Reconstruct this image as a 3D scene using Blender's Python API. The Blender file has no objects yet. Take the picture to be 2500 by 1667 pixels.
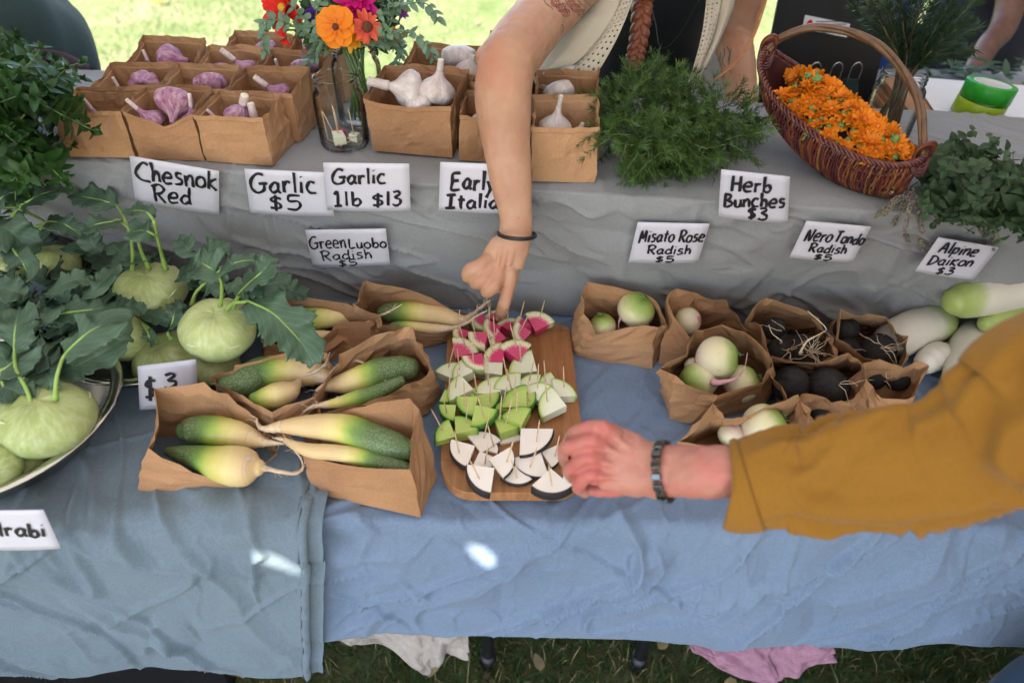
import bpy, math, random
import numpy as np
from math import radians, sin, cos, pi
from mathutils import Vector, Matrix

random.seed(7)
SC = bpy.context.scene
COL = SC.collection
# ------------------------------------------------------------------ camera, world, sun, exposure
CAMP = Vector((0, 0, 1.6))
F = 2500 * 24 / 36
RM = Matrix.Rotation(radians(90 - 40.5), 3, 'X') @ Matrix.Rotation(radians(0.7), 3, 'Z')
cd = bpy.data.cameras.new('camera'); cam = bpy.data.objects.new('camera', cd); COL.objects.link(cam)
cd.lens = 24; cd.sensor_width = 36; cd.clip_start = 0.02; cd.clip_end = 400
cam.matrix_world = Matrix.Translation(CAMP) @ RM.to_4x4()
cd.dof.use_dof = True; cd.dof.focus_distance = 1.2; cd.dof.aperture_fstop = 2.4
SC.camera = cam
SUN_EL, SUN_AZ = 52, 205           # azimuth the sun stands at, degrees clockwise from +Y
w = bpy.data.worlds.new("World"); SC.world = w; w.use_nodes = True
sky = w.node_tree.nodes.new('ShaderNodeTexSky'); sky.sky_type = 'NISHITA'; sky.sun_disc = False
sky.sun_elevation = radians(SUN_EL); sky.sun_rotation = radians(SUN_AZ)
bg = w.node_tree.nodes['Background']; bg.inputs[1].default_value = 0.15
w.node_tree.links.new(sky.outputs[0], bg.inputs[0])
sl = bpy.data.lights.new('sun', 'SUN'); so = bpy.data.objects.new('sun', sl); COL.objects.link(so)
sl.energy = 5.0; sl.angle = radians(0.5); sl.color = (1, 0.94, 0.84)
SUND = Vector((sin(radians(SUN_AZ)) * cos(radians(SUN_EL)), cos(radians(SUN_AZ)) * cos(radians(SUN_EL)), sin(radians(SUN_EL))))
so.rotation_euler = SUND.to_track_quat('Z', 'Y').to_euler()
SC.view_settings.view_transform = 'Standard'; SC.view_settings.look = 'None'
SC.view_settings.exposure = 2.2; SC.view_settings.gamma = 1.0
try: SC.view_settings.use_curve_mapping = False
except Exception: pass
SC.cycles.use_denoising = True
SC.cycles.max_bounces = 10; SC.cycles.diffuse_bounces = 2; SC.cycles.glossy_bounces = 3
SC.cycles.transmission_bounces = 8; SC.cycles.transparent_max_bounces = 24
SC.cycles.sample_clamp_indirect = 6

# ------------------------------------------------------------------ measuring helpers
T, U = 0.74, 1.05                  # heights of the front table and of the raised back table
ZN = {'A': (0, 0, 2.8), 'B': (600, 0, 2.8), 'C': (1100, 0, 2.8), 'D': (1750, 0, 2.8), 'E': (0, 400, 2.8),
      'F': (600, 500, 2.8), 'G': (1300, 500, 2.8), 'H': (1800, 500, 2.8), 'I': (0, 850, 2.8), 'J': (600, 850, 2.8),
      'K': (1300, 850, 2.8), 'M': (1050, 700, 5.6), 'N': (1050, 950, 5.6), 'O': (600, 0, 4.48), 'S': (0, 0, 1)}
def zp(z, x, y):
    a = ZN[z]; return a[0] + x / a[2], a[1] + y / a[2]
def ray(px, py): return RM @ Vector(((px - 1250) / F, -(py - 833.5) / F, -1))
def W(z, x, y, h):
    "point at height h seen at the given spot of the survey picture"
    d = ray(*zp(z, x, y)); return CAMP + d * ((h - CAMP.z) / d.z)
def WT(z, x, y, t): return CAMP + ray(*zp(z, x, y)) * t
def depth(p): return -(RM.transposed() @ (p - CAMP)).z
def px2m(z, n, p): return n / ZN[z][2] * depth(p) / F
class Plane:
    def __init__(s, a, b, c): s.p = a; s.n = (b - a).cross(c - a).normalized(); s.n = s.n if s.n.y < 0 else -s.n
    def hit(s, z, x, y, off=0):
        d = ray(*zp(z, x, y)); o = s.p + s.n * off
        return CAMP + d * ((o - CAMP).dot(s.n) / d.dot(s.n))

def _h(i, j, k, s):
    n = (i * 73856093) ^ (j * 19349663) ^ (k * 83492791) ^ (s * 2654435 + 12345)
    n = (n ^ (n >> 13)) * 1274126177 & 0x7fffffff
    n = (n ^ (n >> 16)) & 0xffff
    return n / 32767.5 - 1.0
def vn(x, y, z=0.0, s=0):
    x, y, z = np.broadcast_arrays(np.asarray(x, float), np.asarray(y, float), np.asarray(z, float))
    i, j, k = np.floor(x).astype(np.int64), np.floor(y).astype(np.int64), np.floor(z).astype(np.int64)
    a, b, c = x - i, y - j, z - k
    a, b, c = (q * q * q * (q * (q * 6 - 15) + 10) for q in (a, b, c))
    r = 0
    for di in (0, 1):
        for dj in (0, 1):
            for dk in (0, 1):
                wgt = (a if di else 1 - a) * (b if dj else 1 - b) * (c if dk else 1 - c)
                r = r + wgt * _h(i + di, j + dj, k + dk, s)
    return r
def fbm(x, y, z=0.0, s=0, o=3):
    r = 0; a = 1.0
    for q in range(o): r = r + a * vn(x * 2**q, y * 2**q, np.asarray(z) * 2**q, s + q * 11); a *= .5
    return r
def ridge(x, y, z=0.0, s=0, p=3.0):
    n = np.abs(vn(x, y, z, s) + .5 * vn(x * 2.1, y * 2.1, z, s + 5)); return np.clip(1 - n * 1.6, 0, 1) ** p

# ------------------------------------------------------------------ mesh helpers
class MB:
    def __init__(s): s.v = []; s.f = []; s.c = []; s.m = []; s.n = 0
    def add(s, v, f, c=None, mi=0):
        v = np.asarray(v, float).reshape(-1, 3); o = s.n
        s.v.append(v); s.n += len(v)
        s.c.append(np.zeros((len(v), 3)) if c is None else np.asarray(c, float).reshape(-1, 3))
        s.f += [tuple(i + o for i in q) for q in f]; s.m += [mi] * len(f)
        return s
    def build(s, name, mats, parent=None, smooth=True, link=True):
        me = bpy.data.meshes.new(name)
        V = np.concatenate(s.v); me.from_pydata(V.tolist(), [], s.f)
        if smooth: me.polygons.foreach_set('use_smooth', [True] * len(me.polygons))
        for q in (mats if isinstance(mats, (list, tuple)) else [mats]): me.materials.append(q)
        if max(s.m, default=0): me.polygons.foreach_set('material_index', s.m)
        at = me.attributes.new('cc', 'FLOAT_VECTOR', 'POINT'); at.data.foreach_set('vector', np.concatenate(s.c).ravel())
        me.update()
        o = bpy.data.objects.new(name, me)
        if link: COL.objects.link(o)
        if parent is not None:
            o.parent = parent; o.matrix_parent_inverse = Matrix.Translation(-parent.location) if parent.type == 'EMPTY' and parent.get('_w') else Matrix()
        return o
def tag(o, label=None, cat=None, group=None, kind=None):
    if label: o['label'] = label
    if cat: o['category'] = cat
    if group: o['group'] = group
    if kind: o['kind'] = kind
    return o
def empty(name, loc, label=None, cat=None, group=None, rz=0, world=True):
    "Empty at a thing's base. world=True: its parts are built in world coordinates and follow it"
    o = bpy.data.objects.new(name, None); COL.objects.link(o); o.location = loc; o.rotation_euler.z = rz
    o.empty_display_size = .05
    if world: o['_w'] = 1
    return tag(o, label, cat, group)
def link_copy(o, parent=None):
    c = o.copy(); COL.objects.link(c); c.parent = parent
    for ch in o.children: link_copy(ch, c)
    return c
def frames(P, up=None):
    P = np.asarray(P, float); n = len(P)
    Tn = np.gradient(P, axis=0); Tn /= np.linalg.norm(Tn, axis=1)[:, None] + 1e-12
    a = np.array(up if up is not None else ((0, 0, 1) if abs(Tn[0][2]) < .9 else (1, 0, 0)), float)
    N = []; 
    for i in range(n):
        if up is not None: a = np.array(up, float)
        q = a - Tn[i] * a.dot(Tn[i]); l = np.linalg.norm(q); q = q / l if l > 1e-9 else (N[-1] if N else np.array((1., 0, 0)))
        N.append(q); a = q
    N = np.array(N); B = np.cross(Tn, N)
    return Tn, N, B
def spl(P, n):
    "Catmull-Rom resample to n points (any dimension)"
    P = np.asarray(P, float)
    if len(P) < 3:
        t = np.linspace(0, 1, n)[:, None]; return P[0] * (1 - t) + P[-1] * t
    Q = np.vstack([2 * P[0] - P[1], P, 2 * P[-1] - P[-2]])
    t = np.linspace(0, len(P) - 1 - 1e-9, n); i = t.astype(int); u = (t - i)[:, None]
    a, b, c, d = Q[i], Q[i + 1], Q[i + 2], Q[i + 3]
    return .5 * ((2 * b) + (c - a) * u + (2 * a - 5 * b + 4 * c - d) * u**2 + (3 * b - a - 3 * c + d) * u**3)
def gridf(nu, nv, closed=False):
    return [(i * nv + j, ((i + 1) % nu) * nv + j, ((i + 1) % nu) * nv + j + 1, i * nv + j + 1)
            for i in range(nu if closed else nu - 1) for j in range(nv - 1)]
def tube(mb, P, R, n=8, flat=1.0, up=None, cap=True, mi=0, cc=None, wob=None):
    "tube along P; R radius per point; flat = thickness/width ratio across 'up'"
    P = np.asarray(P, float); m = len(P); R = np.broadcast_to(np.asarray(R, float), (m,))
    _, N, B = frames(P, up)
    a = np.linspace(0, 2 * pi, n, endpoint=False)
    rr = R[:, None] * np.ones(n)[None]
    if wob is not None: rr = rr * wob(np.linspace(0, 1, m)[:, None], a[None])
    V = P[:, None] + B[:, None] * (np.cos(a) * rr)[..., None] + N[:, None] * (np.sin(a) * rr)[..., None] * np.broadcast_to(np.asarray(flat, float), (m,))[:, None, None]
    f = [(i * n + j, i * n + (j + 1) % n, (i + 1) * n + (j + 1) % n, (i + 1) * n + j) for i in range(m - 1) for j in range(n)]
    c = np.zeros((m, n, 3)); c[..., 0] = np.linspace(0, 1, m)[:, None] if cc is None else np.asarray(cc)[:, None]
    c[..., 1] = (a / (2 * pi))[None]; 
    V = V.reshape(-1, 3); c = c.reshape(-1, 3)
    if cap: f += [tuple(range(n - 1, -1, -1)), tuple(range((m - 1) * n, m * n))]
    mb.add(V, f, c, mi)
def capsule(mb, P, R, n=14, flat=1.0, up=None, m=None):
    "closed tube with round ends, for bodies"
    P = np.asarray(P, float); R = np.asarray(R, float)
    k = m or max(10, len(P) * 5)
    Q = spl(np.column_stack([P, R, np.broadcast_to(flat, (len(P),))]), k); R2 = Q[:, 3]; fl = Q[:, 4]; Q = Q[:, :3]
    d0 = Q[0] - Q[1]; d0 /= np.linalg.norm(d0); d1 = Q[-1] - Q[-2]; d1 /= np.linalg.norm(d1)
    e = np.array([.995, .92, .78, .55, .25]); rf = np.sqrt(1 - e**2)
    A = Q[0] + d0 * (e * R2[0])[:, None]; Z = Q[-1] + d1 * (e[::-1] * R2[-1])[:, None]
    tube(mb, np.vstack([A, Q, Z]), np.concatenate([rf * R2[0], R2, rf[::-1] * R2[-1]]), n, np.concatenate([[fl[0]] * 5, fl, [fl[-1]] * 5]), up)
def ball(mb, c, r, n=12, m=8, ax=None, mi=0, fn=None):
    "ellipsoid, r=(rx,ry,rz), ax=3x3 rotation; fn(theta,phi)->radius factor"
    r = np.broadcast_to(np.asarray(r, float), (3,)); a = np.linspace(0, 2 * pi, n, endpoint=False); p = np.linspace(0, pi, m + 1)
    TH, PH = np.meshgrid(a, p); k = 1.0 if fn is None else fn(TH, PH)
    V = np.stack([np.cos(TH) * np.sin(PH) * k * r[0], np.sin(TH) * np.sin(PH) * k * r[1], np.cos(PH) * k * r[2]], -1)
    if ax is not None: V = V @ np.array(ax).T
    V = V + np.asarray(c, float); c2 = np.zeros(V.shape); c2[..., 0] = PH / pi; c2[..., 1] = TH / (2 * pi)
    f = [(i * n + j, (i + 1) * n + j, (i + 1) * n + (j + 1) % n, i * n + (j + 1) % n) for i in range(m) for j in range(n)]
    mb.add(V, f, c2, mi)
def box(mb, lo, hi, mi=0, M=None):
    x0, y0, z0 = lo; x1, y1, z1 = hi
    v = np.array([(x, y, z) for x in (x0, x1) for y in (y0, y1) for z in (z0, z1)], float)
    if M is not None: v = v @ np.array(M.to_3x3()).T + np.array(M.translation)
    mb.add(v, [(0, 1, 3, 2), (4, 6, 7, 5), (0, 4, 5, 1), (2, 3, 7, 6), (0, 2, 6, 4), (1, 5, 7, 3)], None, mi)
def slab(mb, pts, th, nrm=(0, 0, 1), mi=0, bev=0, side_mi=None):
    "outline (3D points, top face) extruded down by th"
    P = np.asarray(pts, float); n = len(P); nn = np.asarray(nrm, float); c = P.mean(0)
    rings = [P + (c - P) / np.linalg.norm(P - c, axis=1)[:, None] * bev, P - nn * bev, P - nn * (th - bev), P - nn * th + (c - P) / np.linalg.norm(P - c, axis=1)[:, None] * bev] if bev else [P, P - nn * th]
    f = [tuple(range(n))]; m = [mi]; V = np.concatenate(rings)
    mb.add(V, f, None, mi)
    o = mb.n - len(V); sm = mi if side_mi is None else side_mi
    for k in range(len(rings) - 1):
        for j in range(n): mb.f.append((o + k * n + j, o + (k + 1) * n + j, o + (k + 1) * n + (j + 1) % n, o + k * n + (j + 1) % n)); mb.m.append(sm)
    mb.f.append(tuple(o + (len(rings) - 1) * n + j for j in range(n - 1, -1, -1))); mb.m.append(sm)
def solid(o, th, off=0):
    m = o.modifiers.new('solidify', 'SOLIDIFY'); m.thickness = th; m.offset = off; return o
def rotz(a): return Matrix.Rotation(a, 3, 'Z')

# ------------------------------------------------------------------ material helpers
class NM:
    def __init__(s, name, rough=.6, spec=.5):
        s.m = bpy.data.materials.new(name); s.m.use_nodes = True; s.t = s.m.node_tree; s.b = s.t.nodes['Principled BSDF']
        s.b.inputs['Roughness'].default_value = rough; s.b.inputs['Specular IOR Level'].default_value = spec
        s.tc = s.t.nodes.new('ShaderNodeTexCoord').outputs['Object']
    def L(s, a, b): s.t.links.new(a, b)
    def put(s, inp, v):
        if isinstance(v, bpy.types.NodeSocket): s.L(v, inp)
        elif isinstance(v, (tuple, list)) and len(v) == 3 and inp.type == 'RGBA': inp.default_value = (*v, 1)
        else: inp.default_value = v
    def map(s, vec, scale=(1, 1, 1), rot=(0, 0, 0), loc=(0, 0, 0)):
        n = s.t.nodes.new('ShaderNodeMapping'); s.L(vec, n.inputs[0]); n.inputs['Scale'].default_value = scale; n.inputs['Rotation'].default_value = rot; n.inputs['Location'].default_value = loc; return n.outputs[0]
    def noise(s, scale, detail=3, rough=.5, vec=None, dist=0):
        n = s.t.nodes.new('ShaderNodeTexNoise'); s.L(vec or s.tc, n.inputs['Vector']); n.inputs['Scale'].default_value = scale
        n.inputs['Detail'].default_value = detail; n.inputs['Roughness'].default_value = rough; n.inputs['Distortion'].default_value = dist; return n.outputs[0]
    def vor(s, scale, feat='F1', vec=None, out=0):
        n = s.t.nodes.new('ShaderNodeTexVoronoi'); n.feature = feat; s.L(vec or s.tc, n.inputs['Vector']); n.inputs['Scale'].default_value = scale; return n.outputs[out]
    def wave(s, scale, dist=5, detail=3, vec=None, dscale=1, dir='X'):
        n = s.t.nodes.new('ShaderNodeTexWave'); s.L(vec or s.tc, n.inputs['Vector']); n.inputs['Scale'].default_value = scale; n.inputs['Distortion'].default_value = dist
        n.inputs['Detail'].default_value = detail; n.inputs['Detail Scale'].default_value = dscale; n.bands_direction = dir; return n.outputs['Fac']
    def ramp(s, fac, stops, mode='LINEAR'):
        n = s.t.nodes.new('ShaderNodeValToRGB'); s.put(n.inputs[0], fac); e = n.color_ramp; e.interpolation = mode
        while len(e.elements) < len(stops): e.elements.new(.5)
        for q, (p, c) in zip(e.elements, stops): q.position = p; q.color = (*c, 1) if not isinstance(c, (int, float)) else (c, c, c, 1)
        return n.outputs[0]
    def mix(s, fac, a, b, mode='MIX'):
        n = s.t.nodes.new('ShaderNodeMix'); n.data_type = 'RGBA'; n.blend_type = mode; s.put(n.inputs[0], fac); s.put(n.inputs[6], a); s.put(n.inputs[7], b); return n.outputs[2]
    def math(s, op, a, b=0.0):
        n = s.t.nodes.new('ShaderNodeMath'); n.operation = op; s.put(n.inputs[0], a); s.put(n.inputs[1], b); return n.outputs[0]
    def cc(s, i=None):
        n = s.t.nodes.new('ShaderNodeAttribute'); n.attribute_name = 'cc'
        if i is None: return n.outputs['Vector']
        x = s.t.nodes.new('ShaderNodeSeparateXYZ'); s.L(n.outputs['Vector'], x.inputs[0]); return x.outputs[i]
    def rnd(s):
        return s.t.nodes.new('ShaderNodeObjectInfo').outputs['Random']
    def col(s, v): s.put(s.b.inputs['Base Color'], v); return s
    def bump(s, h, strength=.3, dist=.002):
        n = s.t.nodes.new('ShaderNodeBump'); n.inputs['Strength'].default_value = strength; n.inputs['Distance'].default_value = dist; s.L(h, n.inputs['Height'])
        old = s.b.inputs['Normal'].links
        if old: s.L(old[0].from_socket, n.inputs['Normal'])
        s.L(n.outputs[0], s.b.inputs['Normal']); return s
    def sss(s, w=.15, rad=(.6, .3, .15), scale=.01):
        s.b.inputs['Subsurface Weight'].default_value = w; s.b.inputs['Subsurface Radius'].default_value = rad; s.b.inputs['Subsurface Scale'].default_value = scale; return s
    def set(s, k, v): s.put(s.b.inputs[k], v); return s
def simple(name, c, rough=.6, var=.15, vs=30, bump=None, spec=.5, metal=0, sss=0):
    n = NM(name, rough, spec); d = tuple(q * (1 - var) for q in c); e = tuple(min(1, q * (1 + var)) for q in c)
    n.col(n.ramp(n.noise(vs, 4), [(.3, d), (.7, e)]))
    if bump: n.bump(n.noise(bump[0], 4), bump[1], bump[2])
    if metal: n.set('Metallic', metal)
    if sss: n.sss(sss)
    return n.m
def proj_px(p):
    q = RM.transposed() @ (p - CAMP); return (1250 + q.x / -q.z * F, 833.5 - q.y / -q.z * F)
# ------------------------------------------------------------------ materials
def paper_mat():
    n = NM('kraft_paper', .72, .25)
    a = n.ramp(n.noise(9, 5, .6), [(.3, (.27, .125, .055)), (.7, (.39, .195, .09))])
    r = n.rnd(); a = n.mix(n.math('MULTIPLY', r, .8), a, (.47, .265, .135))
    fib = n.noise(900, 2, .5, n.map(n.tc, (1, 1, .25)))
    a = n.mix(.25, a, n.ramp(fib, [(.35, (.27, .14, .07)), (.6, (.5, .3, .17))]))
    n.col(a)
    n.bump(n.noise(60, 5, .6), .14, .0012); n.bump(n.vor(22, 'DISTANCE_TO_EDGE'), .18, .002); n.bump(fib, .08, .0004)
    return n.m
PAPER = paper_mat()
def cloth_mat(name, c1, c2, swirl=.10):
    n = NM(name, .85, .12)
    v = n.noise(2.2, 4, .6)
    a = n.ramp(v, [(.3, c1), (.7, c2)])
    sw = n.wave(16, 22, 3, dscale=2.2)                        # faint scroll print
    a = n.mix(n.ramp(sw, [(.55, 0.0), (.8, swirl)]), a, tuple(min(1, q * 1.5) for q in c2))
    a = n.mix(n.ramp(n.noise(350, 2), [(.4, 0.0), (.7, .22)]), a, tuple(q * .6 for q in c1))
    n.col(a)
    rn = n.t.nodes.new('ShaderNodeTexNoise'); n.L(n.tc, rn.inputs['Vector']); rn.noise_type = 'RIDGED_MULTIFRACTAL'; rn.inputs['Scale'].default_value = 16; rn.inputs['Detail'].default_value = 3; rn.inputs['Distortion'].default_value = .6
    n.bump(rn.outputs[0], .16, .005); n.bump(n.noise(45, 5, .6, dist=1.5), .25, .003); n.bump(n.noise(700, 2), .12, .0006)
    n.set('Sheen Weight', .15)
    return n.m
M_BLUE = cloth_mat('blue_cotton', (.145, .20, .295), (.175, .235, .335), .10)
M_TEAL = cloth_mat('grey_blue_cotton', (.135, .182, .222), (.165, .216, .258), .10)
M_GREY = cloth_mat('grey_green_sheet', (.24, .243, .245), (.28, .284, .288), .04)
M_CARD = simple('white_card', (.58, .565, .63), .55, .02, 40, (300, .05, .0004))
M_INK = simple('black_marker_ink', (.012, .011, .016), .4, .1)
def luobo():
    n = NM('green_radish_skin', .42, .4); x = n.math('ADD', n.cc(0), n.math('MULTIPLY', n.math('SUBTRACT', n.noise(26, 4, .6), .5), .22))
    dk = n.mix(n.ramp(n.noise(420, 3, .7), [(.47, 0.0), (.66, 1.0)]), (.085, .14, .05), (.24, .31, .15))
    a = n.ramp(x, [(.20, (.08, .15, .03)), (.42, (.17, .29, .05)), (.54, (.34, .43, .08)), (.67, (.60, .53, .15)), (.80, (.70, .57, .24)), (1, (.66, .47, .24))])
    a = n.mix(n.ramp(x, [(.20, 1.0), (.50, 0.0)]), a, dk)
    rings = n.wave(1, 0, 0)
    st = n.noise(14, 3, .6, n.map(n.cc(), (6, .5, 1)))
    a = n.mix(n.math('MULTIPLY', n.ramp(st, [(.60, 0.0), (.68, .5)]), n.ramp(x, [(.5, 0.0), (.7, 1.0)])), a, (.50, .36, .16))
    n.col(a); n.bump(st, .25, .0012); n.bump(n.noise(300, 3), .12, .0006); n.sss(.12, (.5, .5, .2), .006)
    return n.m
M_LUOBO = luobo()
M_ROOT = simple('pale_taproot', (.66, .50, .34), .6, .2, 120, (500, .2, .0005))
M_ROOTP = simple('pink_taproot', (.58, .28, .30), .6, .25, 120, (500, .2, .0005))
def misato(name='rose_radish_skin', g=.5):
    n = NM(name, .38, .45); z = n.cc(0)
    nz = n.math('MULTIPLY', n.math('SUBTRACT', n.noise(18, 4, .6), .5), .35)
    a = n.ramp(n.math('ADD', z, nz), [(.10, (.18, .28, .05)), (.28, (.34, .42, .12)), (.42, (.66, .60, .34)), (.74, (.70, .62, .46)), (.94, (.66, .50, .40)), (1, (.54, .20, .25))])
    a = n.mix(n.ramp(n.noise(60, 4, .7), [(.66, 0.0), (.74, .45)]), a, (.40, .22, .10))
    n.col(a); n.bump(n.noise(90, 4), .15, .0015); n.sss(.15, (.6, .4, .2), .006); return n.m
M_ROSE = misato()
def nero():
    n = NM('black_radish_skin', .75, .3); st = n.noise(8, 4, .7, n.map(n.cc(), (2, 1.5, 1)))
    a = n.ramp(n.noise(120, 5, .7), [(.35, (.010, .009, .009)), (.7, (.03, .026, .025))])
    a = n.mix(n.ramp(st, [(.70, 0.0), (.74, .8)]), a, (.30, .22, .16)); n.col(a); n.bump(n.noise(200, 4), .3, .0015); return n.m
M_NERO = nero()
def daikon():
    n = NM('daikon_skin', .35, .45); x = n.math('ADD', n.cc(0), n.math('MULTIPLY', n.math('SUBTRACT', n.noise(14, 4, .6), .5), .3))
    a = n.ramp(x, [(.22, (.34, .42, .12)), (.42, (.48, .53, .24)), (.56, (.72, .68, .56)), (1, (.74, .68, .58))])
    a = n.mix(n.ramp(n.noise(70, 4, .7), [(.64, 0.0), (.72, .3)]), a, (.50, .36, .22)); n.col(a); n.bump(n.noise(120, 4), .1, .001); n.sss(.12, (.5, .5, .3), .006); return n.m
M_DAIKON = daikon()
def kohl():
    n = NM('kohlrabi_skin', .36, .45); v = n.noise(9, 4, .6); st = n.noise(8, 4, .6, n.map(n.cc(), (1, 4, 1)))
    a = n.ramp(v, [(.3, (.32, .41, .12)), (.7, (.48, .54, .22))])
    a = n.mix(n.ramp(st, [(.42, 0.0), (.66, .5)]), a, (.68, .70, .42))
    a = n.mix(n.ramp(n.noise(40, 4, .7), [(.68, 0.0), (.76, .35)]), a, (.42, .33, .12))
    n.col(a); n.bump(n.noise(28, 4), .2, .003); n.sss(.15, (.4, .5, .15), .006); return n.m
M_KOHL = kohl()
def leafmat(name, c1, c2, vein, vs=9, rough=.5, veins=True, vary=.35, trans=.15, bs=.5):
    n = NM(name, rough, .35)
    a = n.ramp(n.noise(35, 4, .6), [(.3, c1), (.7, c2)])
    a = n.mix(n.math('MULTIPLY', n.rnd(), vary), a, tuple(min(1, q * 1.9) for q in c2))
    if veins:
        x, y = n.cc(0), n.cc(1)                               # along, across (-1..1)
        ay = n.math('ABSOLUTE', y)
        mid = n.ramp(ay, [(.0, 1.0), (.07, 0.0)])
        k = n.math('FRACT', n.math('MULTIPLY', n.math('SUBTRACT', x, n.math('MULTIPLY', ay, .35)), vs))
        side = n.ramp(n.math('ABSOLUTE', n.math('SUBTRACT', k, .5)), [(.0, .8), (.09, 0.0)])
        vv = n.math('MAXIMUM', mid, side); vv2 = n.math('MULTIPLY', vv, .45)
        a = n.mix(vv2, a, vein); n.bump(vv, -bs, .002)
    n.col(a); n.bump(n.noise(90, 4), .3, .002)
    if trans:
        n.set('Subsurface Weight', 0)
        tr = n.t.nodes.new('ShaderNodeBsdfTranslucent'); n.put(tr.inputs[0], tuple(min(1, q * 2.2) for q in c2))
        ms = n.t.nodes.new('ShaderNodeMixShader'); ms.inputs[0].default_value = trans
        n.L(n.b.outputs[0], ms.inputs[1]); n.L(tr.outputs[0], ms.inputs[2]); n.L(ms.outputs[0], n.t.nodes['Material Output'].inputs[0])
    return n.m
M_KLEAF = leafmat('kohlrabi_leaf', (.034, .072, .044), (.072, .125, .078), (.24, .36, .20), 8, .40)
M_PETI = simple('green_leaf_stalk', (.26, .40, .09), .4, .2, 40, None, .5)
M_MINT = leafmat('mint_leaf', (.012, .040, .008), (.026, .075, .014), (.05, .11, .03), 6, .45, True, .3, .10)
M_TARR = leafmat('needle_leaf', (.022, .058, .012), (.055, .105, .02), (.2, .25, .1), 6, .5, False, .5)
M_ROSM = leafmat('rosemary_leaf', (.014, .032, .015), (.032, .058, .025), (.2, .25, .1), 6, .45, False, .3)
M_CATM = leafmat('catmint_leaf', (.022, .045, .020), (.042, .078, .036), (.08, .13, .06), 5, .6)
M_CATF = simple('catmint_flower_spike', (.22, .20, .14), .7, .5, 150, (300, .4, .002))
M_SAGE = leafmat('silvery_leaf', (.085, .15, .095), (.14, .225, .15), (.30, .40, .28), 3, .55, True, .3, .12, .2)
M_STEM = simple('green_stem', (.10, .17, .05), .5, .25, 60)
M_WSTEM = simple('woody_stem', (.10, .075, .04), .7, .25, 90)
def petal(name, c1, c2, trans=.3):
    n = NM(name, .5, .3); a = n.ramp(n.cc(0), [(0, c1), (.8, c2)])
    st = n.noise(10, 2, .5, n.map(n.cc(), (.5, 1.3, 1))); a = n.mix(n.ramp(st, [(.4, .35), (.65, 0.0)]), a, c1)
    a = n.mix(n.math('MULTIPLY', n.rnd(), .3), a, tuple(min(1, q * 1.5 + .02) for q in c1)); n.col(a)
    tr = n.t.nodes.new('ShaderNodeBsdfTranslucent'); n.put(tr.inputs[0], c2)
    ms = n.t.nodes.new('ShaderNodeMixShader'); ms.inputs[0].default_value = trans
    n.L(n.b.outputs[0], ms.inputs[1]); n.L(tr.outputs[0], ms.inputs[2]); n.L(ms.outputs[0], n.t.nodes['Material Output'].inputs[0])
    return n.m
P_ORANGE = petal('orange_petal', (.80, .20, .01), (.90, .30, .01)); P_RED = petal('red_petal', (.60, .02, .01), (.80, .03, .02))
P_CAL = petal('calendula_petal', (.78, .20, .01), (.92, .32, .015)); P_CORAL = petal('coral_petal', (.5, .03, .05), (.85, .17, .05))
P_MAG = petal('magenta_petal', (.45, .0, .14), (.72, .01, .25)); P_PUR = petal('purple_petal', (.07, .02, .22), (.14, .04, .38))
P_YEL = petal('golden_petal', (.72, .27, .01), (.88, .42, .02)); P_LIL = petal('lilac_petal', (.22, .05, .25), (.35, .1, .38))
M_CENT = simple('flower_centre', (.10, .03, .01), .8, .5, 400, (600, .5, .002)); M_CENTY = simple('yellow_flower_centre', (.6, .33, .02), .8, .4, 400, (600, .5, .002))
M_CENTO = simple('orange_flower_centre', (.60, .15, .01), .8, .4, 400, (600, .5, .002)); M_CALYX = simple('green_calyx', (.12, .22, .06), .6, .3, 200, (300, .3, .001))
def garlic(name, w1, w2, p1, amt):
    n = NM(name, .42, .4); st = n.noise(7, 5, .65, n.map(n.cc(), (.8, 3.4, 1)))
    a = n.ramp(n.noise(30, 4), [(.3, w1), (.7, w2)]); a = n.mix(n.ramp(st, [(.5 - amt * .3, 0.0), (.62, min(1, amt))]), a, p1)
    a = n.mix(n.ramp(n.noise(60, 3), [(.66, 0.0), (.73, .3)]), a, (.32, .2, .1))
    n.col(a); n.bump(n.noise(8, 4, .6, n.map(n.cc(), (.8, 5, 1))), .5, .003); n.sss(.12, (.6, .4, .4), .006); return n.m
M_GARP = garlic('purple_garlic_skin', (.54, .36, .42), (.72, .58, .58), (.28, .075, .19), 1.0)
M_GARW = garlic('white_garlic_skin', (.56, .50, .46), (.70, .65, .62), (.36, .22, .24), .45)
M_GSTEM = simple('garlic_stalk', (.62, .48, .46), .55, .2, 80, (300, .2, .001)); M_GCUT = simple('garlic_stalk_cut_end', (.72, .66, .52), .7, .1, 200)
M_GROOT = simple('garlic_roots', (.30, .20, .12), .8, .3, 200)
def wood(name, c1, c2, sc=1.0, ang=0):
    n = NM(name, .45, .35); v = n.map(n.tc, (14 * sc, 1.1 * sc, 6), (0, 0, ang)); a = n.ramp(n.noise(5, 6, .65, v, .6), [(.25, c1), (.75, c2)])
    fine = n.noise(40, 4, .6, v); a = n.mix(n.ramp(fine, [(.45, 0.0), (.7, .35)]), a, tuple(q * .6 for q in c1))
    cut = n.noise(9, 2, .4, n.map(n.tc, (3, 90, 1), (0, 0, .6))); a = n.mix(n.ramp(cut, [(.70, 0.0), (.73, .25)]), a, tuple(min(1, q * 1.5) for q in c2))
    n.col(a); n.bump(fine, .12, .0008); n.bump(cut, .1, .0006); return n.m
M_WOOD = wood('oiled_wood', (.28, .105, .035), (.44, .20, .085)); M_WOODE = wood('breadboard_end_wood', (.24, .10, .035), (.46, .23, .10), 1, pi / 2)
M_PICK = simple('toothpick_wood', (.62, .43, .26), .6, .15, 200)
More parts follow.
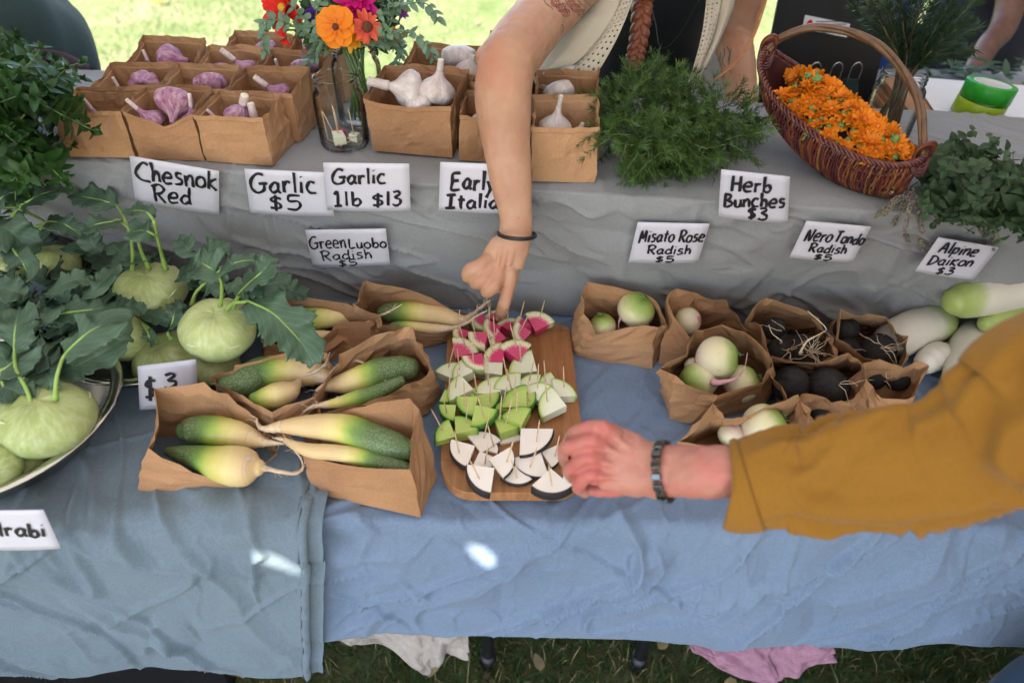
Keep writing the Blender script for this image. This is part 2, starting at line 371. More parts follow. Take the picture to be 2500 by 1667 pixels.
def glass():
    m = bpy.data.materials.new('clear_glass'); m.use_nodes = True; t = m.node_tree; t.nodes.remove(t.nodes['Principled BSDF'])
    tr = t.nodes.new('ShaderNodeBsdfTransparent'); tr.inputs[0].default_value = (.985, .99, .985, 1); gl = t.nodes.new('ShaderNodeBsdfGlossy'); gl.inputs['Roughness'].default_value = .03
    lw = t.nodes.new('ShaderNodeLayerWeight'); lw.inputs[0].default_value = .14; ms = t.nodes.new('ShaderNodeMixShader')
    nz = t.nodes.new('ShaderNodeTexNoise'); nz.inputs['Scale'].default_value = 30; bp = t.nodes.new('ShaderNodeBump'); bp.inputs['Strength'].default_value = .25; bp.inputs['Distance'].default_value = .003
    for a, b in ((nz.outputs[0], bp.inputs['Height']), (bp.outputs[0], gl.inputs['Normal']), (lw.outputs['Fresnel'], ms.inputs[0]), (tr.outputs[0], ms.inputs[1]), (gl.outputs[0], ms.inputs[2]), (ms.outputs[0], t.nodes['Material Output'].inputs[0])): t.links.new(a, b)
    return m
M_GLASS = glass()
M_STEEL = simple('stainless_steel', (.62, .60, .56), .22, .08, 8, (20, .03, .001), .5, 1.0)
M_BLACKM = simple('black_powder_coat', (.012, .012, .014), .45, .2)
def rind(name, flesh, mid, edge, skin, streak=False):
    n = NM(name, .30, .5); r = n.cc(0); st = n.noise(5, 3, .6, n.map(n.cc(), (.8, 8, 1)))
    if streak: r = n.math('ADD', r, n.math('MULTIPLY', n.math('SUBTRACT', st, .5), .55))
    a = n.ramp(r, [(.0, flesh), (.66, flesh), (.80 if streak else .75, mid), (.93, mid), (.985, edge)] if streak else [(0, flesh), (.72, flesh), (.92, mid), (.985, edge)])
    a = n.mix(n.ramp(n.noise(8, 3, .6, n.map(n.cc(), (1, 5, 1))), [(.4, .14), (.7, 0.0)]), a, edge)
    n.col(a); n.bump(n.noise(160, 4), .15, .001); n.sss(.25, (.5, .4, .3), .004); return n.m
R_WM = rind('watermelon_radish_flesh', (.64, .004, .15), (.80, .70, .50), (.42, .48, .14), None, True)
R_PALE = rind('pale_daikon_flesh', (.80, .79, .62), (.68, .73, .42), (.42, .52, .14), None)
R_GRN = rind('green_radish_flesh', (.46, .56, .13), (.34, .48, .06), (.12, .28, .025), None)
R_WHT = rind('white_radish_flesh', (.84, .76, .68), (.84, .76, .68), (.76, .68, .60), None)
S_WM = simple('radish_rind_pale_green', (.40, .48, .20), .4, .2); S_PALE = simple('daikon_rind_green', (.38, .56, .14), .4, .15)
S_GRN = simple('radish_rind_green', (.055, .17, .025), .45, .35, 300); S_BLK = simple('radish_rind_black', (.018, .013, .015), .7, .5, 300, (300, .3, .001))
def skin(name, c1, c2, red, vein=0, hair=0):
    n = NM(name, .48, .35); a = n.ramp(n.noise(14, 5, .6), [(.3, c1), (.7, c2)])
    a = n.mix(n.ramp(n.noise(30, 4), [(.45, 0.0), (.75, .45)]), a, red)
    a = n.mix(n.math('MULTIPLY', n.cc(0), .75), a, red)
    a = n.mix(n.ramp(n.noise(170, 2), [(.72, 0.0), (.76, .5)]), a, tuple(q * .45 for q in c1))
    n.col(a); n.bump(n.noise(40, 5, .65), .25, .0025); n.bump(n.vor(420), .12, .0006); n.sss(.15, (1, .35, .2), .008); return n
M_SKINW = skin('fair_skin', (.40, .215, .13), (.52, .30, .195), (.44, .165, .10)).m
M_SKINM = skin('weathered_skin', (.38, .155, .115), (.50, .23, .17), (.50, .095, .095)).m
M_SKIND = simple('brown_skin', (.16, .07, .045), .5, .2)
M_MUST = cloth_mat('mustard_corduroy', (.23, .105, .014), (.29, .138, .020), 0.0)
M_JEAN = cloth_mat('blue_denim', (.02, .06, .13), (.03, .08, .17), 0.0)
M_CREAM = cloth_mat('cream_knit', (.50, .44, .34), (.58, .52, .42), 0.0)
M_DARKC = cloth_mat('dark_cloth', (.012, .013, .018), (.02, .021, .027), 0.0)
M_DTEAL = cloth_mat('dark_teal_cloth', (.016, .032, .034), (.024, .045, .046), 0.0); M_PLUM = cloth_mat('plum_lining', (.04, .018, .03), (.06, .03, .045), 0.0)
M_GREYC = cloth_mat('charcoal_cloth', (.03, .032, .04), (.045, .047, .06), 0.0)
M_HAIR = simple('red_hair', (.17, .045, .015), .45, .4, 300, (400, .4, .001)); M_HAIRL = simple('copper_hair', (.42, .17, .06), .45, .3, 300)
M_TOWEL = simple('beige_terry', (.46, .40, .36), .95, .1, 60, (420, 1, .004), .1); M_PINK = simple('pink_terry', (.42, .22, .30), .95, .12, 60, (420, 1, .004), .1)
M_BEAD = simple('hematite', (.10, .11, .11), .18, .2, 20, None, .8, 1.0); M_TAPEG = simple('green_tape', (.02, .33, .02), .35, .06); M_TAPEL = simple('lime_tape', (.28, .44, .015), .35, .06)
M_WHITE = simple('white_paper', (.7, .7, .72), .6, .03); M_BLUEB = cloth_mat('blue_nylon', (.015, .07, .38), (.02, .09, .46), 0.0)
M_BLACKP = simple('black_plastic', (.01, .01, .013), .4, .2); M_CHROME = simple('chrome_wire', (.7, .7, .7), .15, .05, 10, None, .5, 1.0)
def willow():
    n = NM('willow_rods', .38, .5); r = n.cc(2)
    a = n.ramp(r, [(0, (.035, .008, .012)), (.3, (.12, .022, .018)), (.5, (.06, .012, .025)), (.7, (.24, .075, .02)), (.85, (.15, .03, .02)), (1, (.30, .15, .04))])
    n.col(n.mix(n.ramp(n.noise(200, 3), [(.4, 0.0), (.7, .4)]), a, (.03, .01, .008))); n.bump(n.noise(300, 3), .2, .001); return n.m
M_WILLOW = willow(); M_HANDLE = simple('peeled_willow_handle', (.13, .065, .03), .35, .4, 40, (150, .3, .001))
def ground():
    n = NM('lawn_soil', .9, .1); a = n.ramp(n.noise(1.4, 6, .65), [(.30, (.10, .14, .045)), (.5, (.18, .20, .09)), (.7, (.30, .26, .17))])
    a = n.mix(n.ramp(n.noise(14, 5, .7), [(.4, 0.0), (.7, .6)]), a, (.16, .21, .06)); a = n.mix(n.ramp(n.vor(9), [(.06, .9), (.16, 0.0)]), a, (.50, .40, .27))
    n.col(a); n.bump(n.noise(60, 5, .7), 1, .02); return n.m
M_GROUND = ground(); M_GRASSL = leafmat('grass_blade_painted_sun', (.085, .125, .04), (.16, .19, .08), (.1, .1, .1), 1, .6, False, .6, .25); M_DRYL = simple('pale_dry_grass', (.30, .25, .16), .8, .3)  # grass colours made paler than the near copy to imitate sunlight
M_GRASS = leafmat('grass_blade_painted_shade', (.02, .042, .010), (.045, .075, .016), (.1, .1, .1), 1, .6, False, .6, .25); M_DRY = simple('dry_grass', (.30, .22, .10), .8, .4)  # blade colour darkened, shade under the table put into it
M_CANVAS = NM('white_tent_fabric', .8, .2)
M_CANVAS.col((.30, .28, .25)); M_CANVAS = M_CANVAS.m
def _tr(m, c, f):
    t = m.node_tree; tr = t.nodes.new('ShaderNodeBsdfTranslucent'); tr.inputs[0].default_value = (*c, 1); ms = t.nodes.new('ShaderNodeMixShader'); ms.inputs[0].default_value = f
    t.links.new(t.nodes['Principled BSDF'].outputs[0], ms.inputs[1]); t.links.new(tr.outputs[0], ms.inputs[2]); t.links.new(ms.outputs[0], t.nodes['Material Output'].inputs[0])
_tr(M_CANVAS, (.76, .70, .66), .20)

# ------------------------------------------------------------------ ground, lawn, tent
mb = MB(); N_ = 60
xs = np.linspace(-1, 1, N_); g = np.sign(xs) * np.abs(xs) ** 2.5 * 150
X, Y = np.meshgrid(g, g + 3, indexing='ij'); Zg = fbm(X * .5, Y * .5, 0, 3) * .02
mb.add(np.stack([X, Y, Zg], -1), gridf(N_, N_)); tag(mb.build('ground', M_GROUND), kind='structure')
# grass blades: near strips under the table and the sunlit lawn behind
def grass(name, regs, mats):
    mb = MB(); rs = np.random.RandomState(5); V = []; C = []; Fm = []
    for (x0, x1, y0, y1, n, h, w) in regs:
        x = rs.uniform(x0, x1, n); y = rs.uniform(y0, y1, n); a = rs.uniform(0, 2 * pi, n); H = h * rs.uniform(.4, 1.15, n); lean = rs.normal(0, .45, (n, 2)) * H[:, None]
        b = np.stack([x, y, np.full(n, -.005)], -1); d = np.stack([np.cos(a), np.sin(a), 0 * a], -1) * w * .5
        mid = b + np.stack([lean[:, 0] * .35, lean[:, 1] * .35, H * .6], -1); tip = b + np.stack([lean[:, 0], lean[:, 1], H], -1)
        V.append(np.stack([b - d, b + d, mid + d * .7, mid - d * .7, tip], 1).reshape(-1, 3)); Fm.append(np.repeat((rs.rand(n) < .16).astype(int), 2))
    V = np.concatenate(V); n = len(V) // 5; Fm = np.concatenate(Fm)
    q = np.arange(n) * 5
    me = bpy.data.meshes.new(name); me.from_pydata(V.tolist(), [], [f for i in q.tolist() for f in ((i, i + 1, i + 2, i + 3), (i + 3, i + 2, i + 4))])
    for m in mats: me.materials.append(m)
    me.polygons.foreach_set('material_index', Fm); o = bpy.data.objects.new(name, me); COL.objects.link(o); return o
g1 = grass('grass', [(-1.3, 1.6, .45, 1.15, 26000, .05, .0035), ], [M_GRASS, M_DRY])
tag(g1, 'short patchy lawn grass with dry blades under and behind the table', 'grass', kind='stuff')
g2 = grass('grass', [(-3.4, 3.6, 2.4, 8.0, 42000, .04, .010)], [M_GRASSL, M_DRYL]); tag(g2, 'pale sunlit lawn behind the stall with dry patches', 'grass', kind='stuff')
mb = MB(); X, Y = np.meshgrid(np.linspace(-12, 12, 40), np.linspace(-9, -.9, 20), indexing='ij'); mb.add(np.stack([X, Y, X * 0 + .03], -1), gridf(40, 20)); tag(mb.build('path', simple('bounce_gravel', (.30, .235, .165), .95, .25, 40)), kind='structure')  # unseen path added to bounce neutral, warm light onto the stall
# tent roof over the stall (out of the frame, it shades everything on the tables)
TZ = 2.45
def tent():
    r = empty('market_tent', (0, .6, 0), 'sand coloured canvas market tent roof shading the stall', 'tent')
    x0, x1, y0, y1 = -2.3, 2.6, -3.0, 2.75
    # two small gaps let the sun spots through on the front cloth
    holes = []
    for (px, py) in ((678, 1376), (1167, 1362)):
        p = None
        d = ray(px, py); t = (FRONT_Y - .04 - CAMP.y) / d.y; p = CAMP + d * t + Vector((-.018, 0, 0))
        k = (TZ - p.z) / SUND.z; holes.append(p + SUND * k)
    gx = np.unique(np.concatenate([np.linspace(x0, x1, 20)] + [np.linspace(h.x - .07, h.x + .07, 41) for h in holes])); gy = np.unique(np.concatenate([np.linspace(y0, y1, 20)] + [np.linspace(h.y - .05, h.y + .05, 31) for h in holes]))
    nx, ny = len(gx), len(gy); X, Y = np.meshgrid(gx, gy, indexing='ij')
    V = np.stack([X, Y, np.full(X.shape, TZ)], -1); f = []
    for i in range(nx - 1):
        for j in range(ny - 1):
            cx, cy = (X[i, j] + X[i + 1, j]) / 2, (Y[i, j] + Y[i, j + 1]) / 2
            if any(((cx - h.x + .35 * (cy - h.y)) / .016) ** 2 + ((cy - h.y) / .020) ** 2 < 1 for h in holes): continue
            f.append((i * ny + j, (i + 1) * ny + j, (i + 1) * ny + j + 1, i * ny + j + 1))
    mb = MB(); mb.add(V, f); mb.build('roof_sheet', M_CANVAS, r)
    for (a, b) in ((x0, y0), (x1, y0), (x0, y1), (x1, y1)):
        mb = MB(); tube(mb, [(a, b, 0), (a, b, TZ)], .02, 8); mb.build('post', M_WHITE, r)
    mb = MB()
    for (a, b, c, d) in ((x0, y0, x1, y0), (x0, y1, x1, y1), (x0, y0, x0, y1), (x1, y0, x1, y1)):
        n = 30; P = np.linspace((a, b, TZ - .003), (c, d, TZ - .003), n); Q = P - np.array((0, 0, .2)); mb.add(np.stack([P, Q], 1), gridf(n, 2))
    mb.build('valance', M_CANVAS, r)
    for (xx, ya, yb) in ((-1.8, -.3, 2.7), (1.95, -2.4, 1.3), (2.5, .9, 2.7)):      # unseen walls added to block light and darken both sides
        mb = MB(); n = 60; yy = np.linspace(ya, yb, n); P = np.stack([xx + .04 * np.sin(yy * 9), yy, yy * 0 + TZ - .01], -1); Q = P.copy(); Q[:, 2] = .06; mb.add(np.stack([P, Q], 1), gridf(n, 2)); mb.build('side_light_blocker', M_CANVAS, r)
    mb = MB(); xx = np.linspace(1.85, 2.5, 20); P = np.stack([xx, 2.7 + .03 * np.sin(xx * 11), xx * 0 + TZ - .01], -1); Q = P.copy(); Q[:, 2] = .06; mb.add(np.stack([P, Q], 1), gridf(20, 2)); mb.build('back_light_blocker', M_CANVAS, r)  # unseen wall added to block light at the upper right
FRONT_Y = .585
tent()

# ------------------------------------------------------------------ tables and cloths
TA = W('S', 300, 395, U); TB = W('S', 2300, 520, U)          # front edge of the raised table
BA = W('S', 700, 735, T); BB = W('S', 2100, 812, T)          # where its cloth meets the front table
tdir = (TB - TA).normalized(); tback = Vector((-tdir.y, tdir.x, 0))
TO = TA + tdir * (-(TA.x) / tdir.x)                            # at x = 0
bdir = (BB - BA).normalized(); BO = BA + bdir * (-(BA.x) / bdir.x)
FACE = Plane(TA, TB, BO)
def tt(x, b, z=U): p = TO + tdir * x + tback * b; return Vector((p.x, p.y, z))     # raised-table coordinates
def table(name, lab, x0, x1, y0, y1, z, M=None, legs=((.9, .12),)):
    r = empty(name, ((x0 + x1) / 2, (y0 + y1) / 2, 0), lab, 'table', world=False)
    cx, cy = (x0 + x1) / 2, (y0 + y1) / 2; hx, hy = (x1 - x0) / 2, (y1 - y0) / 2
    mb = MB(); box(mb, (-hx, -hy, z - .045), (hx, hy, z - .008)); mb.build('tabletop', M_BLACKP, r)
    for (lx, ly) in legs:
        mb = MB(); tube(mb, [(lx - cx, ly - cy, 0.0), (lx - cx, ly - cy, z - .05)], .014, 10); tube(mb, [(lx - cx, ly - cy, -.01), (lx - cx, ly - cy, .05)], .018, 10); mb.build('leg', M_BLACKM, r)
    return r
lg = [W('S', 1190, 1640, 0.05), W('S', 1568, 1640, 0.05)]
table('folding_table', 'long black folding table under the blue cloth, nearest the viewer', -1.7, 1.9, FRONT_Y + .03, 1.36, T,
      legs=((lg[0].x, .72), (lg[1].x, .72), (-1.2, .72), (1.6, .72), (-1.2, 1.25), (1.6, 1.25)))
r2 = table('raised_table', 'raised table under the grey green cloth behind the front table', -1.5, 1.75, .06, .46, U, legs=((-1.4, .08), (1.6, .08), (-1.4, .45), (1.6, .45)))
r2.location.z -= 0
c0 = tt(.125, .256, 0); c0.z = -.025; r2.location = c0; r2.rotation_euler.z = math.atan2(tdir.y, tdir.x)

def wr(u, v, s, amp=1.0, ang=.6, st=4.0):
    "wrinkle height field (metres) over a sheet"
    wu = u + .03 * vn(u * 6, v * 6, 0, s + 1); wv = v + .03 * vn(u * 6, v * 6, 3, s + 2)
    c, q = cos(ang), sin(ang); a = wu * c + wv * q; b = -wu * q + wv * c
    def cr(x, y, sd, k=6.0):       # sharp crease: zero line of a noise turned into a thin ridge whose height comes and goes
        n = np.abs(vn(x, y, 0, sd) + .3 * vn(x * 2.3, y * 2.3, 0, sd + 1)); return np.clip(1 - n * k, 0, 1) ** 1.5 * np.clip(vn(x * .9, y * .9, 9, sd + 3) * 2.4 + 1.05, 0, 1)
    h = .0080 * cr(a * 1.5, b * 8, s, 8) + .0065 * cr(a * 2.6 + .5 * b, b * 13, s + 13, 5.5) + .0050 * cr(b * 1.8, a * 7.5, s + 7, 9) + .0060 * cr(a * 3 + b * 1.5, b * 10 - a * 2, s + 20, 7) + .0022 * cr(wu * 15, wv * 9, s + 30, 6) + .0008 * cr(wu * 30, wv * 24, s + 33, 4) + .006 * cr(a * 1.1, b * 3, s + 44, 3)
    fa = np.abs(vn(wu * 5, wv * 5, 0, s + 50)) + .6 * np.abs(vn(wu * 11, wv * 10, 0, s + 51))       # flat facets between creases
    h = h + .008 * fa - .006 + .004 * vn(u * 3, v * 3, 0, s + 9)
    return np.clip(h * amp * 1.3, -.028, .021 + .012 * (amp > 1.3))
def sheet(P, nrm, h):
    return P + nrm * h[..., None]
# blue cloth over the front table (top, rounded edge, long drop)
def drape(name, mat, lab, cat, x0, x1, yb, yf, z, zdrop, nx, s, lift=0, ampt=.35, ampf=1.0, ang=.6, edge_r=.022, sway=.0, hemf=None, flare=.02, shear=0):
    top = yb - yf; R = edge_r; L = top + R * pi / 2 + (z - zdrop)
    nv = int(L / .0042); v = np.linspace(0, L, nv); u = np.linspace(x0, x1, nx)
    Uu, V = np.meshgrid(u, v, indexing='ij')
    if hemf is not None: V = V * (1 + np.clip((V - top) / (L - top), 0, 1) * (hemf(Uu) / L))
    a = np.clip((V - top) / R, 0, pi / 2); dr = np.clip(V - top - R * pi / 2, 0, None)
    y = yb - np.minimum(V, top) - R * np.sin(a) - flare * np.sqrt(dr + 1e-9) * .6; zz = z - R * (1 - np.cos(a)) - dr
    if shear: Uu2 = Uu - shear * dr * np.exp(-np.clip(x1 - Uu, 0, 9) / .25)
    else: Uu2 = Uu
    nr = np.stack([0 * a, -np.sin(a), np.cos(a)], -1)
    fw = np.clip((V - top + .05) / .12, 0, 1); amp = (ampt * (1 - fw) + ampf * fw) * (.22 + .78 * np.clip((L - V) / .07, 0, 1))
    if mat is M_BLUE: amp = amp * np.clip((Uu + .32) / .05, .1, 1)
    h = wr(Uu, V, s, 1.4, ang) / 1.4 * amp + lift + fw * np.clip(dr, 0, 1) * .03 * vn(Uu * 5, V * .8, 0, s + 40)
    P = sheet(np.stack([Uu2, y, zz], -1), nr, h)
    mb = MB(); mb.add(P, gridf(nx, nv)); o = mb.build(name, mat); tag(o, lab, cat); return o, P
hem = lambda x: .012 * vn(x * 3, 1.0, 0, 4) + .006 * vn(x * 17, 1.0, 0, 5)
o, P_ = drape('tablecloth', M_BLUE, 'sky blue crinkled cotton cloth hanging down the front table', 'tablecloth', -.42, 1.75, 1.30, FRONT_Y + .022, T, .425, 740, 3, 0, .50, 1.7, -.8, hemf=hem); solid(o, .001)
o, P2_ = drape('tablecloth', M_TEAL, 'grey blue scroll print cloth over the left end of the front table', 'tablecloth', -1.45, -.308, 1.32, FRONT_Y + .022, T, .345, 310, 11, .015, .60, 1.6, 1.05, .03, hemf=hem, flare=.035, shear=.17); solid(o, .001)
# folded hem at the free right edge of the left cloth
mb = MB(); E = P2_[-1][20:]; E = E[::2]; n = len(E)
k = np.arange(n)[:, None]; pk = .002 * np.sin(k * 1.1) + .001 * np.sin(k * 2.7)
rows = [E + np.array((.0, -.001, .001)) + pk * np.array((1, -1, 0)), E + np.array((.007, -.010, .003)) + pk * np.array((1, -1, .2)), E + np.array((.014, -.005, .002)), E + np.array((.013, .003, -.001)), E + np.array((-.006, .004, -.002)), E + np.array((.024, .009, -.002)), E + np.array((.034, .006, -.001)) ]
mb.add(np.stack(rows, 1), gridf(n, len(rows))); hemo = mb.build('hem', M_TEAL); hemo.parent = o
# grey green cloth of the raised table
def tier_cloth():
    nx = 640; u = np.linspace(-1.5, 1.75, nx); top = .43; R = .02
    fl = []; bz = T + .004
    dropn = (BO - TO); L = top + .34; nv = 200; v = np.linspace(0, top + .36, nv)
    Uu, V = np.meshgrid(u, v, indexing='ij')
    TOa = np.array(TO); tb = np.array(tback); td = np.array(tdir)
    P0 = TOa + Uu[..., None] * td
    fa = np.clip((V - top) / .36, 0, 1)
    # bottom line interpolated
    Bp = np.array(BO) + Uu[..., None] * np.array(bdir); Bp[..., 2] = bz
    Bp[..., 1] -= .0
    d = Bp - P0; onface = P0 + d * fa[..., None]
    ontop = P0 + (top - np.minimum(V, top))[..., None] * tb
    P = np.where((V > top)[..., None], onface, ontop)
    rnd = np.exp(-((V - top) / .02) ** 2); P[..., 2] -= rnd * .006
    n = np.array(FACE.n); nr = np.where((V > top)[..., None], n, np.array((0, 0, 1.0)))
    sm = np.clip((V - top) / .03 * .5 + .5, 0, 1)[..., None]; nr = n * sm + np.array((0, 0, 1.0)) * (1 - sm)
    h = wr(Uu, V, 21, 1.25, .35) * (.35 + .65 * np.clip((V - top + .03) / .08, 0, 1))
    h = np.minimum(h * np.clip((V.max() - V) / .05, .25, 1), .014)
    # vertical fold lines
    for (x, a, w_) in ((-.46, .008, .006), (.20, .004, .008), (-.9, .005, .01), (.66, .004, .01)):
        h = h + a * np.exp(-((Uu - x - .02 * (V - top)) / w_) ** 2) * (V > top)
    P = P + nr * h[..., None]
    mb = MB(); mb.add(P, gridf(nx, nv)); o = mb.build('tablecloth', M_GREY)
    tag(o, 'grey green creased sheet over the raised back table, price cards pinned on it', 'tablecloth'); solid(o, .001)
tier_cloth()
# ------------------------------------------------------------------ price cards, hand lettered
GL = {  # strokes in a cell: x to the right, y up (baseline 0, capital height 1)
 'C': (.8, [[(.8,.9),(.5,1),(.15,.7),(.02,.4),(.3,.08),(.85,.0)]]), 'h': (.5, [[(.02,1.05),(.08,.5),(.06,0)],[(.08,.35),(.28,.6),(.42,.4),(.46,0)]]),
 'e': (.55, [[(.05,.32),(.48,.38),(.42,.6),(.18,.6),(.02,.3),(.15,.02),(.52,.06)]]), 's': (.45, [[(.42,.6),(.15,.62),(.1,.42),(.38,.28),(.34,.04),(.02,.0)]]),
 'n': (.5, [[(.03,.6),(.06,.0)],[(.06,.35),(.25,.6),(.42,.5),(.46,0)]]), 'o': (.52, [[(.28,.6),(.05,.45),(.05,.12),(.3,0),(.5,.2),(.45,.5),(.24,.6)]]),
 'k': (.52, [[(.08,1.0),(.06,0)],[(.5,.62),(.1,.35),(.52,-.05)]]), 'K': (.55, [[(.08,.7),(.06,0)],[(.5,.72),(.1,.35),(.55,-.02)]]),
 'R': (.75, [[(.15,.95),(.14,.5),(.18,0)],[(.0,.9),(.4,1.02),(.66,.8),(.5,.55),(.18,.48)],[(.3,.48),(.72,-.05)]]), 'd': (.55, [[(.5,1.0),(.48,.5),(.52,0)],[(.48,.42),(.22,.52),(.03,.25),(.2,.0),(.5,.15)]]),
 'G': (.85, [[(.75,.95),(.4,1.0),(.08,.65),(.05,.25),(.35,.02),(.7,.15),(.74,.45)],[(.45,.48),(.9,.5)]]), 'a': (.55, [[(.46,.5),(.25,.58),(.03,.3),(.18,.02),(.42,.2),(.47,.55)],[(.47,.55),(.46,.15),(.58,.0)]]),
 'r': (.4, [[(.05,.6),(.07,0)],[(.07,.35),(.2,.56),(.4,.52)]]), 'l': (.18, [[(.08,1.05),(.1,0)]]), 'i': (.2, [[(.1,.58),(.1,0)],[(.08,.86),(.12,.82)]]), 'c': (.48, [[(.46,.55),(.2,.6),(.03,.3),(.18,.02),(.5,.02)]]),
 '$': (.55, [[(.5,.78),(.2,.85),(.1,.62),(.42,.42),(.4,.15),(.05,.12)],[(.28,1.02),(.26,-.08)]]), '5': (.55, [[(.5,.98),(.12,.96),(.1,.58),(.4,.6),(.52,.3),(.35,.02),(.02,.06)]]),
 '1': (.4, [[(.02,.8),(.22,1.0),(.2,0)],[(.0,.0),(.42,.03)]]), 'j': (.3, [[(.15,1.0),(.15,0)]]), 'b': (.5, [[(.06,1.0),(.07,0)],[(.07,.35),(.35,.5),(.48,.2),(.3,0),(.07,.06)]]), '3': (.6, [[(.05,.92),(.35,1.0),(.45,.8),(.18,.56),(.5,.42),(.48,.12),(.2,.0),(.0,.1)]]),
 'E': (.65, [[(.6,.95),(.12,.9),(.1,.45),(.06,.02),(.62,.06)],[(.1,.5),(.52,.54)]]), 'y': (.5, [[(.02,.55),(.24,.1)],[(.48,.6),(.24,.1),(.04,-.35)]]), 'I': (.6, [[(.05,.92),(.6,.98)],[(.34,.95),(.3,.02)],[(.0,.0),(.6,.04)]]),
 't': (.42, [[(.2,.9),(.2,.1),(.3,0)],[(.0,.6),(.42,.62)]]), 'L': (.5, [[(.08,1.0),(.06,.04),(.5,.1)]]), 'u': (.5, [[(.03,.55),(.1,.04),(.38,.1),(.44,.58)],[(.44,.4),(.48,.0)]]),
 'H': (.65, [[(.1,1.0),(.06,0)],[(.58,1.0),(.56,0)],[(.08,.5),(.57,.52)]]), 'B': (.65, [[(.1,.95),(.08,.02)],[(.02,.95),(.5,.85),(.3,.5),(.1,.48)],[(.3,.5),(.62,.25),(.3,.0),(.04,.02)]]),
 'M': (.75, [[(.02,0),(.12,1.0),(.34,.35),(.58,1.0),(.66,.05)]]), 'N': (.7, [[(.05,0),(.14,.95),(.5,.05),(.64,1.0)]]), 'T': (.65, [[(.0,.92),(.65,.98)],[(.32,.95),(.28,.0)]]),
 'A': (.65, [[(.0,0),(.32,1.0),(.6,.0)],[(.1,.4),(.62,.42)]]), 'p': (.5, [[(.06,.6),(.05,-.35)],[(.06,.45),(.32,.6),(.46,.3),(.28,.05),(.07,.1)]]), 'D': (.75, [[(.14,.95),(.12,.0)],[(.0,.92),(.45,.9),(.72,.5),(.4,.08),(.02,.0)]]), ' ': (.35, []),
 'W': (.3, [])}
def card(lab, quad, lines, zone, plane, off=.010, pen=.0020, h_=None, loc_off=0):
    "quad: TL TR BR BL in zone coords; lines: (text, xl, yl, xr, yr, cap height px) baseline ends"
    hit = (lambda x, y, o=0: plane.hit(zone, x, y, off + o)) if isinstance(plane, Plane) else (lambda x, y, o=0: plane(x, y, o))
    Q = [hit(x, y) for x, y in quad]
    root = empty('price_card', (Q[2] + Q[3]) / 2, lab, 'sign', 'hand lettered price cards')
    nrm = (Q[1] - Q[0]).cross(Q[3] - Q[0]).normalized(); nrm = -nrm if nrm.dot(CAMP - Q[0]) < 0 else nrm
    n = 9; s = np.linspace(0, 1, n); S_, T_ = np.meshgrid(s, s, indexing='ij')
    q = [np.array(v) for v in Q]
    P = ((1 - S_) * (1 - T_))[..., None] * q[0] + (S_ * (1 - T_))[..., None] * q[1] + (S_ * T_)[..., None] * q[2] + ((1 - S_) * T_)[..., None] * q[3]
    bow = .0025 * np.sin(S_ * pi) * (T_) ; N3 = np.array(nrm)
    mb = MB(); mb.add(P + N3 * bow[..., None], gridf(n, n)); solid(mb.build('card', M_CARD, root), .0004)
    mb = MB(); up = np.array(nrm)
    vup = np.array((Q[0] - Q[3] + Q[1] - Q[2]).normalized()); hor = np.array((Q[1] - Q[0]).normalized())
    for (txt, xl, yl, xr, yr, cap) in lines:
        tot = sum(GL[c][0] + .14 for c in txt) - .14; A = np.array(hit(xl, yl)); B = np.array(hit(xr, yr)); Tn = (B - A)
        ch = np.linalg.norm(np.array(hit(xl, yl - cap)) - A); x = 0
        lean = (np.array(hit(*quad[0])) - np.array(hit(*quad[3]))); lean /= np.linalg.norm(lean)
        for c in txt:
            wdt, st = GL[c]; jy = random.uniform(-.04, .04)
            for k in st:
                pts = spl([(x + a + random.uniform(-.015, .015), b + jy + random.uniform(-.02, .02)) for a, b in k], max(5, len(k) * 4)) if len(k) > 2 else np.linspace((x + k[0][0], k[0][1] + jy), (x + k[1][0], k[1][1] + jy), 4)
                P3 = A + Tn * (pts[:, :1] / tot) + lean * ch * pts[:, 1:2]
                P3 = P3 + up * .0026
                wv = pen * (1 + .18 * np.sin(np.arange(len(P3)) * .9 + x * 7))
                tube(mb, P3, wv, 6, .10, up=up)
            x += wdt + .14
    mb.build('lettering', M_INK, root, smooth=False)
    return root
# zones A..K are 2.8 px per survey px
card('white price card reading Chesnok Red below the purple garlic bags', [(885, 1065), (1497, 1170), (1499, 1472), (925, 1378)], [('Chesnok', 935, 1225, 1485, 1290, 120), ('Red', 1050, 1375, 1310, 1395, 110)], 'A', FACE, .025, .0026)
card('white price card reading Garlic $5 left of the jar', [(1670, 1155), (2235, 1180), (2285, 1480), (1712, 1457)], [('Garlic', 1720, 1315, 2160, 1312, 125), ('$5', 1845, 1425, 2065, 1432, 95)], 'A', FACE, .025, .0026)
card('white price card reading Garlic 1lb $13 overlapping another card below the jar', [(528, 1112), (1117, 1120), (1127, 1442), (558, 1437)], [('Garlic', 595, 1262, 955, 1248, 100), ('1jb', 610, 1405, 790, 1400, 95), ('$', 865, 1405, 950, 1405, 90), ('j3', 960, 1402, 1068, 1402, 95)], 'B', FACE, .029, .0024)
card('white price card reading Early Italian half hidden behind the bare forearm', [(1330, 1108), (1890, 1130), (1900, 1465), (1318, 1438)], [('Early', 1400, 1288, 1700, 1302, 125), ('Italian', 1365, 1415, 1800, 1420, 95)], 'B', FACE, .025, .0027)
card('white price card reading Green Luobo Radish $5 under the garlic cards', [(405, 172), (957, 163), (988, 408), (460, 428)], [('Green', 445, 298, 690, 290, 80), ('Luobo', 710, 292, 965, 288, 65), ('Radish', 520, 378, 865, 358, 62), ('$5', 640, 415, 765, 410, 42)], 'F', FACE, .025, .0017)
